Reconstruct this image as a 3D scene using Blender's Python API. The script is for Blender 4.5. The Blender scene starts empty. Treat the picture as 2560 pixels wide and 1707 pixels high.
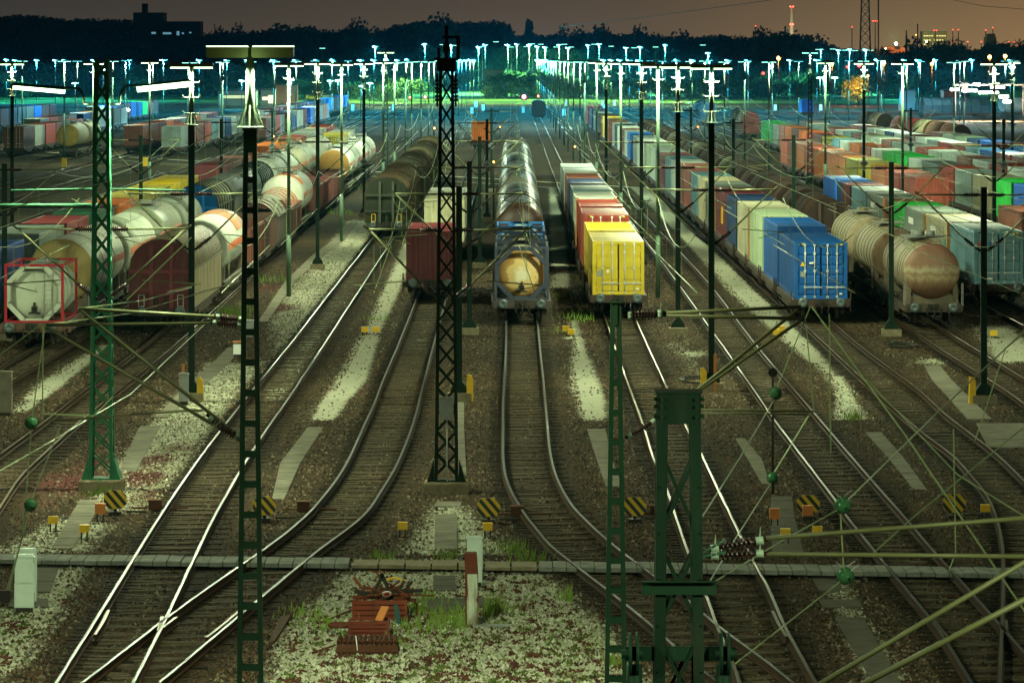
import bpy, math, random
import numpy as np
from mathutils import Vector, Matrix
random.seed(7)
R = math.radians
SC = bpy.context.scene
COL = SC.collection
# ---------------------------------------------------------------- camera model
F, H, YH = 11200.0, 12.3, 148.0          # focal length in photo pixels, eye height, horizon row
def gnd(x, y, z=0.0):                    # a photo point lying on the plane z -> metres
    Y = F * (H - z) / (y - YH)
    return Vector(((x - 1280) * Y / F, Y, z))
def at(x, y, Y):                         # a photo point at distance Y -> metres
    return Vector(((x - 1280) * Y / F, Y, H - (y - YH) * Y / F))
def D(x, y): return (x * 1.08844, y * 1.08844)
def atd(x, y, Y): return at(*D(x, y), Y)
def gd(x, y, z=0.0): return gnd(*D(x, y), z)

# ---------------------------------------------------------------- materials
def newmat(name):
    m = bpy.data.materials.new(name); m.use_nodes = True
    nt = m.node_tree; b = nt.nodes['Principled BSDF']
    return m, nt, b
def N(nt, t, **kw):
    n = nt.nodes.new(t)
    for k, v in kw.items():
        if k.startswith('i_'): n.inputs[int(k[2:])].default_value = v
        else: setattr(n, k, v)
    return n
def L(nt, a, b): nt.links.new(a, b)
def coords(nt, scale=(1, 1, 1), rnd=True):
    tc = N(nt, 'ShaderNodeTexCoord'); mp = N(nt, 'ShaderNodeMapping')
    mp.inputs['Scale'].default_value = scale
    if rnd:
        oi = N(nt, 'ShaderNodeObjectInfo')
        mu = N(nt, 'ShaderNodeMath', operation='MULTIPLY'); mu.inputs[1].default_value = 53.0
        L(nt, oi.outputs['Random'], mu.inputs[0])
        va = N(nt, 'ShaderNodeVectorMath', operation='ADD')
        L(nt, tc.outputs['Object'], va.inputs[0]); L(nt, mu.outputs[0], va.inputs[1])
        L(nt, va.outputs[0], mp.inputs['Vector'])
    else:
        L(nt, tc.outputs['Object'], mp.inputs['Vector'])
    return mp.outputs['Vector']
def noise(nt, vec, scale, detail=4, rough=0.6):
    n = N(nt, 'ShaderNodeTexNoise'); n.inputs['Scale'].default_value = scale
    n.inputs['Detail'].default_value = detail; n.inputs['Roughness'].default_value = rough
    L(nt, vec, n.inputs['Vector']); return n.outputs['Fac']
def ramp(nt, fac, stops):
    r = N(nt, 'ShaderNodeValToRGB'); e = r.color_ramp.elements
    while len(e) < len(stops): e.new(0.5)
    for i, (p, c) in enumerate(stops):
        e[i].position = p; e[i].color = (*c, 1) if len(c) == 3 else c
    L(nt, fac, r.inputs[0]); return r.outputs[0]
def mix(nt, fac, a, b, mode='MIX'):
    m = N(nt, 'ShaderNodeMix', data_type='RGBA', blend_type=mode)
    for s, v in ((m.inputs[0], fac), (m.inputs[6], a), (m.inputs[7], b)):
        if hasattr(v, 'node'): L(nt, v, s)
        elif isinstance(v, (int, float)): s.default_value = v
        else: s.default_value = (*v, 1)
    return m.outputs[2]
def mrange(nt, v, a, b, c=0.0, d=1.0):
    m = N(nt, 'ShaderNodeMapRange'); L(nt, v, m.inputs[0])
    for i, q in zip((1, 2, 3, 4), (a, b, c, d)): m.inputs[i].default_value = q
    return m.outputs[0]
def bump(nt, b, h, strength=0.3, dist=0.02):
    n = N(nt, 'ShaderNodeBump'); n.inputs['Strength'].default_value = strength; n.inputs['Distance'].default_value = dist
    L(nt, h, n.inputs['Height']); L(nt, n.outputs[0], b.inputs['Normal'])

def paint(name, rust=0.25, rough=0.5, rustcol=(0.10, 0.045, 0.022), metallic=0.0, streak=(1.5, 1.5, 0.35)):
    """painted steel taking its colour from the object, with fading, dirt and rust runs"""
    m, nt, b = newmat(name)
    oi = N(nt, 'ShaderNodeObjectInfo')
    v = coords(nt); vs = coords(nt, streak)
    f1 = mrange(nt, noise(nt, v, 0.7, 6), 0.25, 0.75, 0.66, 1.14)
    c = mix(nt, 1.0, oi.outputs['Color'], f1, 'MULTIPLY')
    f3 = mrange(nt, noise(nt, vs, 1.1, 5), 0.5, 0.8, 0.0, 0.22)
    c = mix(nt, f3, c, (0.09, 0.085, 0.06))
    f2 = mrange(nt, noise(nt, vs, 2.2, 8, 0.7), 0.66 - 0.3 * rust, 0.80 - 0.2 * rust, 0.0, min(1.0, 0.35 + rust))
    c = mix(nt, f2, c, rustcol)
    L(nt, c, b.inputs['Base Color']); b.inputs['Roughness'].default_value = rough
    b.inputs['Metallic'].default_value = metallic
    return m
M = {}
M['paint'] = paint('container_paint', 0.12, 0.5)
M['matt'] = paint('matt_wagon_paint', 0.25, 0.85, (0.05, 0.03, 0.02)); M['matt'].node_tree.nodes['Principled BSDF'].inputs['Specular IOR Level'].default_value = .15
M['worn'] = paint('worn_paint', 0.35, 0.55)
M['tank'] = paint('tank_paint', 0.36, 0.72, (0.16, 0.10, 0.05))
M['rusttank'] = paint('rusty_tank_paint', 0.6, 0.68, (0.13, 0.055, 0.03))
M['gloss'] = paint('oily_black_paint', 0.10, 0.38, (0.06, 0.04, 0.025))
M['frame'] = paint('wagon_frame_paint', 0.45, 0.7, (0.05, 0.03, 0.02))
M['mast'] = paint('mast_green_paint', 0.02, 0.6, (0.03, 0.03, 0.02))
M['mast'].node_tree.nodes['Principled BSDF'].inputs['Specular IOR Level'].default_value = 0.25
M['rust'] = paint('bare_rust', 0.5, 0.85, (0.10, 0.035, 0.02))
def plain(name, col, rough=0.6, metal=0.0, var=0.25, scale=3.0):
    m, nt, b = newmat(name)
    f = mrange(nt, noise(nt, coords(nt), scale, 5), 0.25, 0.75, 1 - var, 1 + var)
    L(nt, mix(nt, 1.0, col, f, 'MULTIPLY'), b.inputs['Base Color'])
    b.inputs['Roughness'].default_value = rough; b.inputs['Metallic'].default_value = metal
    return m
M['steel'] = plain('worn_steel', (0.32, 0.32, 0.30), 0.4, 0.7)
M['dullbar'] = plain('crossbar_steel', (.09, .11, .085), .6)
M['barmetal'] = plain('locking_bar_zinc', (.50, .53, .50), .5, 0, .15)
M['tealpaint'] = plain('teal_paint', (.02, .20, .20), .5)
M['bufsteel'] = plain('buffer_steel', (0.085, 0.11, 0.115), 0.4, 0.3)
M['galv'] = plain('galvanised_steel', (0.24, 0.26, 0.24), 0.5, 0.2)
M['wheel'] = plain('wheel_steel', (0.05, 0.042, 0.035), 0.6, 0.3)
M['dark'] = plain('dark_steel', (0.03, 0.028, 0.022), 0.7)
M['concrete'] = plain('concrete', (0.22, 0.19, 0.125), 0.9, 0, 0.35, 4)
M['slab'] = plain('trough_slab', (0.15, 0.14, 0.105), 0.9, 0, 0.35, 1.5)
M['slabdark'] = plain('dark_slab', (0.085, 0.08, 0.06), 0.9, 0, 0.3, 2)
M['wood'] = plain('weathered_plank', (0.19, 0.20, 0.175), 0.85, 0, 0.45, 2.5)
M['wire'] = plain('copper_wire', (0.17, 0.23, 0.10), 0.45, 0.3)
M['olivetube'] = plain('olive_tube', (.075, .08, .03), .5)
M['tubing'] = plain('cantilever_tube', (0.17, 0.19, 0.095), 0.42, 0.2)
M['insul'] = plain('brown_porcelain', (0.025, 0.011, 0.010), 0.2)
M['insulg'] = plain('green_porcelain', (0.028, 0.10, 0.04), 0.12)
M['white'] = plain('white_enamel', (0.72, 0.74, 0.70), 0.5, 0, 0.08)
M['cabinet'] = plain('cabinet_plastic', (0.55, 0.66, 0.58), 0.5, 0, 0.1)
M['yellow'] = plain('yellow_enamel', (0.75, 0.46, 0.02), 0.5, 0, 0.12)
M['orange'] = plain('orange_enamel', (0.55, 0.20, 0.06), 0.6, 0, 0.12)
M['black'] = plain('black_enamel', (0.015, 0.018, 0.015), 0.5)
M['red'] = plain('red_enamel', (0.6, 0.03, 0.025), 0.5, 0, 0.1)
M['sleeper'] = plain('sleeper_wood', (0.068, 0.053, 0.033), 0.9, 0, 0.5, 4)
M['sleeper_end'] = plain('oily_sleeper_end', (0.016, 0.012, 0.007), 0.9, 0, 0.5, 5); M['sleeper_b'] = plain('older_sleeper', (0.048, 0.038, 0.024), 0.9, 0, 0.5, 4)
M['rail_side'] = plain('rail_rust', (0.036, 0.020, 0.011), 0.75, 0.1, 0.3)
M['drygrass'] = plain('dry_grass', (.16, .17, .06), .9, 0, .4)
M['grass'] = plain('grass_blades', (0.15, 0.27, 0.035), 0.8, 0, 0.4, 1)
M['crown'] = plain('leaf_green', (0.055, 0.10, 0.035), 0.9, 0, 0.55, 0.35)
M['darkcrown'] = plain('pine_leaf', (0.05, 0.075, 0.045), 0.95, 0, 0.5, 0.3)
M['trunk'] = plain('bark', (0.09, 0.065, 0.04), 0.9)
M['hill'] = plain('wooded_soil', (0.03, 0.045, 0.03), 0.95, 0, 0.4, 0.1)
M['bldg'] = plain('plaster', (0.25, 0.25, 0.24), 0.8, 0, 0.2, 0.2)
M['brick'] = plain('brick', (0.28, 0.12, 0.08), 0.85, 0, 0.2, 0.5)
M['roofing'] = plain('roofing', (0.07, 0.07, 0.07), 0.8)
M['glass'] = plain('car_glass', (0.02, 0.025, 0.03), 0.08)
def railtop(name, col, rough):
    m, nt, b = newmat(name)
    f = mrange(nt, noise(nt, coords(nt, (1, 0.15, 1)), 1.5, 4), 0.3, 0.7, 0.8, 1.1)
    L(nt, mix(nt, 1.0, col, f, 'MULTIPLY'), b.inputs['Base Color'])
    b.inputs['Metallic'].default_value = 0.9; b.inputs['Roughness'].default_value = rough
    return m
M['rail_top'] = railtop('polished_rail', (0.072, 0.075, 0.073), 0.48)
M['rail_rusty'] = railtop('dull_rail', (0.085, 0.06, 0.036), 0.5)
def emit(name, col, s):
    m, nt, b = newmat(name)
    b.inputs['Base Color'].default_value = (0.8, 0.8, 0.8, 1)
    b.inputs['Emission Color'].default_value = (*col, 1); b.inputs['Emission Strength'].default_value = s
    m.cycles.emission_sampling = 'NONE'
    return m
M['tube'] = emit('fluorescent_tube', (0.66, 1.0, 0.55), 7)
M['tube_rimglow'] = emit('lamp_rim_light', (0.72, 1.0, 0.55), 4)
M['tubefar'] = emit('mercury_lamp', (0.30, 1.0, 0.80), 4)
M['tubeblue'] = emit('distant_lamp', (0.10, 0.80, 0.90), 3.2)
M['tubeorange'] = emit('sodium_lamp', (1.0, 0.30, 0.04), 12)
M['tubewhite'] = emit('flood_lamp', (1.0, 0.86, 0.68), 22)
M['sigred'] = emit('red_signal', (1.0, 0.04, 0.03), 14)
M['sigred2'] = emit('red_beacon', (1.0, 0.06, 0.03), 4)
M['window'] = emit('lit_window', (0.85, 0.9, 0.35), 0.7)
M['windowb'] = emit('lit_window_blue', (0.25, 0.65, 0.85), 0.4)
M['door'] = emit('lit_doorway', (1.0, 0.8, 0.5), 1.3)

M['insulcap'] = plain('insulator_cap', (.22, .30, .22), .4)
M['navyenamel'] = plain('navy_enamel', (.012, .03, .05), .4)
M['headmetal'] = plain('lamp_housing', (.10, .10, .05), .45, .3)
M['darkpost'] = plain('dark_post_paint', (.03, .07, .055), .6)
M['palepost'] = plain('pale_pole_paint', (.075, .10, .08), .6)
M['moss'] = plain('red_moss', (.10, .036, .024), .95, 0, .5)
M['bldgdark'] = plain('dark_facade', (.05, .065, .065), .8, 0, .2, .2)
M['bluepaint'] = plain('sticker_blue', (.02, .12, .45), .5)
M['plantwall'] = plain('plant_cladding', (.18, .17, .10), .8, 0, .3, .3)
M['plantlamp'] = emit('plant_lights', (.80, .72, .22), .75)
# hazard stripes, planar diagonal bands
m, nt, b = newmat('hazard_stripes')
tc = N(nt, 'ShaderNodeTexCoord'); sx = N(nt, 'ShaderNodeSeparateXYZ'); L(nt, tc.outputs['Object'], sx.inputs[0])
ad = N(nt, 'ShaderNodeMath', operation='ADD'); L(nt, sx.outputs[0], ad.inputs[0])
ml = N(nt, 'ShaderNodeMath', operation='MULTIPLY'); L(nt, sx.outputs[2], ml.inputs[0]); ml.inputs[1].default_value = 0.85
L(nt, ml.outputs[0], ad.inputs[1])
md = N(nt, 'ShaderNodeMath', operation='PINGPONG'); ad2 = N(nt, 'ShaderNodeMath', operation='ADD'); ad2.inputs[1].default_value = 9.99
L(nt, ad.outputs[0], ad2.inputs[0]); L(nt, ad2.outputs[0], md.inputs[0]); md.inputs[1].default_value = 0.15
gt = N(nt, 'ShaderNodeMath', operation='GREATER_THAN'); L(nt, md.outputs[0], gt.inputs[0]); gt.inputs[1].default_value = 0.075
L(nt, mix(nt, gt.outputs[0], (0.02, 0.03, 0.02), (0.62, 0.42, 0.03)), b.inputs['Base Color']); b.inputs['Roughness'].default_value = 0.45
M['hazard'] = m

# tank end: brown-rusted disc with a pale washed band
m, nt, b = newmat('rusted_tank_end')
tc = N(nt, 'ShaderNodeTexCoord'); sx = N(nt, 'ShaderNodeSeparateXYZ'); L(nt, tc.outputs['Object'], sx.inputs[0])
vn = coords(nt, (3, 3, 0.5), False)
nz = noise(nt, vn, 2.2, 6, 0.65)
zz = N(nt, 'ShaderNodeMath', operation='MULTIPLY_ADD'); L(nt, nz, zz.inputs[0]); zz.inputs[1].default_value = 0.55; L(nt, sx.outputs[2], zz.inputs[2])
col = ramp(nt, mrange(nt, zz.outputs[0], 1.9, 4.3), [(0.05, (0.10, 0.05, 0.03)), (0.20, (0.20, 0.12, 0.07)), (0.31, (0.34, 0.27, 0.16)), (0.37, (0.24, 0.15, 0.09)),
                                             (0.44, (0.37, 0.32, 0.20)), (0.54, (0.22, 0.12, 0.075)), (0.9, (0.18, 0.085, 0.06))])
L(nt, mix(nt, mrange(nt, noise(nt, coords(nt, (2.2, 2.2, 1.1), False), 1.8, 7, .65), .50, .66, 0, .6), col, (0.15, 0.075, 0.045)), b.inputs['Base Color']); b.inputs['Roughness'].default_value = 0.5
M['rustend'] = m

m, nt, b = newmat('blotched_yellow_end')  # lighter yellow blotch around the middle, ragged by noise
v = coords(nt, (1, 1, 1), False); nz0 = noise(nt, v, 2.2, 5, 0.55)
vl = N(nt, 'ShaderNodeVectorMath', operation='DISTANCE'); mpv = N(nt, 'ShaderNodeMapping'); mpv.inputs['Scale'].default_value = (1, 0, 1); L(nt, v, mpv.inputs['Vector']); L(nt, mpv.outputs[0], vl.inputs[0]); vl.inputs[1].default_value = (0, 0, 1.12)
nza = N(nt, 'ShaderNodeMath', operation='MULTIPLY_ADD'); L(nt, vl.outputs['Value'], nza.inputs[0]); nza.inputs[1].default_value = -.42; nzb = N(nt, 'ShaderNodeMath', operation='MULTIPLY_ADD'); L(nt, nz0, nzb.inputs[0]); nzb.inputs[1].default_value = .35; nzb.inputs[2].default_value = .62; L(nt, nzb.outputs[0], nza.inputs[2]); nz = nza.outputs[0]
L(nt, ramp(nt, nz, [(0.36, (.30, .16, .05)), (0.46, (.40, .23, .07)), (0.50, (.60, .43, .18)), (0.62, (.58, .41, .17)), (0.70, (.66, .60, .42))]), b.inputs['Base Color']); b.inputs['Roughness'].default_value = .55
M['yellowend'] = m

# ballast and gravel ground: masks say where the pale gravel, moss and weeds lie
def N_attr(nt, name):
    return N(nt, 'ShaderNodeAttribute', attribute_name=name).outputs['Fac']
def ground_material():
    m, nt, b = newmat('ballast_ground')
    at_ = N(nt, 'ShaderNodeAttribute', attribute_name='mask')
    sp = N(nt, 'ShaderNodeSeparateColor'); L(nt, at_.outputs['Color'], sp.inputs[0])
    v = coords(nt, (1, 1, 1), False)
    n_f = noise(nt, v, 13.0, 4, 0.8); n_m = noise(nt, v, 2.3, 5, 0.65); n_l = noise(nt, v, 0.22, 4, 0.6)
    vo = N(nt, 'ShaderNodeTexVoronoi'); vo.inputs['Scale'].default_value = 14.0; L(nt, v, vo.inputs['Vector'])
    stone = mrange(nt, vo.outputs['Distance'], 0.0, 0.7, 1.25, 0.45)
    vc = N(nt, 'ShaderNodeSeparateColor'); L(nt, vo.outputs['Color'], vc.inputs[0])
    br = mrange(nt, vc.outputs[0], 0, 1, 0.45, 1.75)
    base = ramp(nt, n_m, [(0.3, (0.019, 0.015, 0.009)), (0.5, (0.044, 0.033, 0.018)), (0.72, (0.090, 0.070, 0.041))])
    base = mix(nt, mrange(nt, n_l, 0.4, 0.62), base, (0.066, 0.042, 0.022))
    base = mix(nt, mrange(nt, n_f, 0.52, 0.72, 0, .55), base, (0.085, 0.07, 0.045)); base = mix(nt, 1.0, base, stone, 'MULTIPLY'); base = mix(nt, 1.0, base, br, 'MULTIPLY')
    pale = ramp(nt, n_f, [(0.30, (0.11, 0.11, 0.065)), (0.47, (0.30, 0.31, 0.22)), (0.66, (0.50, 0.51, 0.39))])
    pale = mix(nt, 0.6, pale, br, 'MULTIPLY')
    spots = mrange(nt, noise(nt, v, 1.5, 4, 0.7), 0.60, 0.68)
    pale = mix(nt, spots, pale, mix(nt, n_f, (0.05, 0.028, 0.018), (0.16, 0.075, 0.05)))
    green = mrange(nt, noise(nt, v, 1.1, 5, 0.75), 0.60, 0.70, 0, 0.6)
    pale = mix(nt, green, pale, (0.12, 0.17, 0.05))
    def thr(ch, w, soft):                   # ragged edge of a masked patch
        a = N(nt, 'ShaderNodeMath', operation='MULTIPLY_ADD'); L(nt, n_m, a.inputs[0]); a.inputs[1].default_value = w; 
        s = N(nt, 'ShaderNodeMath', operation='MULTIPLY_ADD'); L(nt, n_f, s.inputs[0]); s.inputs[1].default_value = w; L(nt, ch, s.inputs[2])
        L(nt, s.outputs[0], a.inputs[2])
        return mrange(nt, a.outputs[0], 0.5 + w - soft, 0.5 + w + soft)
    c = mix(nt, thr(sp.outputs[0], 0.9, 0.05), base, pale)
    moss = mix(nt, n_f, (0.045, 0.013, 0.013), (0.10, 0.038, 0.03))
    c = mix(nt, thr(sp.outputs[1], 1.7, 0.07), c, moss)
    c = mix(nt, thr(sp.outputs[2], 1.5, 0.09), c, mix(nt, n_m, (0.20, 0.20, 0.14), (0.42, 0.42, 0.32)))
    st = mrange(nt, N_attr(nt, 'stain'), 0.15, 0.85, 0, .78)
    c = mix(nt, st, c, mix(nt, n_f, (0.010, 0.007, 0.004), (0.045, 0.028, 0.014)))
    L(nt, c, b.inputs['Base Color']); b.inputs['Roughness'].default_value = 0.95
    bump(nt, b, vo.outputs['Distance'], 0.55, 0.05)
    return m
M['ground'] = ground_material()

# ---------------------------------------------------------------- mesh builder
class MB:
    def __init__(s): s.v = []; s.f = []; s.m = []; s.s = []
    def face(s, pts, m=0, smooth=False):
        i = len(s.v); s.v += [tuple(p) for p in pts]; s.f.append(tuple(range(i, i + len(pts)))); s.m.append(m); s.s.append(smooth)
    def box(s, x0, x1, y0, y1, z0, z1, m=0):
        i = len(s.v)
        s.v += [(x0, y0, z0), (x1, y0, z0), (x1, y1, z0), (x0, y1, z0), (x0, y0, z1), (x1, y0, z1), (x1, y1, z1), (x0, y1, z1)]
        for q in ((0, 3, 2, 1), (4, 5, 6, 7), (0, 1, 5, 4), (1, 2, 6, 5), (2, 3, 7, 6), (3, 0, 4, 7)):
            s.f.append(tuple(i + k for k in q)); s.m.append(m); s.s.append(False)
    def tube(s, p, q, r, n=6, m=0, r2=None, cap=True):
        p, q = Vector(p), Vector(q); d = q - p
        if d.length < 1e-6: return
        d.normalize(); a = Vector((0, 0, 1)) if abs(d.z) < 0.9 else Vector((1, 0, 0))
        u = d.cross(a).normalized(); w = d.cross(u)
        r2 = r if r2 is None else r2; i = len(s.v)
        for k in range(n):
            t = 2 * math.pi * (k + 0.5) / n; o = u * math.cos(t) + w * math.sin(t)
            s.v.append(tuple(p + o * r)); s.v.append(tuple(q + o * r2))
        for k in range(n):
            a0 = i + 2 * k; b0 = i + 2 * ((k + 1) % n)
            s.f.append((a0, b0, b0 + 1, a0 + 1)); s.m.append(m); s.s.append(n > 5)
        if cap:
            s.f.append(tuple(i + 2 * k for k in range(n))[::-1]); s.m.append(m); s.s.append(False)
            s.f.append(tuple(i + 2 * k + 1 for k in range(n))); s.m.append(m); s.s.append(False)
    def bar(s, p, q, w, t, m=0):            # flat bar
        p, q = Vector(p), Vector(q); d = (q - p).normalized(); y = Vector((0, 1, 0))
        n_ = d.cross(y).normalized() * (w / 2); y = y * (t / 2); i = len(s.v)
        for c in (p, q):
            for a in (n_ + y, n_ - y, -n_ - y, -n_ + y): s.v.append(tuple(c + a))
        for k in range(4):
            s.f.append((i + k, i + (k + 1) % 4, i + 4 + (k + 1) % 4, i + 4 + k)); s.m.append(m); s.s.append(False)
        s.f.append((i + 3, i + 2, i + 1, i)); s.f.append((i + 4, i + 5, i + 6, i + 7)); s.m += [m, m]; s.s += [False, False]
    def path(s, pts, r, n=5, m=0):
        for a, b_ in zip(pts[:-1], pts[1:]): s.tube(a, b_, r, n, m, cap=True)
    def rev(s, prof, cx, cz, n=24, m=0, a0=0.0, a1=2 * math.pi):     # profile (y, r) turned about the y axis
        full = abs(a1 - a0 - 2 * math.pi) < 1e-6; k = n if full else n + 1; i = len(s.v)
        for (y, r) in prof:
            for j in range(k):
                t = a0 + (a1 - a0) * j / n
                s.v.append((cx + r * math.sin(t), y, cz + r * math.cos(t)))
        for a in range(len(prof) - 1):
            for j in range(n):
                p0 = i + a * k + j; p1 = i + a * k + (j + 1) % k
                s.f.append((p0, p1, p1 + k, p0 + k)); s.m.append(m); s.s.append(True)
    def prism(s, prof, y0, y1, m=0, caps=True, smooth=False):       # outline (x, z) pushed along y
        i = len(s.v); n = len(prof)
        s.v += [(x, y0, z) for x, z in prof] + [(x, y1, z) for x, z in prof]
        for k in range(n):
            j = (k + 1) % n
            s.f.append((i + k, i + j, i + n + j, i + n + k)); s.m.append(m); s.s.append(smooth)
        if caps:
            s.f.append(tuple(i + k for k in range(n))[::-1]); s.f.append(tuple(i + n + k for k in range(n)))
            s.m += [m, m]; s.s += [False, False]
    def sphere(s, c, r, n=12, m=0, sq=1.0):
        c = Vector(c); i = len(s.v); k = n // 2
        for a in range(k + 1):
            t = math.pi * a / k
            for j in range(n):
                p = 2 * math.pi * j / n
                s.v.append((c.x + r * math.sin(t) * math.cos(p), c.y + r * math.sin(t) * math.sin(p), c.z + sq * r * math.cos(t)))
        for a in range(k):
            for j in range(n):
                s.f.append((i + a * n + j, i + (a + 1) * n + j, i + (a + 1) * n + (j + 1) % n, i + a * n + (j + 1) % n)); s.m.append(m); s.s.append(True)
    def mesh(s, name, mats):
        me = bpy.data.meshes.new(name); me.from_pydata(s.v, [], s.f)
        for q in mats: me.materials.append(M[q] if isinstance(q, str) else q)
        me.polygons.foreach_set('material_index', s.m); me.polygons.foreach_set('use_smooth', s.s)
        me.update(); return me
CACHE = {}
def shared(key, fn, mats):
    if key not in CACHE:
        mb = MB(); fn(mb); CACHE[key] = mb.mesh(str(key[0]), mats)
    return CACHE[key]
def ob(name, me, parent=None, loc=None, color=None, rotz=0.0):
    o = bpy.data.objects.new(name, me); COL.objects.link(o)
    if parent: o.parent = parent
    if loc is not None: o.location = loc
    if rotz: o.rotation_euler = (0, 0, rotz)
    o.color = (*(color or (.10, .05, .032)), 1)
    return o
def make(name, fn, mats, parent=None, loc=None, color=None, rotz=0.0):
    mb = MB(); fn(mb); return ob(name, mb.mesh(name, mats), parent, loc, color, rotz)
LABELS = {}
def tag(o, label, cat, group=None, kind=None):
    o['label'] = label; o['category'] = cat
    if group: o['group'] = group
    if kind: o['kind'] = kind
    LABELS.setdefault(label, []).append(group)
    return o
def thing(name, label, cat, loc=(0, 0, 0), group=None, rotz=0.0):
    o = ob(name, None, None, loc, None, rotz); o.empty_display_size = 0.2
    return tag(o, label, cat, group)
def struct(name, fn, mats, loc=None):
    o = make(name, fn, mats, None, loc); o['kind'] = 'structure'; return o
ORD = ('zeroth first second third fourth fifth sixth seventh eighth ninth tenth eleventh twelfth thirteenth fourteenth fifteenth sixteenth '
       'seventeenth eighteenth nineteenth twentieth').split()
TENS = {2: 'twenty', 3: 'thirty', 4: 'forty'}
def nth(i):
    if i <= 20: return ORD[i]
    t, u = divmod(i, 10)
    return TENS[t] + '-' + ORD[u] if u else TENS[t].replace('ty', 'tieth')

# ---------------------------------------------------------------- tracks (rails traced on the ground)
def spline(pts, step=1.2):
    pts = [Vector(p) for p in pts]; out = []
    for i in range(len(pts) - 1):
        p0 = pts[max(i - 1, 0)]; p1 = pts[i]; p2 = pts[i + 1]; p3 = pts[min(i + 2, len(pts) - 1)]
        d = (p2 - p1).length; n = max(1, min(60, int(d / step)))
        m1 = (p2 - p0) * (d / max(1e-6, (p2 - p0).length)); m2 = (p3 - p1) * (d / max(1e-6, (p3 - p1).length))
        for k in range(n):
            t = k / n; t2 = t * t; t3 = t2 * t
            out.append(p1 * (2*t3 - 3*t2 + 1) + m1 * (t3 - 2*t2 + t) + p2 * (-2*t3 + 3*t2) + m2 * (t3 - t2))
    out.append(pts[-1]); return out
RZ = 0.16
PROF = [(-0.036, RZ), (0.036, RZ), (0.036, RZ - 0.035), (0.012, RZ - 0.05), (0.012, 0.03), (0.07, 0.015), (0.07, 0.0), (-0.07, 0.0), (-0.07, 0.015), (-0.012, 0.03), (-0.012, RZ - 0.05), (-0.036, RZ - 0.035)]
def rail_mesh(pts, top):
    def fn(mb):
        n = len(PROF); i0 = len(mb.v)
        for i, p in enumerate(pts):
            t = (pts[min(i + 1, len(pts) - 1)] - pts[max(i - 1, 0)]); t.z = 0; t.normalize(); nx = Vector((t.y, -t.x, 0))
            for (a, z) in PROF: mb.v.append((p.x + nx.x * a, p.y + nx.y * a, z + 0.05))
        for i in range(len(pts) - 1):
            for k in range(n):
                j = (k + 1) % n; a = i0 + i * n
                mb.f.append((a + k, a + j, a + n + j, a + n + k)); mb.m.append(0 if k == 0 else 1); mb.s.append(False)
        mb.f.append(tuple(i0 + k for k in range(n))); mb.m.append(1); mb.s.append(False)
    return fn, [top, 'rail_side']
def G(*pp):                              # rails are traced by their heads, 0.21 m up
    return [Vector((p.x, p.y, 0)) for p in (gnd(x, y, RZ + .05) for x, y in pp)]
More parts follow.
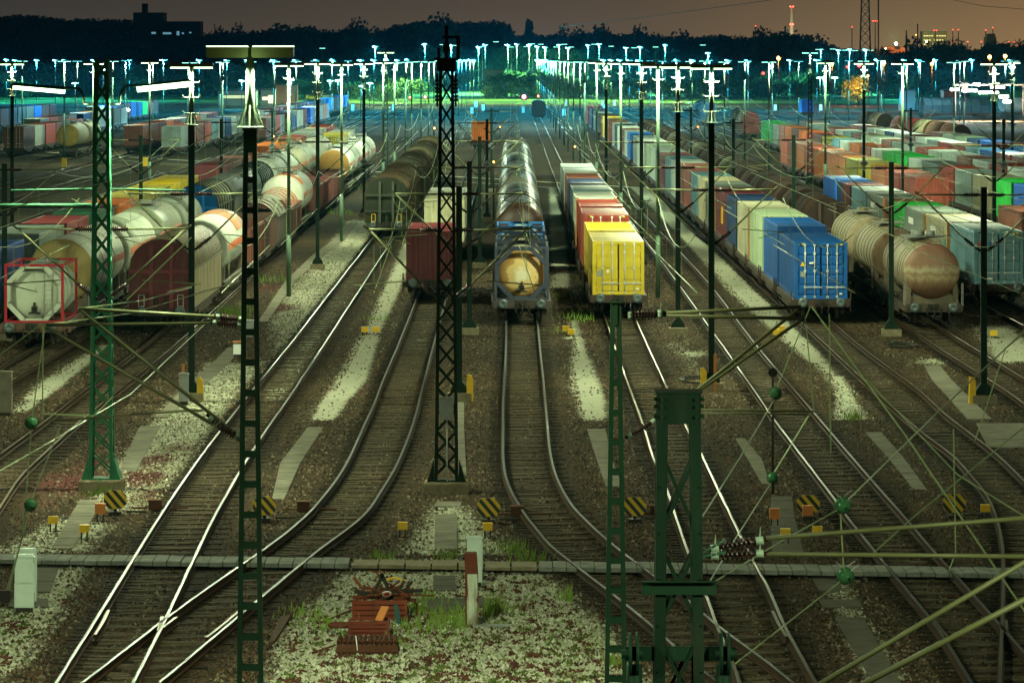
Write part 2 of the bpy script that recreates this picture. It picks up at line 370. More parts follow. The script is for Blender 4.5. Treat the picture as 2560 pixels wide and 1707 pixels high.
# each track: left rail, right rail (photo points, near to far), straight position, far end, top material, label
TRK = [
 dict(X=-20.3, l=[(-120, 1010), (0, 917), (96, 860)], r=[(-100, 1055), (29, 950), (178, 860)], end=620, top='rail_rusty', label='railway track under the white tank wagons at the left'),
 dict(X=-15.7, l=[(-60, 1180), (0, 1134), (112, 1052), (225, 964), (362, 860)], r=[(-60, 1345), (0, 1266), (50, 1192), (112, 1131), (200, 1052), (296, 975), (439, 860)], end=700, top='rail_rusty', label='curving railway track in front of the dark red covered wagon'),
 dict(X=-8.5, l=[(140, 1707), (274, 1492), (408, 1277), (500, 1143), (609, 1002), (725, 860), (928, 600)], r=[(332, 1707), (406, 1562), (473, 1420), (543, 1277), (640, 1112), (730, 982), (810, 860), (985, 594)], end=1230, top='rail_top', label='shiny railway track running up to the dark covered wagons'),
 dict(X=-4.1, l=[(140, 1748), (203, 1707), (310, 1625), (406, 1551), (505, 1479), (603, 1411), (690, 1350), (763, 1290), (811, 1237), (851, 1183), (880, 1130), (903, 1079), (935, 1009), (961, 942), (996, 860)],
      r=[(330, 1757), (395, 1707), (520, 1603), (667, 1480), (790, 1379), (906, 1290), (955, 1223), (994, 1156), (1032, 1060), (1058, 960), (1084, 860)], end=1230, top='rail_top', label='curving railway track in front of the dark red box container'),
 dict(X=0.45, l=[(1800, 1707), (1730, 1653), (1625, 1559), (1513, 1469), (1440, 1413), (1376, 1362), (1336, 1315), (1316, 1290), (1297, 1260), (1279, 1228), (1265, 1192), (1258.5, 1154), (1256.8, 1122), (1257.2, 1080), (1258, 1000), (1265, 860)],
      r=[(1985, 1707), (1920, 1655), (1790, 1559), (1702, 1485), (1628, 1433), (1521, 1351), (1455, 1290), (1430, 1262), (1410, 1230), (1390, 1188), (1380, 1154), (1374, 1122), (1370.5, 1090), (1362, 992), (1349, 860)], end=1230, top='rail_top', label='curving railway track below the yellow-ended tank container'),
 dict(X=5.1, l=[(1850, 1707), (1828, 1647), (1793, 1565), (1768, 1494), (1719, 1376), (1689, 1290), (1664, 1216), (1636, 1153), (1606, 1057), (1562, 937), (1538, 870), (1513, 795)],
      r=[(2041, 1707), (1964, 1568), (1920, 1469), (1878, 1392), (1828, 1290), (1793, 1219), (1754, 1137), (1719, 1074), (1672, 978), (1617, 860), (1588, 795)], end=1230, top='rail_rusty', label='rusty railway track in front of the yellow container'),
 dict(X=9.6, l=[(2430, 1707), (2370, 1609), (2331, 1551), (2211, 1406), (2117, 1290), (2084, 1244), (1986, 1115), (1934, 1046), (1885, 975), (1812, 871), (1793, 845), (1689, 700)],
      r=[(2640, 1715), (2560, 1628), (2504, 1565), (2413, 1463), (2331, 1373), (2260, 1290), (2180, 1200), (2038, 1035), (1920, 898), (1883, 853), (1765, 700)], end=1230, top='rail_top', label='empty railway track between the yellow and blue container trains'),
 dict(X=14.1, l=[(2499, 1707), (2507, 1510), (2508, 1414), (2504, 1351), (2490, 1290), (2466, 1236), (2422, 1181), (2381, 1137), (2304, 1079), (2205, 992), (2079, 874), (2019, 819)],
      r=[(2668, 1480), (2655, 1330), (2620, 1262), (2560, 1200), (2485, 1129), (2364, 1035), (2298, 975), (2145, 860), (2101, 822)], end=1230, top='rail_rusty', label='railway track curving in front of the blue container'),
 dict(X=18.8, l=[(2640, 1065), (2560, 1008), (2523, 981), (2425, 918), (2329, 857)], r=[(2660, 1005), (2560, 945), (2482, 898), (2414, 857)], end=1000, top='rail_rusty', label='railway track in front of the rusty tank wagon'),
]
RAILPTS = []
for k, X in ((99, 24.0), (99, 29.5), (99, 35.7), (99, 40.5), (99, 45.5), (99, 50.5), (99, 56), (99, -24.7), (99, -29.6), (99, -36), (99, -43), (99, -48.7), (99, -55), (99, -62), (99, -75), (99, -88)):
    z0 = 165 if abs(X) < 37 else 300
    TRK.append(dict(X=X, l=None, z0=z0, end=1230, top='rail_top' if X > 30 else 'rail_rusty',
                    label='straight railway track %s metres to the %s, under the %s' % (round(abs(X)), 'right' if X > 0 else 'left', 'container trains')))
names_far = {24.0: 'railway track below the grey-blue container at the right', 29.5: 'railway track below the brown containers at the right edge', 35.7: 'railway track below the bright green container',
             40.5: 'first railway track behind the bright green container', 45.5: 'second railway track behind the bright green container', 50.5: 'third railway track behind the bright green container',
             56: 'railway track below the brown hood wagons', -24.7: 'railway track under the blue and orange containers at left', -29.6: 'empty railway track left of the blue container',
             -36: 'empty railway track left of the tall green mast', -43: 'railway track below the grey-green container at far left', -48.7: 'railway track below the row of far red containers',
             -55: 'railway track under the far yellow-ended tank wagon', -62: 'railway track under the farthest left red container', -75: 'farther railway track at the left edge', -88: 'farthest railway track at the left edge'}
for t in TRK:
    X = t['X']
    if t['l']:
        lp, rp = G(*t['l']), G(*t['r'])
        for pp in (lp, rp): pp.insert(0, pp[0] + (pp[0] - pp[1]).normalized() * 14)
        # settle onto the straight alignment
        for z in (330, 420, 600, t['end']):
            if z > max(lp[-1].y, rp[-1].y) + 40:
                lp.append(Vector((X - 0.7525, z, 0))); rp.append(Vector((X + 0.7525, z, 0)))
        t['lp'], t['rp'] = spline(lp), spline(rp)
    else:
        t['label'] = names_far[X]
        t['lp'] = [Vector((X - 0.7525, z, 0)) for z in (t['z0'], 400, t['end'])]; t['rp'] = [Vector((X + 0.7525, z, 0)) for z in (t['z0'], 400, t['end'])]
    root = thing('railway_track', t['label'], 'railway track', (0, 0, 0), 'tracks of the marshalling yard')
    for pp in (t['lp'], t['rp']):
        fn, mats = rail_mesh(pp, t['top']); make('rail', fn, mats, root)
    # sleepers
    if t['l']:
        la = np.array([(p.x, p.y) for p in t['lp']]); ra = np.array([(p.x, p.y) for p in t['rp']])
        def walk(a):
            s = np.concatenate([[0], np.cumsum(np.hypot(*np.diff(a, axis=0).T))]); return s
        sl, sr = walk(la), walk(ra)
        Lt = min(sl[-1], 330.0); n = int(Lt / 0.62)
        def fn(mb):
            for k in range(n):
                s = (k + 0.5) * 0.62
                p = np.array([np.interp(s, sl, la[:, 0]), np.interp(s, sl, la[:, 1])])
                # nearest on the right rail
                j = np.argmin(np.hypot(ra[:, 0] - p[0], ra[:, 1] - p[1])); q = ra[j]
                if np.hypot(*(q - p)) > 2.6: continue
                q = p + (q - p) * (1.505 / max(0.5, np.hypot(*(q - p))))
                d = (q - p) / 1.505
                d = d * 0.75 + np.array([1.0, 0]) * 0.25 if s > 1e9 else d
                c = (p + q) / 2; tt = np.array([-d[1], d[0]])
                hl = 1.14 + random.uniform(-0.05, 0.10); w = 0.13; i = len(mb.v); z1 = 0.026 + random.uniform(-0.014, 0.012)
                mt = random.choice((0, 0, 2))
                for (xa, xb, mm, zt) in ((-hl, -.52, 1, z1 * .6), (-.52, .52, mt, z1), (.52, hl, 1, z1 * .6)):
                    i = len(mb.v)
                    for zz_ in (0.0, zt):
                        for a, b_ in ((xa, -w), (xb, -w), (xb, w), (xa, w)):
                            e = c + d * a + tt * b_; mb.v.append((e[0], e[1], zz_))
                    for q_ in ((4, 5, 6, 7), (0, 1, 5, 4), (1, 2, 6, 5), (2, 3, 7, 6), (3, 0, 4, 7)):
                        mb.f.append(tuple(i + k_ for k_ in q_)); mb.m.append(mm); mb.s.append(False)
        o = make('sleepers', fn, ['sleeper', 'sleeper_end', 'sleeper_b'], root); o['kind'] = 'stuff'
# guard rails and wing rails of the two crossings at the left and right
def grail(name, pts, label):
    fn, mats = rail_mesh(spline(G(*pts)), 'rail_rusty'); tag(make(name, fn, mats), label, 'guard rail', 'guard rails at the crossings')
grail('guard_rail', [(238, 1585), (262, 1545), (272, 1523)], 'short rusty guard rail inside the left rail of the shiny track')
grail('guard_rail', [(516, 1592), (560, 1558), (598, 1525)], 'short rusty guard rail beside the crossing near the ladder mast')
grail('guard_rail', [(395, 1575), (402, 1556), (405, 1540)], 'stub of wing rail at the left crossing')
grail('guard_rail', [(408, 1567), (425, 1553), (441, 1541)], 'second stub of wing rail right of the left crossing')
grail('guard_rail', [(1966, 1590), (1945, 1556), (1931, 1526)], 'rusty guard rail beside the right rail of the rusty track')
grail('guard_rail', [(2372, 1593), (2352, 1570), (2333, 1545)], 'rusty guard rail beside the empty track at lower right')
grail('guard_rail', [(2514, 1578), (2516, 1560), (2514, 1548)], 'short guard rail at the right-hand crossing')

# ---------------------------------------------------------------- ground
GRID = {}; SLABS = []
def build_ground():
    xs = np.arange(-56, 56.01, 0.3); ys = np.concatenate([np.arange(50, 260, 0.45), np.arange(260, 430, 1.0)])
    Xg, Yg = np.meshgrid(xs, ys); P = np.stack([Xg.ravel(), Yg.ravel()], 1)
    R_ = np.zeros(len(P)); G_ = np.zeros(len(P)); B_ = np.zeros(len(P))
    def strip(pts, arr, amp=1.0, feather=0.6, ground=True):      # pts: (xl, xr, y) photo rows
        a = [(gnd(xl, y), gnd(xr, y)) for xl, xr, y in pts]
        a.sort(key=lambda q: q[0].y)
        yy = [q[0].y for q in a]; l = np.interp(P[:, 1], yy, [q[0].x for q in a]); r = np.interp(P[:, 1], yy, [q[1].x for q in a])
        d = np.minimum(P[:, 0] - l, r - P[:, 0])
        d = np.minimum(d, (P[:, 1] - yy[0]) * 0.3); d = np.minimum(d, (yy[-1] - P[:, 1]) * 0.3)
        val = amp * np.clip(0.5 + d / feather, 0, 1)
        np.maximum(arr, val, out=arr)
    def blob(x, y, rx, ry, arr, amp):
        c = gnd(x, y); d = np.sqrt(((P[:, 0] - c.x) / rx) ** 2 + ((P[:, 1] - c.y) / ry) ** 2)
        np.maximum(arr, amp * np.clip(1.15 - d, 0, 1), out=arr)
    def poly(pts, arr, amp, feather=0.9):
        q = [gnd(*p) for p in pts]; n = len(q); ins = np.zeros(len(P), bool); dist = np.full(len(P), 1e9)
        for i in range(n):
            a, b = q[i], q[(i + 1) % n]
            c = ((a.y > P[:, 1]) != (b.y > P[:, 1])) & (P[:, 0] < (b.x - a.x) * (P[:, 1] - a.y) / (b.y - a.y + 1e-12) + a.x); ins ^= c
            ab = np.array([b.x - a.x, b.y - a.y]); ap = P - np.array([a.x, a.y])
            t = np.clip(ap @ ab / (ab @ ab + 1e-12), 0, 1); dd = np.hypot(*(ap - t[:, None] * ab).T); dist = np.minimum(dist, dd)
        sd = np.where(ins, dist, -dist); np.maximum(arr, amp * np.clip(0.5 + sd / feather, 0, 1), out=arr)
    # fine pale sand strips between the tracks (blue mask)
    strip([(777, 835, 1050), (793, 859, 1013), (840, 915, 950), (887, 942, 860), (925, 962, 800), (947, 990, 745), (975, 1010, 690), (1000, 1032, 630), (1030, 1055, 570)], B_)
    strip([(1455, 1512, 1050), (1445, 1515, 1017), (1428, 1503, 970), (1427, 1480, 916), (1430, 1465, 882), (1436, 1458, 850), (1418, 1440, 800)], B_)
    strip([(1375, 1425, 720), (1375, 1420, 640), (1376, 1412, 560), (1372, 1404, 470), (1366, 1392, 430), (1340, 1368, 380)], B_, 0.85)
    strip([(2075, 2112, 960), (2060, 2085, 935), (1990, 2050, 880), (1900, 1985, 800), (1826, 1890, 731), (1718, 1774, 608), (1603, 1645, 493), (1545, 1580, 440)], B_)
    strip([(2490, 2580, 905), (2465, 2570, 860), (2440, 2520, 815)], B_, 1.0, 1.5)
    strip([(28, 64, 1030), (95, 160, 960), (190, 232, 898), (245, 275, 862)], B_)
    # coarse pale gravel (red mask)
    strip([(2080, 2175, 1050), (2085, 2140, 1000), (2070, 2110, 940)], R_, 0.8)
    strip([(620, 735, 1010), (660, 800, 900), (650, 850, 800), (720, 900, 700), (800, 930, 620), (850, 950, 550)], R_, 0.52, 1.5)
    strip([(185, 380, 1290), (220, 470, 1200), (300, 540, 1100), (400, 610, 1000), (500, 690, 900)], R_, 0.55, 1.5)
    poly([(-80, 1560), (-80, 1720), (40, 1670), (75, 1620), (148, 1524), (160, 1490), (222, 1406), (150, 1400), (100, 1480)], R_, 1.0)
    poly([(-60, 1385), (230, 1385), (300, 1310), (120, 1290), (60, 1330)], R_, 0.6)
    poly([(881, 1403), (805, 1483), (728, 1551), (690, 1600), (655, 1720), (1600, 1720), (1584, 1690), (1554, 1633), (1508, 1573), (1445, 1518), (1390, 1463), (1343, 1415), (1200, 1400), (1050, 1398)], R_, 0.95, 1.0)
    poly([(960, 1390), (1040, 1300), (1060, 1262), (1180, 1262), (1240, 1330), (1330, 1390)], R_, 0.62, 1.2)
    poly([(2020, 1420), (2060, 1500), (2150, 1707), (2270, 1707), (2190, 1580), (2140, 1480), (2110, 1430)], R_, 0.62, 0.7)
    poly([(1640, 860), (1700, 930), (1790, 1010), (1760, 900), (1720, 850)], R_, 0.45, 1.2)
    for x, y, s, a in ((1730, 885, 1.2, .7), (2330, 905, 1.5, .6), (2520, 1090, 1.2, .55), (1060, 850, .9, .45), (1420, 845, .5, .8), (2490, 845, 1.2, .5)): blob(x, y, s, s * 3, R_, a)
    # red moss beside the left mast and path (green mask)
    for x, y, s, a in ((170, 1205, 1.5, .9), (340, 1195, 1.3, .9), (390, 1150, 1.0, .8), (370, 1235, 1.0, .6), (215, 1160, .9, .75), (440, 1120, .9, .6), (300, 1110, .8, .5), (330, 1255, .8, .5),
                       (700, 770, 1.3, .75), (660, 720, 1.4, .8), (745, 680, 1.1, .7), (690, 640, 1.2, .6), (150, 975, .5, .7), (600, 800, 1, .5), (120, 1260, .9, .5)): blob(x, y, s, s * 4, G_, a)
    verts = np.stack([Xg.ravel(), Yg.ravel(), np.zeros(len(P))], 1)
    nx, ny = len(xs), len(ys); idx = np.arange(nx * ny).reshape(ny, nx)
    faces = np.stack([idx[:-1, :-1], idx[:-1, 1:], idx[1:, 1:], idx[1:, :-1]], -1).reshape(-1, 4)
    # fold the outer land into the same sheet: big quads around the fine grid
    x0, x1, y0, y1 = xs[0], xs[-1], ys[0], ys[-1]; W0, W1, V0, V1 = -2500, 2500, -200, 6000
    n0 = len(verts)
    ext = np.array([(W0, V0, 0), (W1, V0, 0), (W1, V1, 0), (W0, V1, 0)]); co = np.concatenate([verts, ext])
    a, b, c, d = idx[0, 0], idx[0, -1], idx[-1, -1], idx[-1, 0]
    fl = [tuple(int(q) for q in f) for f in faces] + [tuple(int(q) for q in [n0, n0 + 1] + list(idx[0, ::-1])), tuple(int(q) for q in [n0 + 1, n0 + 2] + list(idx[::-1, -1])),
          tuple(int(q) for q in [n0 + 2, n0 + 3] + list(idx[-1, :])), tuple(int(q) for q in [n0 + 3, n0] + list(idx[:, 0]))]
    me = bpy.data.meshes.new('ground'); me.from_pydata([tuple(q) for q in co], [], fl)
    stn = np.zeros(len(co), np.float32); Pi = np.stack([Xg.ravel(), Yg.ravel()], 1)
    for t in TRK:                                            # iron and oil stain along every rail
        for pp in (t['lp'], t['rp']):
            q = np.array([(p.x, p.y) for p in pp]); q = q[np.argsort(q[:, 1])]
            if q[0, 1] > 430: continue
            sl = np.gradient(q[:, 0], q[:, 1] + np.arange(len(q)) * 1e-6); xx = np.interp(Pi[:, 1], q[:, 1], q[:, 0]); ss = np.interp(Pi[:, 1], q[:, 1], sl)
            d = np.abs(Pi[:, 0] - xx) / np.sqrt(1 + np.minimum(ss, 3) ** 2); ok = (Pi[:, 1] >= q[0, 1] - 1) & (Pi[:, 1] <= q[-1, 1])
            val = np.where(ok, np.clip(1.0 - d / .75, 0, 1), 0); stn[:len(Pi)] = np.maximum(stn[:len(Pi)], val)
    a2 = me.attributes.new('stain', 'FLOAT', 'POINT'); a2.data.foreach_set('value', stn)
    GRID.update(x0=xs[0], nx=nx, ys=ys, R=R_.reshape(ny, nx), G=G_.reshape(ny, nx), B=B_.reshape(ny, nx), S=stn[:nx * ny].reshape(ny, nx))
    at_ = me.attributes.new('mask', 'FLOAT_COLOR', 'POINT')
    col = np.zeros((len(co), 4), np.float32); col[:len(P), 0] = R_; col[:len(P), 1] = G_; col[:len(P), 2] = B_; col[:, 3] = 1
    at_.data.foreach_set('color', col.ravel()); me.materials.append(M['ground']); me.update()
    o = ob('ground', me); o['kind'] = 'structure'
build_ground()
def gs(mb): mb.face([(-600, 1235, .02), (600, 1235, .02), (600, 1760, .02), (-600, 1760, .02)])
M['lawn'] = plain('lawn', (0.09, 0.16, 0.03), 0.95, 0, 0.35, 0.08)
struct('grass_strip', gs, ['lawn'])

# cable trough paths of concrete slabs: photo rows (xl, xr, y)
def slabs(name, rows, mat='slab', z=0.035, seg=1.0):
    a = sorted([(gnd(xl, y), gnd(xr, y)) for xl, xr, y in rows], key=lambda q: q[0].y)
    yy = [q[0].y for q in a]; xl = [q[0].x for q in a]; xr = [q[1].x for q in a]; SLABS.append((yy, xl, xr))
    def fn(mb):
        y = yy[0]
        while y < yy[-1] - 0.2:
            y2 = min(y + seg, yy[-1]); e = 0.012
            l0, l1 = np.interp([y + e, y2 - e], yy, xl); r0, r1 = np.interp([y + e, y2 - e], yy, xr); zt = z + random.uniform(-.008, .008)
            mb.face([(l0, y + e, zt), (r0, y + e, zt), (r1, y2 - e, zt), (l1, y2 - e, zt)])
            mb.face([(l0, y + e, 0), (r0, y + e, 0), (r0, y + e, zt), (l0, y + e, zt)])
            mb.face([(l1, y2 - e, 0), (l0, y + e, 0), (l0, y + e, zt), (l1, y2 - e, zt)])
            mb.face([(r0, y + e, 0), (r1, y2 - e, 0), (r1, y2 - e, zt), (r0, y + e, zt)])
            y = y2
    struct(name, fn, [mat])
slabs('path_of_slabs', [(680, 711, 1250), (700, 750, 1160), (769, 807, 1070)])
slabs('path_of_slabs', [(1515, 1556, 1218), (1492, 1530, 1150), (1467, 1513, 1073)])
slabs('path_of_slabs', [(2283, 2317, 1225), (2225, 2262, 1150), (2163, 2203, 1082)])
slabs('path_of_slabs', [(1905, 1925, 1212), (1870, 1905, 1150), (1838, 1862, 1098)])
slabs('path_of_slabs', [(645, 668, 805), (712, 737, 705), (784, 812, 636), (835, 862, 600), (880, 897, 551)])
slabs('path_of_slabs', [(298, 340, 1180), (345, 395, 1075), (352, 402, 1066)], seg=0.9)
slabs('path_of_slabs', [(390, 420, 1045), (445, 485, 985), (535, 575, 905), (570, 600, 870)])
slabs('path_of_slabs', [(128, 182, 1374), (175, 235, 1292), (200, 248, 1252)], seg=0.8)
slabs('path_of_slabs', [(86, 125, 1482), (60, 150, 1412)], 'slabdark')
slabs('path_of_slabs', [(20, 122, 1520), (30, 120, 1500)], 'slabdark')
slabs('path_of_slabs', [(1086, 1143, 1376), (1087, 1142, 1286)], seg=0.8)
slabs('path_of_slabs', [(1083, 1140, 1478), (1083, 1138, 1441)], 'slabdark')
slabs('path_of_slabs', [(1065, 1180, 1530), (1070, 1250, 1497)], 'slabdark')
slabs('path_of_slabs', [(1145, 1166, 1190), (1142, 1160, 1066), (1140, 1160, 990)])
slabs('path_of_slabs', [(1084, 1150, 1268), (1090, 1155, 1256)])
slabs('path_of_slabs', [(2050, 2110, 1479), (2021, 2080, 1432)], 'slabdark', seg=3)
slabs('path_of_slabs', [(2057, 2156, 1520), (2048, 2146, 1501)], 'slabdark', seg=3)
slabs('path_of_slabs', [(2190, 2260, 1720), (2150, 2220, 1660), (2088, 2160, 1545)], 'slabdark', seg=9)
slabs('path_of_slabs', [(1930, 2010, 1385), (1925, 1985, 1290), (1928, 1980, 1242)], 'slabdark', seg=1.2)
slabs('path_of_slabs', [(2420, 2480, 1050), (2330, 2378, 950), (2310, 2350, 915)])
slabs('path_of_slabs', [(2470, 2560, 1120), (2440, 2560, 1060)], 'slab', seg=3)
# ---------------------------------------------------------------- boardwalk across the tracks
def boardwalk():
    zt = 0.185
    def edge(xp): return gnd(xp, 1382 + (xp / 2560) * 36, zt)        # far edge row
    def part(x0, x1, mat, w, pl, name, label, z=zt):
        a, b = edge(x0), edge(x1)
        def fn(mb):
            n = max(1, int((b.x - a.x) / pl)); d = (b - a) / n
            for i in range(n):
                p = a + d * (i + 0.03); q = a + d * (i + 0.97); zz_ = z + random.uniform(-.012, .012); sk = Vector((random.uniform(-.03, .03), 0, 0))
                yn = -w + random.uniform(-.04, .04)
                c = [p + Vector((0, yn, 0)), q + Vector((0, yn, 0)), q, p]
                top = [(v.x, v.y, zz_) for v in c]; bot = [(v.x, v.y, 0.08) for v in c]
                mb.face(top); mb.face([bot[0], bot[1], top[1], top[0]], 0); mb.face([bot[1], bot[2], top[2], top[1]]); mb.face([bot[3], bot[0], top[0], top[3]])
            mb.box(a.x, b.x, a.y - w + 0.06, a.y - w + 0.16, 0.0, 0.07, 1); mb.box(a.x, b.x, a.y - 0.2, a.y - 0.1, 0.0, 0.07, 1)
        tag(make(name, fn, [mat, 'dark']), label, 'walkway', 'crossing walkway sections')
    part(-120, 876, 'wood', 1.35, 0.33, 'plank_walkway', 'plank walkway of grey boards crossing the left tracks')
    part(884, 1343, 'concrete', 1.25, 0.62, 'slab_walkway', 'walkway of pale concrete slabs behind the scrap heap', 0.16)
    part(1346, 2680, 'wood', 1.35, 0.33, 'plank_walkway', 'plank walkway of dark boards crossing the right tracks')
boardwalk()

# ---------------------------------------------------------------- rolling stock
C = dict(yellow=(.68, .50, .03), blue=(.002, .088, .33), brightblue=(.012, .13, .55), navy=(.012, .035, .10), red=(.28, .04, .025), maroon=(.16, .03, .036), brown=(.18, .065, .045),
         orange=(.55, .13, .02), white=(.44, .47, .41), cream=(.42, .41, .27), grey=(.19, .235, .21), teal=(.08, .17, .19), green=(.012, .36, .045), palegreen=(.38, .48, .30), bluegrey=(.12, .25, .30),
         tan=(.32, .29, .18), olive=(.38, .33, .06), pink=(.36, .085, .06), darkgreen=(.015, .09, .045), darkblue=(.003, .042, .15), darkgrey=(.07, .085, .08), salmon=(.44, .15, .065), black=(.02, .02, .018))
NAMEC = dict(yellow='yellow', blue='deep blue', brightblue='bright blue', navy='navy blue', red='brick red', maroon='maroon', brown='red-brown', orange='orange', white='white', cream='cream',
             grey='grey', teal='dark teal', green='bright green', palegreen='pale green', bluegrey='blue-grey', tan='tan', olive='olive yellow', pink='faded pink', darkgreen='dark green',
             darkblue='dark blue', darkgrey='dark grey', salmon='salmon orange', black='black')
def wheel(mb, x, y, r=0.46, m=0):
    i = len(mb.v); n = 14
    for xx, rr in ((x - .065, r), (x + .065, r)):
        for j in range(n):
            t = 2 * math.pi * j / n; mb.v.append((xx, y + rr * math.cos(t), 0.21 + .46 + rr * math.sin(t)))
    for j in range(n):
        k = (j + 1) % n; mb.f.append((i + j, i + k, i + n + k, i + n + j)); mb.m.append(m); mb.s.append(True)
    mb.f.append(tuple(i + j for j in range(n))[::-1]); mb.f.append(tuple(i + n + j for j in range(n))); mb.m += [m, m]; mb.s += [False, False]
def wheelset_fn(mb):
    for s in (-1, 1): wheel(mb, s * .78, 0)
    mb.tube((-.9, 0, .67), (.9, 0, .67), .08, 8)
def bogie_fn(mb):
    for s in (-1, 1):
        mb.box(s * 1.0 - .06, s * 1.0 + .06, -1.25, 1.25, .62, .86)
        for y in (-.9, .9): mb.box(s * 1.03 - .1, s * 1.03 + .1, y - .17, y + .17, .48, .84); mb.tube((s * 1.1, y, .67), (s * 1.16, y, .67), .12, 8)
        mb.box(s * 1.0 - .1, s * 1.0 + .1, -.35, .35, .55, .95)
    mb.box(-1.0, 1.0, -.15, .15, .6, .92)
def buffer_fn(mb):
    mb.tube((0, 0, 0), (0, -.42, 0), .085, 10); mb.tube((0, 0, 0), (0, -.16, 0), .14, 10)
    mb.rev([(-.42, 0.0), (-.46, .12), (-.45, .22), (-.42, .23), (-.42, 0)], 0, 0, 14)
def hook_fn(mb):
    mb.box(-.07, .07, -.3, 0, 1.0, 1.1); mb.path([(0, -.3, 1.05), (.02, -.36, .9), (0, -.33, .62), (-.03, -.22, .5)], .04, 6)
    for x in (-.32, .36): mb.path([(x, -.02, .95), (x, -.22, .85), (x * .8, -.26, .62), (x * .7, -.1, .5)], .025, 5)
    mb.box(-.25, .25, -.06, 0, .9, 1.18)
def deck_fn(Lw, flat=True):
    def fn(mb):
        for s in (-1, 1):
            mb.box(s * 1.27 - .08, s * 1.27 + .08, 0, Lw, .86, 1.14)
            mb.prism([(s * 1.27 - .03, .86), (s * 1.27 + .03, .86), (s * 1.27 + .03, .62), (s * 1.27 - .03, .62)], Lw * .28, Lw * .72)
        mb.box(-1.3, 1.3, -.02, .22, .80, 1.16); mb.box(-1.3, 1.3, Lw - .22, Lw + .02, .80, 1.16)
        y = .9
        while y < Lw - .5: mb.box(-1.19, 1.19, y, y + .14, .9, 1.1); y += 1.1
        mb.box(-.28, .28, .22, Lw - .22, .82, 1.08)
        if flat:
            mb.box(-1.19, 1.19, .25, 1.5, 1.1, 1.14)
            for s in (-1, 1):
                for y in (.35, Lw - .35): mb.box(s * 1.38 - .03, s * 1.38 + .03, y - .03, y + .03, .55, 1.5)
                y = 2.2
                while y < Lw - 2: mb.bar((s * 1.35, y, .72), (s * 1.36, y + .5, .72), .14, .05); y += 2.3
    return fn
def underframe(root, Lw, near, color=(.055, .04, .032), flat=True):
    key = ('frame', round(Lw, 2), flat, near)
    if near:
        ob('frame', shared(key, deck_fn(Lw, flat), ['frame']), root, None, color)
        for y in (1.9, Lw - 1.9):
            bg = ob('bogie', shared(('bogie',), bogie_fn, ['frame']), root, (0, y, 0), (.06, .05, .042))
            for dy in (-.9, .9): ob('wheelset', shared(('wheelset',), wheelset_fn, ['wheel']), bg, (0, dy, 0))
        for s in (-1, 1): ob('buffer', shared(('buffer',), buffer_fn, ['bufsteel']), root, (s * .875, -.02, 1.03))
        ob('coupling', shared(('coupling',), hook_fn, ['dark']), root, (0, -.02, 0))
    else:
        def fn(mb):
            deck_fn(Lw, False)(mb)
            for y in (1.9, Lw - 1.9):
                mb.box(-1.05, 1.05, y - 1.2, y + 1.2, .55, .86)
                for dy in (-.9, .9):
                    for s in (-1, 1): wheel(mb, s * .78, y + dy)
        ob('frame', shared(key, fn, ['frame']), root, None, color)
def cont_fn(Lc, h, end):
    def fn(mb):
        w = 1.22; a = .036
        for s in (-1, 1):
            mb.box(s * (w - .05) - .05, s * (w - .05) + .05, .16, Lc - .16, 0, .15); mb.box(s * (w - .04) - .04, s * (w - .04) + .04, .16, Lc - .16, h - .1, h)
            for y in (0, Lc - .16): mb.box(s * (w - .08) - .08, s * (w - .08) + .08, y, y + .16, 0, h)
            prof = []; y = .16
            while y < Lc - .44:
                prof += [(y, 0), (y + .07, 0), (y + .105, a), (y + .175, a), (y + .21, 0)]; y += .28
            prof.append((Lc - .16, 0))
            for (ya, xa), (yb, xb) in zip(prof[:-1], prof[1:]):
                if yb - ya < 1e-4: continue
                p = [(s * (w - .012 - xa), ya, .15), (s * (w - .012 - xb), yb, .15), (s * (w - .012 - xb), yb, h - .1), (s * (w - .012 - xa), ya, h - .1)]
                mb.face(p if s > 0 else p[::-1])
        y = .16; k = 0
        while y < Lc - .2:                                   # roof with shallow pressed ribs
            y2 = min(y + .3, Lc - .16)
            mb.face([(-w + .08, y, h - .03), (w - .08, y, h - .03), (w - .08, y2 - .12, h - .03), (-w + .08, y2 - .12, h - .03)])
            mb.face([(-w + .08, y2 - .12, h - .03), (w - .08, y2 - .12, h - .03), (w - .08, y2 - .06, h - .012), (-w + .08, y2 - .06, h - .012)])
            mb.face([(-w + .08, y2 - .06, h - .012), (w - .08, y2 - .06, h - .012), (w - .08, y2, h - .03), (-w + .08, y2, h - .03)])
            y = y2
        mb.box(-w + .16, w - .16, 0, .16, h - .14, h - .005); mb.box(-w + .16, w - .16, 0, .16, 0, .15)
        mb.box(-w + .16, w - .16, Lc - .1, Lc - .02, 0, h - .005)
        mb.face([(-w, .1, .02), (w, .1, .02), (w, Lc - .1, .02), (-w, Lc - .1, .02)])
        if end == 'corr':
            x = -w + .16; st = (2 * w - .32) / 9
            for i in range(9):
                for (xa, ya), (xb, yb) in (((0, .02), (.4, .02)), ((.4, .02), (.5, .075)), ((.5, .075), (.9, .075)), ((.9, .075), (1, .02))):
                    mb.face([(x + xa * st, ya, .15), (x + xb * st, yb, .15), (x + xb * st, yb, h - .14), (x + xa * st, ya, h - .14)])
                x += st
        elif end == 'flatdoor':                              # far containers: doors as simple recessed leaves
            for s in (-1, 1):
                mb.box(min(s * .02, s * 1.05), max(s * .02, s * 1.05), .03, .08, .15, h - .14)
                for xx in (.33, .78): mb.tube((s * xx, .0, .1), (s * xx, .0, h - .08), .022, 5)
    return fn
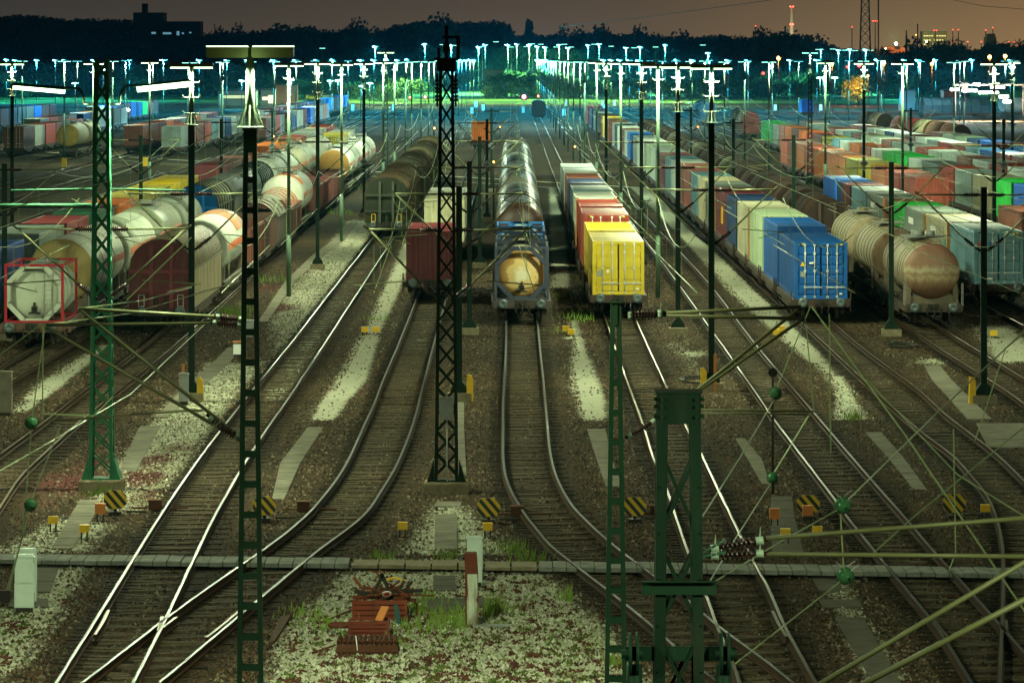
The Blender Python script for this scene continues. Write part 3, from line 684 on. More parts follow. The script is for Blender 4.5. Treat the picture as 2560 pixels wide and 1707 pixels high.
def door_fn(h, style):
    def fn(mb):                                              # hinge-side edge at x=0, leaf reaches x=1.04
        n = 5 if style == 'ribbed' else 4; z0, z1 = .16, h - .15
        for i in range(n):
            a = z0 + (z1 - z0) * i / n; b = z0 + (z1 - z0) * (i + 1) / n
            if style == 'ribbed':
                mb.prism([(0.02, a), (1.02, a), (1.02, b), (.02, b)], .03, .06)
                mb.face([(.06, .0, a + .10), (.98, .0, a + .10), (.98, .0, b - .06), (.06, .0, b - .06)])
                mb.face([(.06, .03, a + .03), (.98, .03, a + .03), (.98, .0, a + .10), (.06, .0, a + .10)]); mb.face([(.06, .0, b - .06), (.98, .0, b - .06), (.98, .03, b - .01), (.06, .03, b - .01)])
            else:
                mb.box(.02, 1.02, 0, .05, a + .008, b - .008)
        for z in (.35, .95, 1.55, h - .4): mb.box(-.05, .05, -.025, .02, z - .06, z + .06)
    return fn
def bar_fn(h):
    def fn(mb):
        mb.tube((0, -.04, .06), (0, -.04, h - .06), .021, 7)
        for z in (.1, .55, h * .5, h - .5, h - .1): mb.box(-.05, .05, -.05, .01, z - .05, z + .05)
        mb.box(-.02, .36, -.06, -.035, .52, .56)
    return fn
COUNTN = {}
def container(cname, y0, X, Lc, h, label, group, near=0, style='ribbed', z=1.17, barcol=(.55, .58, .56), mat=None, end=None, extra=None, drop=0):
    col = C[cname]; mat = mat or ('paint' if near else random.choice(('paint', 'worn', 'worn')))
    jit = random.uniform(.88, 1.1); col = tuple(c * jit for c in col)
    e = end or ('door' if near else ('corr' if random.random() < .45 else 'flatdoor'))
    o = ob('shipping_container', shared(('container', round(Lc, 2), h, e, mat), cont_fn(Lc, h, e), [mat]), None, (X, y0, z), col)
    tag(o, label, 'container', group)
    if e == 'door':
        for s in (-1, 1):
            d = ob('door', shared(('door', h, style, mat), door_fn(h, style), [mat]), o, (s * 1.055, .03, 0), col)
            d.scale = (-s, 1, 1)
            for xx in (.30, .74):
                ob('locking_bar', shared(('bar', h), bar_fn(h), ['barmetal']), o, (s * xx, .02, 0))
    if extra: extra(o, h)
    return o
def haz_labels(o, h):
    for s in (-1, 1):
        def fn(mb): mb.box(-.17, .17, 0, .006, -.045, .045)
        ob('hazard_strip', shared(('hazstrip',), fn, ['hazard']), o, (s * .86, -.008, h - .07))
def yellow_marks(o, h):
    make('data_plate', lambda mb: mb.box(-.11, .11, 0, .01, -.13, .13), ['galv'], o, (-.90, .012, 1.0))
    make('warning_triangle', lambda mb: mb.prism([(-.08, .09), (.08, .09), (0, -.08)], 0, .008), ['white'], o, (-.50, .012, 1.07))
    make('label', lambda mb: mb.box(-.07, .07, 0, .01, -.035, .035), ['white'], o, (.90, .012, .27))
def rust_posts(o, h):
    for s in (-1, 1): ob('corner_post', shared(('cpost', h), lambda mb: mb.box(-.09, .09, -.012, .17, .0, h + .004), ['worn']), o, (s * 1.145, 0, 0), (.42, .19, .05))
def side_frame(o, h):
    def fn(mb):
        x = -1.232
        for a, b_ in (((3.0, .9), (3.0, 1.9)), ((3.0, 1.9), (4.6, 1.9)), ((4.6, 1.9), (4.6, .9)), ((4.6, .9), (3.0, .9))): mb.tube((x, a[0], a[1]), (x, b_[0], b_[1]), .035, 4)
    make('painted_outline', fn, ['yellow'], o)
def side_panel(o, h):
    make('teal_panel', lambda mb: mb.box(-1.236, -1.222, 1.2, 2.6, 1.0, 1.6), ['tealpaint'], o); make('white_panel', lambda mb: mb.box(-1.236, -1.222, 6.5, 9.5, 1.7, 2.05), ['white'], o); rust_posts(o, h)
def blue_marks(o, h):
    haz_labels(o, h)
    make('warning_triangle', lambda mb: mb.prism([(-.11, -.10), (.11, -.10), (0, .11)], 0, .008), ['yellow'], o, (-.86, .0, 1.62))
    make('data_plate', lambda mb: mb.box(-.10, .10, 0, .01, -.13, .13), ['galv'], o, (-.86, .0, 1.15))
    make('label', lambda mb: mb.prism([(-.11, 0), (-.08, .04), (.08, .04), (.11, 0), (.08, -.04), (-.08, -.04)], 0, .008), ['white'], o, (-.45, .0, 1.66))
    make('label', lambda mb: mb.box(-.07, .07, 0, .01, -.035, .035), ['white'], o, (.92, .0, .24))
def grey_marks(o, h):
    haz_labels(o, h)
    make('square_sticker', lambda mb: mb.box(-.08, .08, 0, .008, -.09, .09), ['red'], o, (-.92, .0, 1.98))
    make('round_sticker', lambda mb: mb.rev([(0, 0.0), (0, .07), (.008, .07)], 0, 0, 12), ['tubeblue'] if False else ['bluepaint'], o, (-.45, .0, 2.0))
    make('label', lambda mb: mb.box(-.16, .16, 0, .008, -.04, .04), ['white'], o, (-.42, .0, .26))
def flatcar(y0, X, Lw, near, label, group, color=(.06, .04, .032)):
    r = thing('flat_wagon', label, 'wagon', (X, y0, 0), group); underframe(r, Lw, near, color); return r

def cont_train(name, group, X, y0, seq, nearlim=300, skew=0.0, hc=2.59):
    """seq: wagons; each is a list of colour or (colour, options); lengths 40 or 20 feet; number = a gap in metres"""
    y = y0; n = 0; w = 0
    for it in seq:
        if isinstance(it, (int, float)): y += it; continue
        w += 1; near = y < nearlim
        x = X + skew * (y - y0)
        wl = None
        tot = sum(6.06 if (isinstance(q, tuple) and q[1].get('ft') == 20) else 12.19 for q in it) + .15 * (len(it) - 1)
        Lw = tot + .45; yy = y + .22
        names = []
        for q in it:
            c, op = (q, {}) if isinstance(q, str) else q
            op = dict(op); ft = op.pop('ft', 40); n += 1
            lab = op.pop('label', None) or '%s container, %s from near end of the %s' % (NAMEC[c], nth(n), name)
            container(c, yy, x, 6.06 if ft == 20 else 12.19, op.pop('h', hc), lab, group, **op)
            names.append(NAMEC[c]); yy += (6.06 if ft == 20 else 12.19) + .15
        flatcar(y, x, Lw, near, 'flat wagon under %s container, %s of %s' % (names[0], nth(w), name), 'flat wagons')
        y += Lw + .92
    return y

# --- yellow-headed train
GY = 'containers on the yellow-headed train'
cont_train('yellow-headed train', GY, 5.03, 211.6, [[('yellow', dict(near=1, style='flat', extra=yellow_marks, h=2.5, label='dented yellow container with closed doors, facing the camera right of centre'))],
    [('yellow', dict(h=2.5))], [('red', dict(near=1, style='flat', extra=haz_labels, h=2.8, label='brick red container with striped corner labels behind the yellow ones'))], [('red', dict(end='corr', h=2.85))],
    1.5, [('white', dict(end='corr', h=2.85, extra=rust_posts))], [('teal', dict(h=2.9))], 2, [('navy', dict(h=2.9))], [('brown', dict(h=2.9))], 4, [('white', dict(h=2.9))], [('white', dict(h=2.9))]])
# --- red box train
GR = 'containers on the maroon-headed train'
cont_train('maroon-headed train', GR, -4.12, 225.8, [[('maroon', dict(end='corr', h=2.45, label='maroon box container on a flat wagon, left of the dark lattice mast'))], 33,
    [('cream', dict(end='corr', label='cream container behind the maroon box, half hidden by the dark mast'))], ['white']])
o = container('orange', 600, -4.2, 6.06, 2.7, 'lone orange container far up the track behind the dark lattice mast', None, end='corr', mat='worn')
flatcar(599.5, -4.2, 8, False, 'flat wagon under the lone far orange container', 'flat wagons')
# --- blue-headed train
GB = 'containers on the blue-headed train'
cont_train('blue-headed train', GB, 14.35, 207.8, [[('blue', dict(near=1, style='ribbed', extra=blue_marks, label='deep blue container with white locking bars, facing the camera', h=2.6))], ['blue'], 
    [('palegreen', dict(near=1, style='flat', extra=haz_labels, label='pale green container with striped corners behind the blue ones'))], [('cream', dict(mat='worn', end='corr', extra=rust_posts))], ['navy'],
    [('maroon', dict(extra=side_frame))], [('grey', dict(mat='worn', end='corr', extra=rust_posts))], ['tan'], ['bluegrey'], ['pink'], ['brown'], ['white'], ['bluegrey'], [('maroon', dict(ft=20)), ('maroon', dict(ft=20))], ['grey'], ['white'], ['palegreen'], 6, ['white'], ['white'],
    ['grey'], 10, ['blue'], ['white'], ['brown'], 8, ['white'], ['navy'], ['white'], 20, ['brown'], ['olive'], ['yellow'], ['brown'], 20, ['grey'], ['teal'], ['grey'], 10, ['navy'], ['navy'], 15, ['red'], ['maroon']], skew=-.0002, hc=2.88)
# --- grey-blue-headed train
GG = 'containers on the grey-blue-headed train'
cont_train('grey-blue-headed train', GG, 24.1, 221.6, [[('bluegrey', dict(near=1, style='ribbed', extra=grey_marks, mat='worn', label='weathered grey-blue container with stickers on its doors at the right'))], [('tan', dict(mat='worn', end='corr', extra=side_panel))], [('grey', dict(mat='worn', extra=side_panel))],
    [('green', dict(ft=20)), ('brown', dict(ft=20))], [('grey', dict(mat='worn', extra=side_panel))], ['bluegrey'], [('maroon', dict(ft=20)), ('navy', dict(ft=20))], [('brightblue', dict(near=1, style='ribbed', label='bright blue container standing alone behind the rusty tank wagons'))]])
# --- right edge: brown train and pink train on one track, then rows behind
cont_train('brown train at the right edge', 'containers on the brown train', 29.7, 236.5, [['brown'], [('brown', dict(mat='worn'))]])
cont_train('long pink and yellow train', 'containers on the pink and yellow train', 30.2, 322, [[('pink', {})], ['pink'], ['salmon'], ['yellow'], ['olive'], ['salmon'], ['salmon'], ['orange'], ['pink'], ['salmon'], ['brown'], ['pink']])
cont_train('green-headed train', 'containers on the green-headed train', 35.7, 282, [['green'], ['brightblue'], [('green', dict(end='corr'))], [('tan', dict(mat='worn'))], ['grey'], [('red', dict(mat='worn'))], [('grey', dict(mat='worn'))], ['white'], ['green'], ['green'],
    ['white'], ['brown'], ['orange'], ['white'], ['bluegrey'], ['olive'], ['brown'], ['red'], ['orange'], ['brown'], ['orange'], ['brown'], [('grey', {})], ['green'], ['green']])
cont_train('second row behind the green container', 'containers in the second row', 40.6, 330, [['red'], ['white'], ['red'], ['white'], ['brown'], ['white'], ['white'], ['red'], ['white'], ['grey'], ['brown'], ['white'], ['palegreen'], ['brown'], ['teal'], ['white'], ['red'], ['grey'], ['grey'], ['white'], ['brown']])
cont_train('third row behind the green container', 'containers in the third row', 45.6, 372, [['red'], ['brown'], ['red'], ['blue'], ['bluegrey'], ['red'], ['red'], ['grey'], ['white'], ['brown'], ['white'], ['navy'], ['white'], ['white'], ['brown'], ['red']])
cont_train('fourth row behind the green container', 'containers in the fourth row', 50.6, 420, [['cream'], ['blue'], ['red'], ['brightblue'], ['navy'], ['palegreen'], ['white'], ['brown']])
# --- left rows
GL = 'containers on the left container train'
cont_train('left container train', GL, -24.35, 200, [[('brightblue', dict(label='bright blue container cut off at the left edge'))], 5.4, [('grey', dict(end='corr', label='grey ribbed container behind the bright blue one at left'))],
    [('maroon', dict(label='maroon container between the grey and the dark green ones at left'))], 3, [('darkgreen', dict(ft=20)), ('black', dict(ft=20))], 1, [('orange', dict(label='bright orange container behind the green lattice mast'))],
    ['olive'], ['olive'], [('yellow', dict(label='bright yellow container beside the blue-ended covered wagon'))], ['yellow'], 26, ['maroon'], ['brown'], ['brown'], 40, ['orange'], ['orange'], ['brown'], ['salmon'], ['red'], ['grey'], ['white'], ['white'], ['cream'], ['red'], ['red']], nearlim=230)
cont_train('olive train beyond the white tanks', 'containers beyond the white tanks', -20.3, 492, [['olive'], ['yellow'], ['cream'], ['white']], 100)
cont_train('far train headed by the grey-green container', 'containers on the far left trains', -43, 565, [[('grey', dict(end='corr'))], ['red'], ['brown'], ['red'], ['bluegrey'], ['white'], ['blue'], ['white'], ['grey'], ['grey'], ['white'], ['cream'], 12, ['white'], ['red'], ['pink'], ['red'], 10, ['brown'], ['grey'], ['brown'], ['maroon'],
    ['maroon'], ['brown'], ['navy'], ['darkgrey'], ['darkgrey'], ['darkgrey'], ['darkgrey'], 10, ['blue'], ['white'], ['red'], ['grey'], ['red'], ['brightblue'], ['brightblue']], 100, skew=.006)
cont_train('far row of red containers', 'containers on the far left trains', -48.7, 576, [[('brown', dict(end='corr'))], ['brown'], ['maroon'], ['orange'], ['red'], ['white'], ['grey'], ['orange'], ['white'], ['red'], ['red']], 100)
cont_train('far row before the grey-green container', 'containers on the far left trains', -36.4, 640, [['brown'], ['white'], ['red'], ['grey'], 8, ['maroon'], ['blue'], ['white'], ['cream'], ['red'], 12, ['brightblue'], ['white'], ['brown'], ['grey'], ['orange'], ['white']], 100)
cont_train('far row left of the yellow-ended tank', 'containers on the far left trains', -68.6, 640, [['grey'], ['red'], ['brown'], ['white'], 10, ['blue'], ['salmon'], ['white'], ['maroon'], ['tan'], ['white']], 100)
cont_train('farthest left red train', 'containers on the far left trains', -62.3, 560, [[('brown', dict(near=1, style='flat', label='far red container with doors at the left edge'))], ['white'], ['red'], ['brown'], ['grey'], ['red']], 100)
cont_train('blue and red train far left', 'containers on the far left trains', -75, 800, [['white'], ['brightblue'], ['brightblue'], ['brown'], ['red'], ['brightblue'], ['blue'], ['green'], ['red'], ['pink']], 100)
cont_train('farthest train at the left edge', 'containers on the far left trains', -88, 760, [['maroon'], ['navy'], ['teal'], ['grey'], ['brightblue'], ['brown'], ['red']], 100)
# dark single wagon far up the middle
r = thing('covered_wagon', 'lone dark wagon far up the yellow train track, nearly black', 'wagon', (5.4, 905, 0)); underframe(r, 10, False, (.015, .015, .015), False)
make('body', lambda mb: mb.prism([(-1.4, 1.1), (1.4, 1.1), (1.4, 3.5), (.9, 3.95), (-.9, 3.95), (-1.4, 3.5)], 0, 10), ['frame'], r, None, (.02, .018, .016))

# --- tank wagons
def dome_prof(Lt, r, d=.45, k=7):
    p = [(d - d * math.cos(math.pi / 2 * i / k), r * math.sin(math.pi / 2 * i / k)) for i in range(k + 1)]
    return p + [(Lt - y, q) for y, q in p[::-1]]
def tank_wagon(y0, X, Lt, r, zc, label, group, col, near, mat='tank', endcol=None, stripe=None, rings=None, ringcol=None, walkway=True, shield=None, endmat=None, band=None, ladder=False, legs=True):
    t = thing('tank_wagon', label, 'wagon', (X, y0, 0), group)
    underframe(t, Lt + .6, near, (.085, .07, .055), False)
    full = dome_prof(Lt, r)
    k = 8
    make('tank', lambda mb: mb.rev(full[k - 1 if endcol or endmat else 0:], 0, zc, 40 if near else 28), [mat], t, (0, .3, 0), col)
    if endcol or endmat: make('tank_end', lambda mb: mb.rev(full[:k], 0, zc, 40 if near else 28), [endmat or mat], t, (0, .3, 0), endcol or col)
    if rings:
        def fn(mb):
            for y in rings: mb.rev([(y - .09, r), (y - .07, r + .03), (y + .07, r + .03), (y + .09, r)], 0, zc, 32)
        make('hoops', fn, [mat], t, (0, .3, 0), ringcol or tuple(c * .75 for c in col))
    if stripe:
        def fn(mb):
            for s in (-1, 1):
                a = math.pi / 2 * s
                mb.rev([(stripe[1], r + .006), (stripe[2], r + .006)], 0, zc, 4, 0, a - .115 - .03 * s, a + .115 - .03 * s)
        make('stripe', fn, ['paint'], t, (0, .3, 0), stripe[0])
    if band:
        for (ya, yb, bc, ang) in band:
            make('sunshield', lambda mb: mb.rev([(ya, r), (ya, r + .05), (yb, r + .05), (yb, r)], 0, zc, 24, 0, -ang, ang), ['worn'], t, (0, .3, 0), bc)
    if walkway:
        def fn(mb):
            c = Lt / 2; z = zc + r
            mb.box(-.7, .7, c - 1.5, c + 1.5, z + .12, z + .16)
            for s in (-1, 1):
                for yy in (-1.5, 0, 1.5): mb.tube((s * .7, c + yy, z - .1), (s * .7, c + yy, z + .38), .02, 4)
                mb.tube((s * .7, c - 1.5, z + .38), (s * .7, c + 1.5, z + .38), .02, 4)
        make('walkway', fn, ['steel'], t, (0, .3, 0))
        make('dome', lambda mb: (mb.tube((0, Lt / 2, zc + r - .1), (0, Lt / 2, zc + r + .32), .33, 14), mb.tube((0, Lt / 2 + .9, zc + r - .1), (0, Lt / 2 + .9, zc + r + .26), .2, 10)), [mat], t, (0, .3, 0), col)
    if near and legs:
        for y in (.5, Lt - .5):
            def fn(mb):
                for s in (-1, 1):
                    mb.bar((s * 1.1, y, 1.1), (s * 1.05, y, zc - r * .45), .22, .3); mb.bar((s * 1.12, y + .05, 1.1), (s * .75, y + .05, 1.6), .1, .2)
                mb.box(-1.0, 1.0, y - .1, y + .1, 1.1, zc - r * .85)
            make('saddle', fn, ['frame'], t, (0, .3, 0), (.17, .14, .10))
        for s in (-1, 1): make('handrail', lambda mb: mb.path([(s * 1.32, -.25, 1.1), (s * 1.32, -.25, 2.1), (s * 1.32, .35, 2.1), (s * 1.32, .35, 1.1)], .02, 4), ['steel'], t)
    if ladder:
        def fn(mb):
            for s in (.62, .98): mb.tube((s, -.1, 1.2), (s, .1, zc + .2), .022, 5)
            for i in range(8): mb.tube((.62, -.1 + .02 * i, 1.4 + .22 * i), (.98, -.1 + .02 * i, 1.4 + .22 * i), .018, 4)
        make('ladder', fn, ['steel'], t)
    return t
# rusty tanks at right
GT = 'rusty tank wagons at the right'
tank_wagon(203.6, 19.15, 12.6, 1.27, 2.62, 'rusty tank wagon with a brown and pale streaked end at the right', GT, (.30, .26, .17), True, 'rusttank', endmat='rustend', rings=[1.5, 2.6, 3.7, 7.6, 9.4, 11.4], ringcol=(.20, .16, .10), walkway=False)
o = bpy.context.scene.objects.get('tank_wagon')
def hatch(mb):
    z = 3.92
    mb.box(-.85, .85, 4.0, 7.2, z + .1, z + .14)
    for s in (-1, 1):
        for y in (4.0, 5.6, 7.2): mb.tube((s * .85, y, z - .3), (s * .85, y, z + .55), .022, 4)
        mb.tube((s * .85, 4.0, z + .55), (s * .85, 7.2, z + .55), .022, 4)
    mb.tube((-.85, 4.0, z + .55), (.85, 4.0, z + .55), .022, 4); mb.tube((-.85, 7.2, z + .55), (.85, 7.2, z + .55), .022, 4)
    mb.tube((-.25, 5.2, z), (-.25, 5.2, z + .42), .3, 14); mb.tube((.4, 5.9, z), (.4, 5.9, z + .36), .24, 12)
make('walkway', hatch, ['galv'], o)
tank_wagon(219.2, 18.95, 12.6, 1.3, 2.65, 'rusty ribbed tank wagon coupled behind the first rusty tank', GT, (.27, .24, .15), True, 'rusttank', rings=[1.6, 3.4, 5.2, 7.0, 8.8, 10.6], ringcol=(.18, .15, .09), endcol=(.24, .16, .10))
tank_wagon(234.6, 18.9, 12.6, 1.3, 2.7, 'rusty ribbed tank wagon with a top rail, last of the rusty tanks', GT, (.30, .27, .17), True, 'rusttank', rings=[1.6, 3.4, 5.2, 7.0, 8.8, 10.6], ringcol=(.20, .17, .11), endcol=(.33, .26, .16))
# black tank train in the centre
nb = 0
for i in range(14):
    y = 257 + i * 15.8; nb += 1
    colr = [(.045, .03, .024), (.02, .02, .018), (.016, .016, .015), (.11, .10, .075), (.03, .026, .022)][i % 5]
    tank_wagon(y, .45, 14.3, 1.38 + .05 * (i % 2), 2.7, ('dark brown' if i % 5 == 0 else 'oily black' if i % 5 in (1, 2, 4) else 'grimy grey') + ' tank wagon, %s in the long centre row of tanks' % nth(nb), 'black tank wagons in the centre row',
               colr, i < 3, 'gloss', endcol=(.06, .022, .016) if i == 0 else None, walkway=False, rings=[3, 5, 9.3, 11.3], ringcol=(.30, .32, .27) if i % 3 == 2 else (.05, .045, .04))
# white gas tanks at left
GWT = 'white gas tank wagons at the left'
tank_wagon(200.5, -20.25, 17.0, 1.45, 2.78, 'big white gas tank wagon with an orange stripe and cream end at left', GWT, (.47, .50, .41), True, endcol=(.46, .36, .15), stripe=((.50, .10, .045), 1.0, 16.5), walkway=False, rings=[5.6, 11.2], ringcol=(.30, .31, .26))
tank_wagon(219.6, -20.25, 17.0, 1.45, 2.78, 'white gas tank wagon with pale green sunshield, second from the left front', GWT, (.42, .46, .37), True, stripe=((.50, .14, .05), 1, 16), band=[(2.5, 8.5, (.20, .25, .16), 1.1)], walkway=False)
tank_wagon(238.6, -20.25, 17.0, 1.45, 2.78, 'grey-green gas tank wagon, third from the left front', GWT, (.22, .24, .18), True, band=[(1.5, 8, (.17, .21, .13), 1.1)], stripe=((.45, .10, .05), 1, 16))
tank_wagon(257.6, -20.25, 15.0, 1.45, 2.78, 'dark grey tank wagon in front of the blue-ended covered wagon', GWT, (.16, .19, .15), True, band=[(3, 10, (.07, .09, .07), 1.15)])
tank_wagon(224.0, -15.7, 16.8, 1.45, 2.78, 'white gas tank wagon with orange stripe behind the beige covered wagon', GWT, (.48, .52, .44), True, stripe=((.62, .13, .03), .8, 16), band=[(9.5, 16.2, (.40, .19, .10), 1.15)], walkway=False)
for i, (y, lab, col, ec) in enumerate(((360, 'white gas tank wagon behind the grey covered wagons', (.36, .36, .28), None), (379, 'white gas tank wagon with a thin hoop beside the far orange containers', (.36, .37, .30), None), (398, 'cream gas tank wagon behind the grey covered wagons', (.28, .24, .15), None),
        (417, 'white gas tank wagon before the far yellow containers', (.36, .35, .28), None), (455, 'farthest white gas tank wagon in the second row from the left', (.38, .36, .28), None))):
    tank_wagon(y, -20.3, 16.8, 1.45, 2.78, lab, GWT, col, False, endcol=ec, stripe=((.45, .14, .06), 1, 16), rings=[4.5] if i != 2 else None, ringcol=(.6, .6, .52))
for y, lab, ec in ((309, 'white tank wagon with an orange-brown cover between the rusty open wagons', (.50, .52, .44)), (398, 'white gas tank wagon with a rusty orange end, beside the open wagons', (.34, .17, .045)), (418, 'white gas tank wagon behind the rusty-ended one', None), (438, 'white gas tank wagon second behind the rusty-ended one', None), (458, 'farthest white gas tank wagon next to the dark covered wagons', None)):
    tank_wagon(y, -15.9, 16.8, 1.45, 2.78, lab, GWT, (.46, .47, .39), False, endcol=ec, stripe=((.45, .12, .06), 1, 16), rings=[.9, 8], ringcol=(.5, .5, .42), band=[(3, 7, (.45, .15, .05), 1.0)] if y == 309 else None)
# far tanks at left and right
tank_wagon(556, -55.2, 14, 1.4, 2.8, 'far tank wagon with a yellow end among the red containers at left', 'far tank wagons', (.30, .27, .18), False, endcol=(.50, .36, .10))
tank_wagon(573, -55.2, 14, 1.4, 2.8, 'far tan tank wagon behind the yellow-ended one', 'far tank wagons', (.25, .23, .16), False)
# --- tank containers
def tank_container(y0, X, label, group, fcol, tcol, endcol, near, Lc=6.06, h=2.5, z=1.12, panel=None):
    t = thing('tank_container', label, 'container', (X, y0, z), group)
    def fr(mb):
        w = 1.2; p = .055
        for s in (-1, 1):
            for y in (p, Lc - p): mb.box(s * w - p, s * w + p, y - p, y + p, 0, h)
            for zz in (p, h - p): mb.box(s * w - .045, s * w + .045, 2 * p, Lc - 2 * p, zz - .045, zz + .045)
        for y in (p, Lc - p):
            for zz in (p, h - p): mb.box(-w + p, w - p, y - .05, y + .05, zz - p * .9, zz + p * .9)
    make('frame', fr, ['paint'], t, None, fcol)
    for y in (.06, Lc - .06):                                # diagonal collars joining tank and frame
        def ring(mb):
            a, b_ = 1.13, .42
            pts = [(a, h / 2 - b_), (a, h / 2 + b_), (b_, h - .1), (-b_, h - .1), (-a, h / 2 + b_), (-a, h / 2 - b_), (-b_, .1), (b_, .1)]
            for k in range(8):
                p, q = pts[k], pts[(k + 1) % 8]; mb.bar((p[0], y, p[1]), (q[0], y, q[1]), .2, .09)
        make('collar', ring, ['paint'], t, None, panel or fcol)
    prof = [(.25 + q[0], q[1]) for q in dome_prof(Lc - .5, 1.12, .3)]
    make('tank', lambda mb: mb.rev(prof[7:], 0, h / 2, 36), ['tank'], t, None, tcol)
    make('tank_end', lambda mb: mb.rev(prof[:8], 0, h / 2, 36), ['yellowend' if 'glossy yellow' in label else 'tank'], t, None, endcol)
    def hoops(mb):
        for y in (1.6, 3.0, 4.4): mb.rev([(y - .05, 1.12), (y - .04, 1.16), (y + .04, 1.16), (y + .05, 1.12)], 0, h / 2, 28)
    make('hoops', hoops, ['tank'], t, None, tuple(c * .8 for c in tcol))
    if 'red frame' in label: make('walkway', lambda mb: (mb.box(-.35, .35, .15, Lc - .15, h - .06, h - .03), mb.tube((0, Lc / 2, h - .2), (0, Lc / 2, h + .05), .25, 12)), ['galv'], t)
    def valve(mb):
        mb.box(-.12, .12, .12, .2, .42, .7); mb.tube((0, .1, .55), (0, .22, .85), .05, 8); mb.tube((-.25, .14, .42), (.25, .14, .42), .04, 6)
    make('valve', valve, ['dark'], t)
    return t
tank_container(189.8, -20.25, 'white tank container in a bright red frame at the left edge', 'tank containers', (.38, .012, .03), (.46, .50, .40), (.50, .55, .43), True, panel=(.50, .54, .44))
def lad(mb):
    for s in (.45, .8): mb.tube((s, -.02, .25), (s, -.02, 2.2), .016, 5)
    for i in range(9): mb.tube((.45, -.02, .35 + .21 * i), (.8, -.02, .35 + .21 * i), .014, 4)
ldo = [q for q in COL.objects if q.name.startswith('tank_container')][-1]
make('ladder', lad, ['steel'], ldo)
flatcar(188.6, -20.25, 9.5, True, 'rusty flat wagon under the red-framed tank container', 'flat wagons', (.14, .085, .06))
GTC = 'tank containers at the head of the centre row'
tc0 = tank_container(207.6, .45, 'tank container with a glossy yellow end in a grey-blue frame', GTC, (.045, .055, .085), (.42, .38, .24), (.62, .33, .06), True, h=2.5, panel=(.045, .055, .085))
def splat(mb):
    mb.rev([(.235, .16), (.235, .0)], -.12, 1.2, 10); mb.box(.1, .55, .225, .235, 1.12, 1.32)
    mb.box(-.6, -.35, .26, .27, 1.05, 1.2)
flatcar(206.6, .45, 17.5, True, 'flat wagon under the yellow-ended tank container', 'flat wagons', (.07, .06, .055))
tank_container(215.2, .45, 'tan tank container in a dark frame directly behind the yellow-ended one', GTC, (.03, .04, .07), (.36, .32, .20), (.36, .33, .2), True)
flatcar(225.4, .45, 14.6, True, 'flat wagon under the third and fourth tank containers', 'flat wagons', (.07, .06, .055))
tank_container(226.2, .45, 'tan tank container in a navy frame, third in the centre row', GTC, (.02, .05, .13), (.38, .34, .21), (.30, .27, .2), True)
tank_container(233.4, .45, 'tan tank container in a bright blue frame before the black tanks', GTC, (.015, .15, .45), (.36, .33, .24), (.3, .28, .2), True)

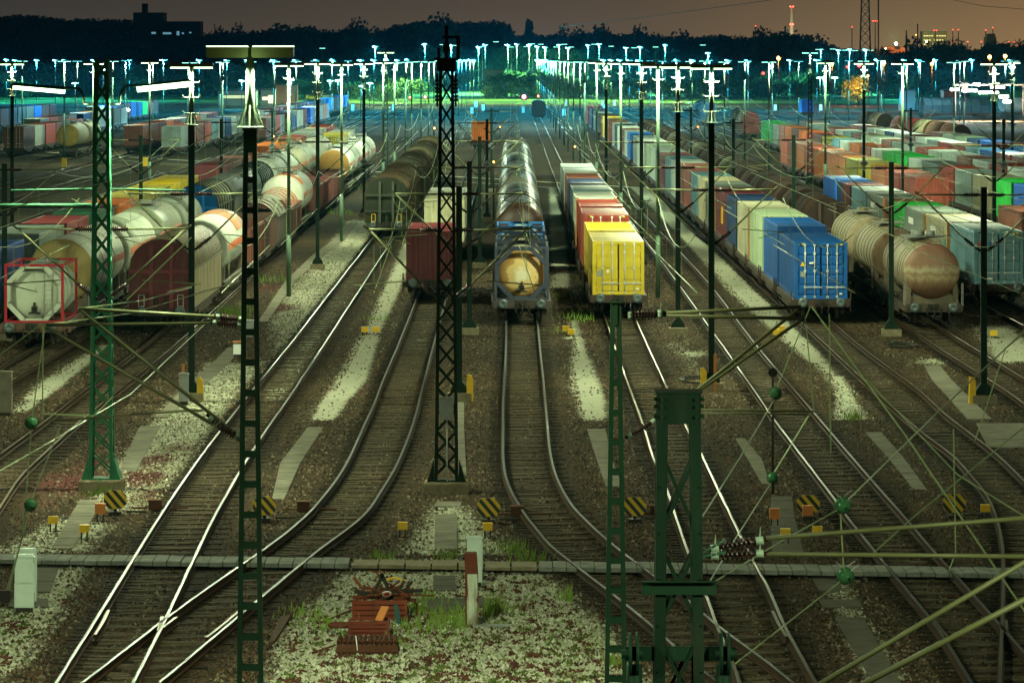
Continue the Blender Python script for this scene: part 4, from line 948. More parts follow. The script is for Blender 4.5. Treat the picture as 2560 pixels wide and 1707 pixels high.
# --- covered and open wagons
def arch(hw, zs, zt, n=10, base=1.12, mid=None):
    p = [(-hw, base), (hw, base), (hw, zs)]
    for i in range(1, n):
        t = math.pi * i / n; p.append((hw * math.cos(t), zs + (zt - zs) * math.sin(t)))
    return p + [(-hw, zs)]
def grow(prof, d, cz=2.6):
    return [(x + d * (1 if x > 0 else -1), z + (d if z > 3.0 else 0)) for x, z in prof]
def covered_wagon(y0, X, Lw, label, group, side, roof, endc, near, style='ribbed', hw=1.38, zs=3.0, zt=4.2, gloss=False, bars=True):
    t = thing('covered_wagon', label, 'wagon', (X, y0, 0), group); underframe(t, Lw, near, (.075, .06, .05), False)
    mat = 'matt' if style in ('hood', 'panel') else 'worn'
    full = arch(hw, zs, zt)
    lo = [(-hw, 1.12), (hw, 1.12), (hw, zs), (-hw, zs)]
    def sd(mb):
        mb.prism(lo, .05, Lw - .05)
        st = {'ribbed': .42, 'panel': 2.4, 'hood': 3.9}[style]; y = .1
        while y < Lw - .2:
            for s in (-1, 1): mb.box(min(s * hw, s * (hw + .05)), max(s * hw, s * (hw + .05)), y, y + (.14 if style == 'ribbed' else .12), 1.15, zs)
            y += st
        for s in (-1, 1): mb.box(min(s * hw, s * (hw + .07)), max(s * hw, s * (hw + .07)), .05, Lw - .05, zs - .12, zs - .02)
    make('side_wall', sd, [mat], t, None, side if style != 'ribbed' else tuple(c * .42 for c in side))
    if style == 'ribbed':
        def sr(mb):
            for y in np.arange(.1, Lw - .9, .98):
                for s in (-1, 1): mb.box(min(s * hw, s * (hw + .06)), max(s * hw, s * (hw + .06)), y, y + .72, 1.18, zs - .14)
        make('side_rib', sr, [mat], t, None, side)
    def rf(mb):
        top = [p for p in full[2:]]
        mb.prism(top, .05, Lw - .05, 0, True, True)
        st = {'ribbed': .9, 'panel': 2.4, 'hood': 4.25}[style]; y = .1
        g_ = [(x * 1.012, zs + (z - zs) * 1.015 + .008) for x, z in top]
        while y < Lw - .2: mb.prism(g_, y, y + .12, 0, True, True); y += st
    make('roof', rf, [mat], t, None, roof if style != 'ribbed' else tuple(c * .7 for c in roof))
    if style == 'panel':
        def rb(mb):
            top = [p for p in full[2:]]
            for y, ww in [(.02, .55), (Lw - .57, .55)] + [(q, .16) for q in np.arange(2.4, Lw - 1.5, 2.4)]:
                mb.prism([(x * 1.03, zs + (z - zs) * 1.04 + .02) for x, z in top], y, y + ww, 0, True, True)
                if ww > .3 or True:
                    for s in (-1, 1): mb.box(min(s * hw, s * (hw + .08)), max(s * hw, s * (hw + .08)), y, y + min(ww, .3), 1.15, zs)
        make('roof_rib', rb, [mat], t, None, tuple(c * .35 for c in roof))
    def en(mb):
        mb.prism([(x * .99, z * .995 + .01) for x, z in full], -.03, .04)
        mb.prism([(x * 1.0, z) for x, z in arch(hw, zs, zt)], -.02, .02)
    make('end_wall', en, [mat], t, None, endc)
    if near or y0 < 400:
        for x in (-.45, .45): ob('end_post', shared(('endpost', zt), lambda mb: mb.box(-.08, .08, -.13, -.03, 1.15, zt - .3), [mat]), t, (x, 0, 0), tuple(min(1, c * 1.9 + .004) for c in endc))  # posts and beams coloured lighter than the wall in place of shading
        make('end_beam', lambda mb: mb.box(-hw, hw, -.11, -.03, zs - .25, zs - .08), [mat], t, None, tuple(min(1, c * 1.7 + .004) for c in endc))
        make('end_beam', lambda mb: mb.box(-hw, hw, -.1, -.03, 1.88, 2.0), [mat], t, None, tuple(c * 1.5 for c in endc))
        for x in (-.24, .24): make('hatch', lambda mb: mb.box(-.13, .13, -.06, -.03, 1.25, 1.72), [mat], t, (x, 0, 0), tuple(c * .3 for c in endc))
    if near:
        def hr(mb):
            for s in (-1, 1): mb.path([(s * 1.0, -.2, 1.2), (s * 1.0, -.2, 1.75), (s * .75, -.2, 1.75), (s * .75, -.2, 1.25), (s * 1.0, -.2, 1.25)], .022, 4)
        make('handrail', hr, ['yellow'] if 'yellow' in label else ['steel'], t)
    return t
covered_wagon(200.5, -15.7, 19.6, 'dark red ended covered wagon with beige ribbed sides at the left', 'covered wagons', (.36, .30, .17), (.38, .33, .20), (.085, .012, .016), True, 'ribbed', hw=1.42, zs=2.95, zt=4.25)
for i in range(8):
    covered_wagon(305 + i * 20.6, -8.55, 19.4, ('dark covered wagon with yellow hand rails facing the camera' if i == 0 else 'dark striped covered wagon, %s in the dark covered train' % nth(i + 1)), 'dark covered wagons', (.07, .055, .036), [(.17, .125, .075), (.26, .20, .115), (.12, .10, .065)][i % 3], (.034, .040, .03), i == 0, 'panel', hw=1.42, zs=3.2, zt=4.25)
for i in range(28):
    c = [(.060, .034, .027), (.055, .036, .028), (.065, .045, .031), (.13, .11, .07), (.05, .034, .027)][0 if i < 4 else (i % 5)]
    covered_wagon(268 + i * 12.9, 18.85, 12.78, '%s hood wagon, %s in the long brown hooded train' % ('dark brown' if c[0] < .1 else 'khaki', nth(i + 1)), 'brown hood wagons', c, c, (.045, .03, .027), i < 2, 'hood', hw=1.38, zs=2.3, zt=4.0)
covered_wagon(288, -20.3, 15, 'grey covered wagon with a bright blue arched end at the left', 'covered wagons', (.10, .11, .085), (.15, .16, .12), (.01, .10, .30), False, 'panel', zs=2.9)
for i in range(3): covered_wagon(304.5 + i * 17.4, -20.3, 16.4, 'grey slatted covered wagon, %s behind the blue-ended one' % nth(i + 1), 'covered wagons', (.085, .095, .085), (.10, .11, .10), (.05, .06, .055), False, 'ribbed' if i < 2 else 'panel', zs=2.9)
def open_wagon(y0, X, Lw, label, col, near, h=2.95, load=None, roof=None, tall=0):
    t = thing('open_wagon', label, 'wagon', (X, y0, 0), 'rusty open wagons'); underframe(t, Lw, near, (.06, .05, .045), False)
    def fn(mb):
        for s in (-1, 1):
            mb.box(s * 1.38 - .04, s * 1.38 + .04, 0, Lw, 1.15, h)
            y = .2
            while y < Lw: mb.box(min(s * 1.42, s * 1.5), max(s * 1.42, s * 1.5), y, y + .14, 1.1, h); y += 1.35
            mb.box(min(s * 1.42, s * 1.5), max(s * 1.42, s * 1.5), 0, Lw, h - .14, h)
        for y in (0, Lw - .08): mb.box(-1.34, 1.34, y, y + .08, 1.15, h + tall)
        for x in (-.9, -.3, .3, .9): mb.box(x - .06, x + .06, -.08, 0, 1.15, h)
        mb.box(-1.34, 1.34, .08, Lw - .08, 1.15, 1.25)
    make('body', fn, ['worn'], t, None, col)
    if roof: make('roof', lambda mb: [mb.rev([(y, 1.36), (y + 1.75, 1.36)], 0, 2.2 + .06 * (k % 2), 18, 0, -1.35, 1.35) for k, y in enumerate(np.arange(.2, Lw - 1.8, 1.8))], ['tank'], t, None, roof)
    return t
open_wagon(245.5, -15.75, 12.6, 'rusty open wagon with a burnt orange headboard behind the striped white tank', (.15, .05, .035), True, 3.0)
open_wagon(259.5, -15.75, 12.6, 'dark rusty open wagon with upright ribs, empty', (.085, .045, .035), True, 3.0)
open_wagon(273.5, -15.75, 14, 'slatted stake wagon under a pale domed cover', (.075, .065, .05), True, 2.7, roof=(.33, .32, .24))
open_wagon(289.5, -15.8, 16, 'stake wagon under an orange and white domed cover', (.12, .05, .04), False, 2.7, roof=(.33, .12, .06))
open_wagon(329, -15.85, 12.6, 'rusty red open wagon behind the orange-brown covered tank', (.18, .055, .045), False, 2.9)
open_wagon(343, -15.85, 12.6, 'rusty red open wagon, middle of three', (.16, .05, .04), False, 2.9)
open_wagon(357, -15.85, 12.6, 'rusty red open wagon, third of three', (.19, .06, .05), False, 2.9)
open_wagon(371, -15.85, 12.6, 'brown open wagon in front of the rusty-ended white tank', (.15, .06, .045), False, 2.9)
# far hooded wagons, right of the container rows
GH = 'far hooded wagons on the right'
covered_wagon(680, 36.2, 17, 'far hooded wagon with a faded red end behind the container rows', GH, (.17, .13, .12), (.20, .20, .16), (.24, .07, .07), False, 'panel', zs=2.7, zt=4.4)
covered_wagon(699, 36.2, 17, 'far grey hooded wagon behind the red-ended one', GH, (.14, .12, .11), (.18, .18, .15), (.1, .09, .08), False, 'panel', zs=2.7, zt=4.4)
covered_wagon(820, 36.0, 17, 'far blue hooded wagon, first of the pair', GH, (.04, .09, .13), (.06, .15, .20), (.02, .04, .06), False, 'panel', zs=2.7, zt=4.4)
covered_wagon(839, 36.0, 17, 'far blue hooded wagon, second of the pair', GH, (.05, .12, .17), (.06, .15, .20), (.03, .06, .08), False, 'panel', zs=2.7, zt=4.4)
for i, (y, X, c, e) in enumerate(((560, 56.2, (.22, .09, .06), (.03, .02, .02)), (578, 56.2, (.20, .10, .07), (.1, .05, .04)), (598, 56.2, (.33, .28, .16), (.2, .1, .06)), (616, 56.2, (.28, .06, .05), (.2, .06, .05)), (634, 56.2, (.24, .08, .07), (.2, .1, .08)), (675, 56.2, (.20, .15, .10), (.02, .015, .013)), (694, 56.2, (.16, .12, .09), (.05, .04, .03)))):
    covered_wagon(y, X, 16.5, '%s hooded wagon, %s in the row by the blue-lit tracks' % (('rusty brown', 'brown', 'cream', 'red', 'reddish', 'tan', 'dull tan')[i], nth(i + 1)), GH, c, c, e, False, 'hood', zs=2.2, zt=4.1)
# the train crossing at far right
def rotate(o, a, loc): o.rotation_euler = (0, 0, a); o.location = loc
A0 = R(-62)
def far_place(o, d): rotate(o, A0, (86.5 + d * math.sin(-A0), 925 + d * math.cos(-A0), 0))
far_place(covered_wagon(0, 0, 17, 'blue covered wagon at the head of the train under the floodlights', 'train under the floodlights', (.05, .13, .18), (.10, .24, .30), (.04, .1, .14), False, 'panel', zs=2.7, zt=4.3), -3)
far_place(tank_wagon(0, 0, 15, 1.45, 2.8, 'pale blue-white tank wagon under the floodlights', 'train under the floodlights', (.40, .55, .58), False), 17)
o = tank_container(0, 0, 'pale tank container in a yellow frame under the floodlights', 'train under the floodlights', (.50, .52, .05), (.40, .55, .55), (.4, .5, .5), False); far_place(o, 34); o.location.z = 1.15
far_place(flatcar(0, 0, 9, False, 'flat wagon under the yellow-framed tank container', 'train under the floodlights'), 33)
far_place(tank_wagon(0, 0, 15, 1.45, 2.8, 'dull tank wagon at the right edge beyond the floodlights', 'train under the floodlights', (.22, .20, .18), False), 44)
container('brightblue', 940, 62, 12.19, 2.6, 'long bright blue container on the blue-lit tracks', None, end='corr'); flatcar(939.5, 62, 12.8, False, 'flat wagon under the long blue container on the blue-lit tracks', 'flat wagons')

# ---------------------------------------------------------------- lamps, masts and overhead line
GREEN = (.007, .024, .014)
PALE = (.085, .12, .085)
NEARC, MIDC, FARC = (.86, 1.0, .60), (.74, 1.0, .66), (.05, .58, .92)
def lamp(parent, loc, power, col, radius=.09, down=False):
    d = bpy.data.lights.new('lamp_light', 'SPOT' if down else 'POINT'); d.energy = power; d.color = col; d.shadow_soft_size = radius
    if down: d.spot_size = R(174); d.spot_blend = .30          # shaded from above by the lamp housing
    o = bpy.data.objects.new('lamp_light', d); COL.objects.link(o); o.location = loc
    if parent: o.parent = parent
    return o
def footing_fn(mb): mb.box(-.42, .42, -.42, .42, 0, .32)
def post_fn(h, w=.105):
    def fn(mb):                                             # rolled H section
        mb.box(-w, w, -w, -w + .02, .32, h); mb.box(-w, w, w - .02, w, .32, h); mb.box(-.012, .012, -w + .02, w - .02, .32, h)
        mb.box(-w - .004, -w + .012, -w, w, .32, h - .01)
        mb.prism([(-.32, .32), (.32, .32), (.28, .5), (.12, .72), (-.12, .72), (-.28, .5)], -.16, .16)
        mb.box(-w - .01, w + .01, -w - .01, w + .01, h, h + .03)
    return fn
def head_fn(w):
    def fn(mb):
        mb.prism([(.06, -.02), (w, -.02), (w, -.12), (w - .03, -.165), (.09, -.165), (.06, -.12)], -.17, .17)
        mb.box(w - .1, w - .04, -.03, .03, -.02, .03)
    return fn
def tubeh_fn(w):
    def fn(mb): mb.box(.10, w - .03, -.10, .10, -.215, -.166)
    return fn
def crossbar_fn(w):
    def fn(mb):
        mb.tube((-w, -.07, 0), (w, -.07, 0), .022, 6)
        for s in (-1, 1): mb.tube((s * w, -.07, 0), (s * (w + .04), -.07, .09), .026, 5)
    return fn
def upper_fn(z0, z1):
    def fn(mb):
        mb.tube((0, 0, z0), (0, 0, z1), .095, 12, r2=.07)
        if z0 > 5:
            mb.tube((0, 0, z0), (0, 0, z0 + .03), .24, 14)
            for a in range(8):
                t = 2 * math.pi * a / 8; mb.bar((.22 * math.cos(t), .22 * math.sin(t), z0 + .03), (.09 * math.cos(t), .09 * math.sin(t), z0 + .42), .03, .03)
    return fn
def diamond_fn(mb):
    mb.prism([(0, -.33), (.33, 0), (0, .33), (-.33, 0)], -.02, 0)
def diamond2_fn(mb):
    for a in (.30, .17):
        p = [(0, -a), (a, 0), (0, a), (-a, 0)]
        for k in range(4): mb.bar((p[k][0], -.028, p[k][1]), (p[(k + 1) % 4][0], -.028, p[(k + 1) % 4][1]), .045, .012)
def diamond(root, z):
    o = ob('diamond_sign', shared(('diamond',), diamond_fn, ['navyenamel']), root, (0, -.15, z)); ob('marking', shared(('diamond2',), diamond2_fn, ['galv']), o)
def cantilever(root, s, reach, zt=7.45, zl=5.45, simple=False, ins=True):
    """hinged tubular bracket: level top tube, rising strut, steady arm, brown insulators"""
    def fn(mb):
        r = .032
        mb.tube((s * .75, 0, zt), (s * reach, 0, zt + .02), r, 6); mb.tube((s * .7, 0, zl + .45), (s * (reach - .05), 0, zt - .02), r, 6)
        mb.tube((s * 1.15, 0, 6.0), (s * (reach + .45), 0, 5.88), .018, 5); mb.tube((s * (reach + .4), 0, 5.9), (s * (reach - .55), 0, 5.66), .015, 5)
        mb.tube((s * reach, 0, zt), (s * (reach + .15), 0, zt + .12), .03, 5)
    ob('cantilever', shared(('cantilever', s, reach, zt, zl), fn, ['tubing']), root)
    def fi(mb):
        for (p, q) in (((s * .12, 0, zt), (s * .75, 0, zt)), ((s * .12, 0, zl), (s * .7, 0, zl + .45))):
            p, q = Vector(p), Vector(q); mb.tube(p, q, .045, 6)
            for k in range(7): c = p.lerp(q, .2 + .1 * k); e = p.lerp(q, .24 + .1 * k); mb.tube(c, e, .085, 8)
            for f in (.14, .88): c = p.lerp(q, f); mb.tube(c, c + Vector((0, 0, .22)), .014, 4, r2=.004)
    ob('insulator', shared(('insulator', s, zt, zl), fi, ['insul']), root)
LAMPN = {}
def lamp_mast(X, Y, kind, label, group='lamp masts along the tracks', h=12.12, power=900, w=.78, post_h=9.9, cant=None, sign=False, col=None, tube=None):
    far = Y > 440
    if col is None: col = NEARC if Y < 330 else tuple(a_ + (b_ - a_) * min(1, max(0, (Y - 620) / 330)) for a_, b_ in zip(MIDC, FARC))
    if tube is None: tube = 'tube' if Y < 430 else 'tubefar' if Y < 700 else 'tubeblue'
    if far:
        def fn(mb):
            mb.tube((0, 0, 0), (0, 0, post_h if kind == 'T' else 6), .1 if kind == 'T' else .085, 6); mb.tube((0, 0, post_h if kind == 'T' else 6), (0, 0, h - .03), .08, 6, 1)
            for z in ((10.3, 11.0, 11.5) if kind == 'T' else (11.2,)): mb.tube((-.36, -.07, z), (.36, -.07, z), .03, 4, 1)
        o = ob('lamp_mast', shared(('farmast', kind, h), fn, ['darkpost', 'palepost']), None, (X, Y, 0)); tag(o, label, 'lamp mast', group)
        def fh(mb):
            for s in (-1, 1): mb.box(min(s * .06, s * w), max(s * .06, s * w), -.16, .16, -.16, -.02); mb.box(min(s * .1, s * (w - .03)), max(s * .1, s * (w - .03)), -.1, .1, -.215, -.166, 1)
        ob('lamp_head', shared(('farhead', h, tube, w), fh, ['dark', tube]), o, (0, 0, h))
        lamp(o, (.4, 0, h - .32), power * 2, col, .1, True)
        if Y > 880: lamp(o, (-.4, -.3, h - .1), power * .22, FARC, .1)     # stray light into the mist
        return o
    r = thing('lamp_mast', label, 'lamp mast', (X, Y, 0), group)
    if kind == 'T':
        ob('footing', shared(('footing',), footing_fn, ['concrete']), r)
        ob('post', shared(('post', post_h), post_fn(post_h), ['mast']), r, None, GREEN)
        ob('upper_pole', shared(('upper', post_h, h), upper_fn(post_h + .03, h - .03), ['mast']), r, None, PALE)
        bars = [post_h + .45, post_h + 1.02, post_h + 1.55]
    elif kind == 't':
        def fn(mb): mb.tube((0, 0, 0), (0, 0, 3.2), .12, 10); mb.tube((0, 0, 3.2), (0, 0, h - .03), .095, 10, r2=.07)
        ob('pole', shared(('thinpole', h), fn, ['mast']), r, None, (.10, .17, .11))
        bars = [h - .85]
    else: bars = []
    for k, z in enumerate(bars): ob('crossbar', shared(('crossbar', .28), crossbar_fn(.28), ['dullbar']), r, (0, 0, z))
    for s in (-1, 1):
        hd = ob('lamp_head', shared(('head', w), head_fn(w), ['headmetal']), r, (0, 0, h)); hd.scale = (s, 1, 1)
        ob('lamp_tube', shared(('tube', w, tube), tubeh_fn(w), [tube]), hd)
        lamp(r, (s * .42, 0, h - .34), power, col, .09, True)
    if cant:
        for s, reach in cant: cantilever(r, s, reach)
    if sign: diamond(r, 4.3)
    return r
PW = 5800
# --- rows of lamp masts (distance, kind); farthest middle ones added to light the grass
rows = [('row left of the dark covered wagons', -11.5, [(161, 'T'), (232, 't'), (262, 'T'), (302, 't'), (349, 'T'), (395, 't'), (440, 't'), (478, 'T'), (520, 't'), (565, 't'), (612, 't'), (660, 't'), (710, 't'), (765, 't'), (825, 't'), (890, 't'), (960, 't'), (1040, 't'), (1130, 't'), (1225, 't'), (1330, 't')]),
        ('row right of the yellow train', 7.4, [(166, 'T'), (200, 'T'), (231, 't'), (261, 'T'), (305, 't'), (349, 'T'), (396, 't'), (448, 'T'), (495, 't'), (540, 't'), (590, 't'), (640, 't'), (690, 't'), (745, 't'), (800, 't'), (860, 't'), (925, 't'), (990, 't'), (1060, 't'), (1140, 't'), (1235, 't'), (1340, 't')]),
        ('row beyond the blue-headed train', 27.0, [(251, 'T'), (309, 't'), (344, 'T'), (388, 't'), (470, 't'), (520, 'T'), (570, 't'), (625, 't'), (680, 't'), (740, 't'), (805, 't'), (875, 't'), (950, 't'), (1030, 't'), (1120, 't'), (1215, 't'), (1320, 't')]),
        ('row behind the left container train', -32.3, [(289, 'T'), (345, 't'), (398, 't'), (450, 't'), (502, 'T'), (555, 't'), (610, 't'), (670, 't'), (735, 't'), (805, 't'), (880, 't'), (960, 't'), (1050, 't'), (1150, 't'), (1260, 't'), (1370, 't')]),
        ('row among the far left trains', -52.0, [(520, 't'), (585, 'T'), (650, 't'), (720, 't'), (800, 't'), (885, 't'), (975, 't'), (1075, 't'), (1190, 't'), (1300, 't')]),
        ('row at the far left yard edge', -70.0, [(640, 'T'), (720, 't'), (810, 't'), (900, 't'), (1000, 't'), (1100, 't')]),
        ('row behind the right container rows', 47.0, [(420, 'T'), (475, 't'), (535, 't'), (600, 'T'), (665, 't'), (735, 't'), (810, 't'), (890, 't'), (975, 't'), (1065, 't'), (1170, 't'), (1280, 't')]),
        ('row by the blue-lit tracks', 66.0, [(590, 'T'), (655, 't'), (725, 't'), (800, 't'), (880, 't'), (970, 't'), (1065, 't')]),
        ('row along the far left road', -112.0, [(930, 't'), (1010, 't'), (1100, 't'), (1200, 't'), (1310, 't')]),
        ('outermost row at far left', -140.0, [(1240, 't'), (1320, 't'), (1400, 't')]),
        ('outermost row at far right', 118.0, [(1060, 't'), (1150, 't'), (1250, 't'), (1350, 't')]),
        ('row by the floodlit train', 88.0, [(800, 't'), (880, 't'), (970, 't'), (1080, 't')])]
for rname, X, items in rows:
    for i, (Y, kind) in enumerate(items):
        cant = None
        if kind == 'T' and Y < 300 and abs(X) < 30: cant = [(-1, 2.3), (1, 2.3)]
        hj = 12.12 + random.uniform(-.06, .08)
        lamp_mast(X + random.uniform(-.15, .15), Y, kind, '%s lit lamp mast, %s from near end of %s' % ('thick' if kind == 'T' else 'slender', nth(i + 1), rname), power=PW if Y < 440 else PW * 1.35 if Y < 760 else PW * 4.5 if Y < 1145 else PW * 8, col=(.55, 1.0, .36) if Y > 1145 and -60 < X < 60 else None, cant=cant, sign=(kind == 'T' and 300 < Y < 520), h=round(hj, 2))
# unseen lamp masts added on both sides and beside the camera to light the foreground
for i, (X, Y) in enumerate(((-32, 110), (-32, 175), (-32, 232), (27.5, 120), (27.5, 180), (-14, 52), (13, 50))):
    lamp_mast(X, Y, 'T', 'unseen added lamp mast, %s of those beside the nearest tracks' % nth(i + 1), power=PW * (1.1 if Y < 60 else .8))
# higher lamps on the far rise in front of the wood
hi = [(938, 116), (806, 121), (1062, 110), (1106, 112), (1128, 113), (1140, 114), (1196, 118), (1206, 117), (1213, 112), (1240, 105), (1270, 112), (1278, 118), (1292, 110), (1316, 117), (1323, 112), (1331, 110), (1343, 116), (1352, 111), (1363, 118), (1390, 118), (1398, 112), (1411, 111), (1420, 119), (1428, 118),
      (1470, 113), (1485, 111), (1498, 110), (1528, 116), (1565, 119), (1585, 120), (1600, 117), (1639, 118), (1663, 112), (1757, 113), (1770, 132), (2045, 124), (2052, 123), (2082, 123), (2096, 125), (2112, 126), (2124, 123), (2138, 127), (2164, 124), (2177, 126)]
for i, (x, y) in enumerate(hi):
    Yd = 1480 + (i * 37) % 150; p = at(x, y, Yd)
    if i % 2 == 0:
        o = lamp_mast(p.x, Yd, 't', 'tiny lit lamp mast on the far rise before the dark wood', 'tiny lamp masts on the far rise', h=round(p.z, 2), power=110000 if 1220 < x < 1440 else 80000, tube='tubefar', col=(.45, 1.0, .35) if 1220 < x < 1440 else (.10, .75, .75), w=1.0)
    else:
        def fn(mb): mb.tube((0, 0, 0), (0, 0, 1), .1, 5)
        o = ob('lamp_mast', shared(('risepole',), fn, ['palepost']), None, (p.x, Yd, 0)); o.scale = (1, 1, p.z)
        tag(o, 'tiny lit lamp mast on the far rise before the dark wood', 'lamp mast', 'tiny lamp masts on the far rise')
        q = make('lamp_head', lambda mb: (mb.box(-1.0, 1.0, -.15, .15, 0, .12), mb.box(-.95, .95, -.12, .12, -.1, 0, 1)), ['dark', 'tubefar'], None, (0, 0, 1)); q.parent = o; q.scale = (1, 1, 1 / p.z)

# --- steel masts
def ladder_fn(h, wb, wt, dz=.56):
    def fn(mb):
        for s in (-1, 1):
            for (a, b_) in ((0, 1),):
                i = len(mb.v)
                for z, w in ((0, wb), (h, wt)):
                    xo, xi = s * w / 2, s * (w / 2 - .085)
                    for x, y in ((xo, -.10), (xi, -.10), (xi, -.085), (xo - s * .015, -.085), (xo - s * .015, .085), (xi, .085), (xi, .10), (xo, .10)): mb.v.append((x, y, z))
                for k in range(8):
                    q = (i + k, i + (k + 1) % 8, i + 8 + (k + 1) % 8, i + 8 + k); mb.f.append(q if s > 0 else q[::-1]); mb.m.append(0); mb.s.append(False)
                mb.f.append(tuple(i + 8 + k for k in range(8))); mb.m.append(0); mb.s.append(False)
        z = .5
        while z < h - .3:
            w = wb + (wt - wb) * z / h
            for y in (-.093, .093): mb.box(-w / 2 + .08, w / 2 - .08, y - .006, y + .006, z, z + .11)
            z += dz
        w = wt
        mb.box(-w / 2 + .07, w / 2 - .07, -.112, .112, h - .42, h); mb.box(-w / 2 - .02, w / 2 + .02, -.13, .13, h, h + .025)
    return fn
def lattice_fn(h, wb, wt, dz, leg=.09, plate=0.0, rivet=False):
    def fn(mb):
        W = lambda z: wb + (wt - wb) * z / h
        for sx_ in (-1, 1):
            for sy in (-1, 1):
                i = len(mb.v)
                for z in (0.3, h):
                    x, y = sx_ * W(z) / 2, sy * W(z) / 2
                    for dx, dy in ((0, 0), (-sx_ * leg, 0), (-sx_ * leg, -sy * .012), (-sx_ * .012, -sy * .012), (-sx_ * .012, -sy * leg), (0, -sy * leg)): mb.v.append((x + dx, y + dy, z))
                for k in range(6):
                    q = (i + k, i + (k + 1) % 6, i + 6 + (k + 1) % 6, i + 6 + k); mb.f.append(q if sx_ * sy > 0 else q[::-1]); mb.m.append(0); mb.s.append(False)
                if rivet:
                    z = .6
                    while z < h - .8:
                        x, y = sx_ * (W(z) / 2 - .04), -W(z) / 2 - .002
                        mb.tube((x, y, z), (x, y - .012, z), .014, 6); z += dz / 2
        z = .5
        while z < h - dz - plate:
            a, b_ = W(z) / 2 - .03, W(z + dz) / 2 - .03
            for sy in (-1, 1):
                y0, y1 = sy * (a + .012), sy * (b_ + .012)
                mb.bar((-a, y0, z), (b_, y1, z + dz), .05, .01); mb.bar((a, y0 - sy * .014, z), (-b_, y1 - sy * .014, z + dz), .05, .01)
                i = len(mb.v)
                for (p, q) in (((sy * (a + .01), -a, z), (sy * (b_ + .01), b_, z + dz)), ((sy * (a - .004), a, z), (sy * (b_ - .004), -b_, z + dz))): mb.tube(p, q, .018, 4)
            z += dz
        if plate:
            w = W(h); mb.box(-w / 2 + .02, w / 2 - .02, -w / 2 - .012, -w / 2 - .003, h - plate, h); mb.box(-w / 2 + .02, w / 2 - .02, w / 2 + .003, w / 2 + .012, h - plate, h); mb.box(-w / 2 - .03, w / 2 + .03, -w / 2 - .03, w / 2 + .03, h, h + .02)
        w = wb
        for sx_ in (-1, 1): mb.prism([(sx_ * w / 2, .3), (sx_ * (w / 2 + .22), .3), (sx_ * (w / 2 + .02), .95)], -w / 2, w / 2)
        mb.box(-w / 2, w / 2, -w / 2 - .01, w / 2 + .01, .3, .38)
    return fn
def foot2(mb): mb.box(-.62, .62, -.55, .55, 0, .3); mb.box(-.6, -.03, -.5, .5, .3, .33); mb.box(.03, .6, -.5, .5, .3, .33)
# tall ladder mast that carries a lamp
r = thing('ladder_mast', 'tall green ladder mast with a lit lamp on top, left of centre', 'mast', (-4.82, 82.5, 0), 'near catenary masts')
make('post', ladder_fn(11.0, .50, .24), ['mast'], r, None, (.010, .042, .019)); ob('upper_pole', shared(('upper', 11.0, 12.5), upper_fn(11.03, 12.5), ['mast']), r, None, (.035, .055, .035))
for s in (-1, 1):
    hd = make('lamp_head', lambda mb: mb.prism([(.03, .0), (.80, .0), (.80, -.17), (.76, -.2), (.06, -.2), (.03, -.17)], -.2, .2), ['headmetal'], r, (0, 0, 12.52)); hd.scale = (s, 1, 1)
    make('lamp_tube', lambda mb: (mb.box(.05, .80, -.20, -.17, .002, .02), mb.box(.05, .80, .17, .20, .002, .02), mb.box(.07, .74, -.10, .10, -.19, -.199)), ['tube_rimglow'], hd)  # glowing strips on the top edges imitate a bright outline; the tube sits below
    lamp(r, (s * .45, 0, 12.1), PW * .75, NEARC, .09, True)
lamp(r, (0, -.9, 12.25), 14, (.62, 1.0, .35), .15)                    # added unseen lamp in front, imitating spill on the housing
def cant_pts(root, Y, tubes, insul, thin=(), mat='tubing'):
    o = root.location
    def fn(mb):
        for a, b_ in tubes: mb.tube(atd(*a, Y) - o, atd(*b_, Y) - o, .034, 8)
        for a, b_ in thin: mb.tube(atd(*a, Y) - o, atd(*b_, Y) - o, .017, 6)
    make('cantilever', fn, [mat], root)
    for a, b_ in insul:
        def fi(mb):
            p, q = atd(*a, Y) - o, atd(*b_, Y) - o; mb.tube(p, q, .03, 6); u = q - p
            for k in range(7): mb.tube(p + u * (.25 + .075 * k), p + u * (.285 + .075 * k), .075, 10)
            for f in (.14, .86): c = p + u * f; mb.tube(c - u * .06, c + u * .06, .058, 8, 1); mb.tube(c, c + Vector((.01, 0, .2)), .015, 4, 1, r2=.004)
        make('insulator', fi, ['insul', 'insulcap'], root)
cant_pts(r, 82.5, [((492, 727), (181, 709)), ((484, 741), (103, 746)), ((524, 982), (186, 712)), ((508, 985), (100, 748))], [((563, 735), (490, 727)), ((563, 747), (482, 741)), ((556, 1012), (486, 968)), ((556, 1014), (474, 952))],
         [((116, 967), (455, 940)), ((300, 951), (465, 942))])
# ladder mast right of centre
r = thing('ladder_mast', 'shorter green ladder mast below the yellow container', 'mast', (1.97, 85, 0), 'near catenary masts')
make('post', ladder_fn(7.68, .44, .20), ['mast'], r, None, (.010, .042, .019))
cant_pts(r, 85, [((1530, 718), (1840, 705)), ((1530, 724), (1842, 732)), ((1505, 966), (1840, 735)), ((1505, 972), (1832, 712))], [((1434, 720), (1530, 718)), ((1434, 728), (1530, 724)), ((1436, 1006), (1512, 962))], [((1600, 940), (1872, 945)), ((1600, 948), (1862, 952))], 'olivetube')
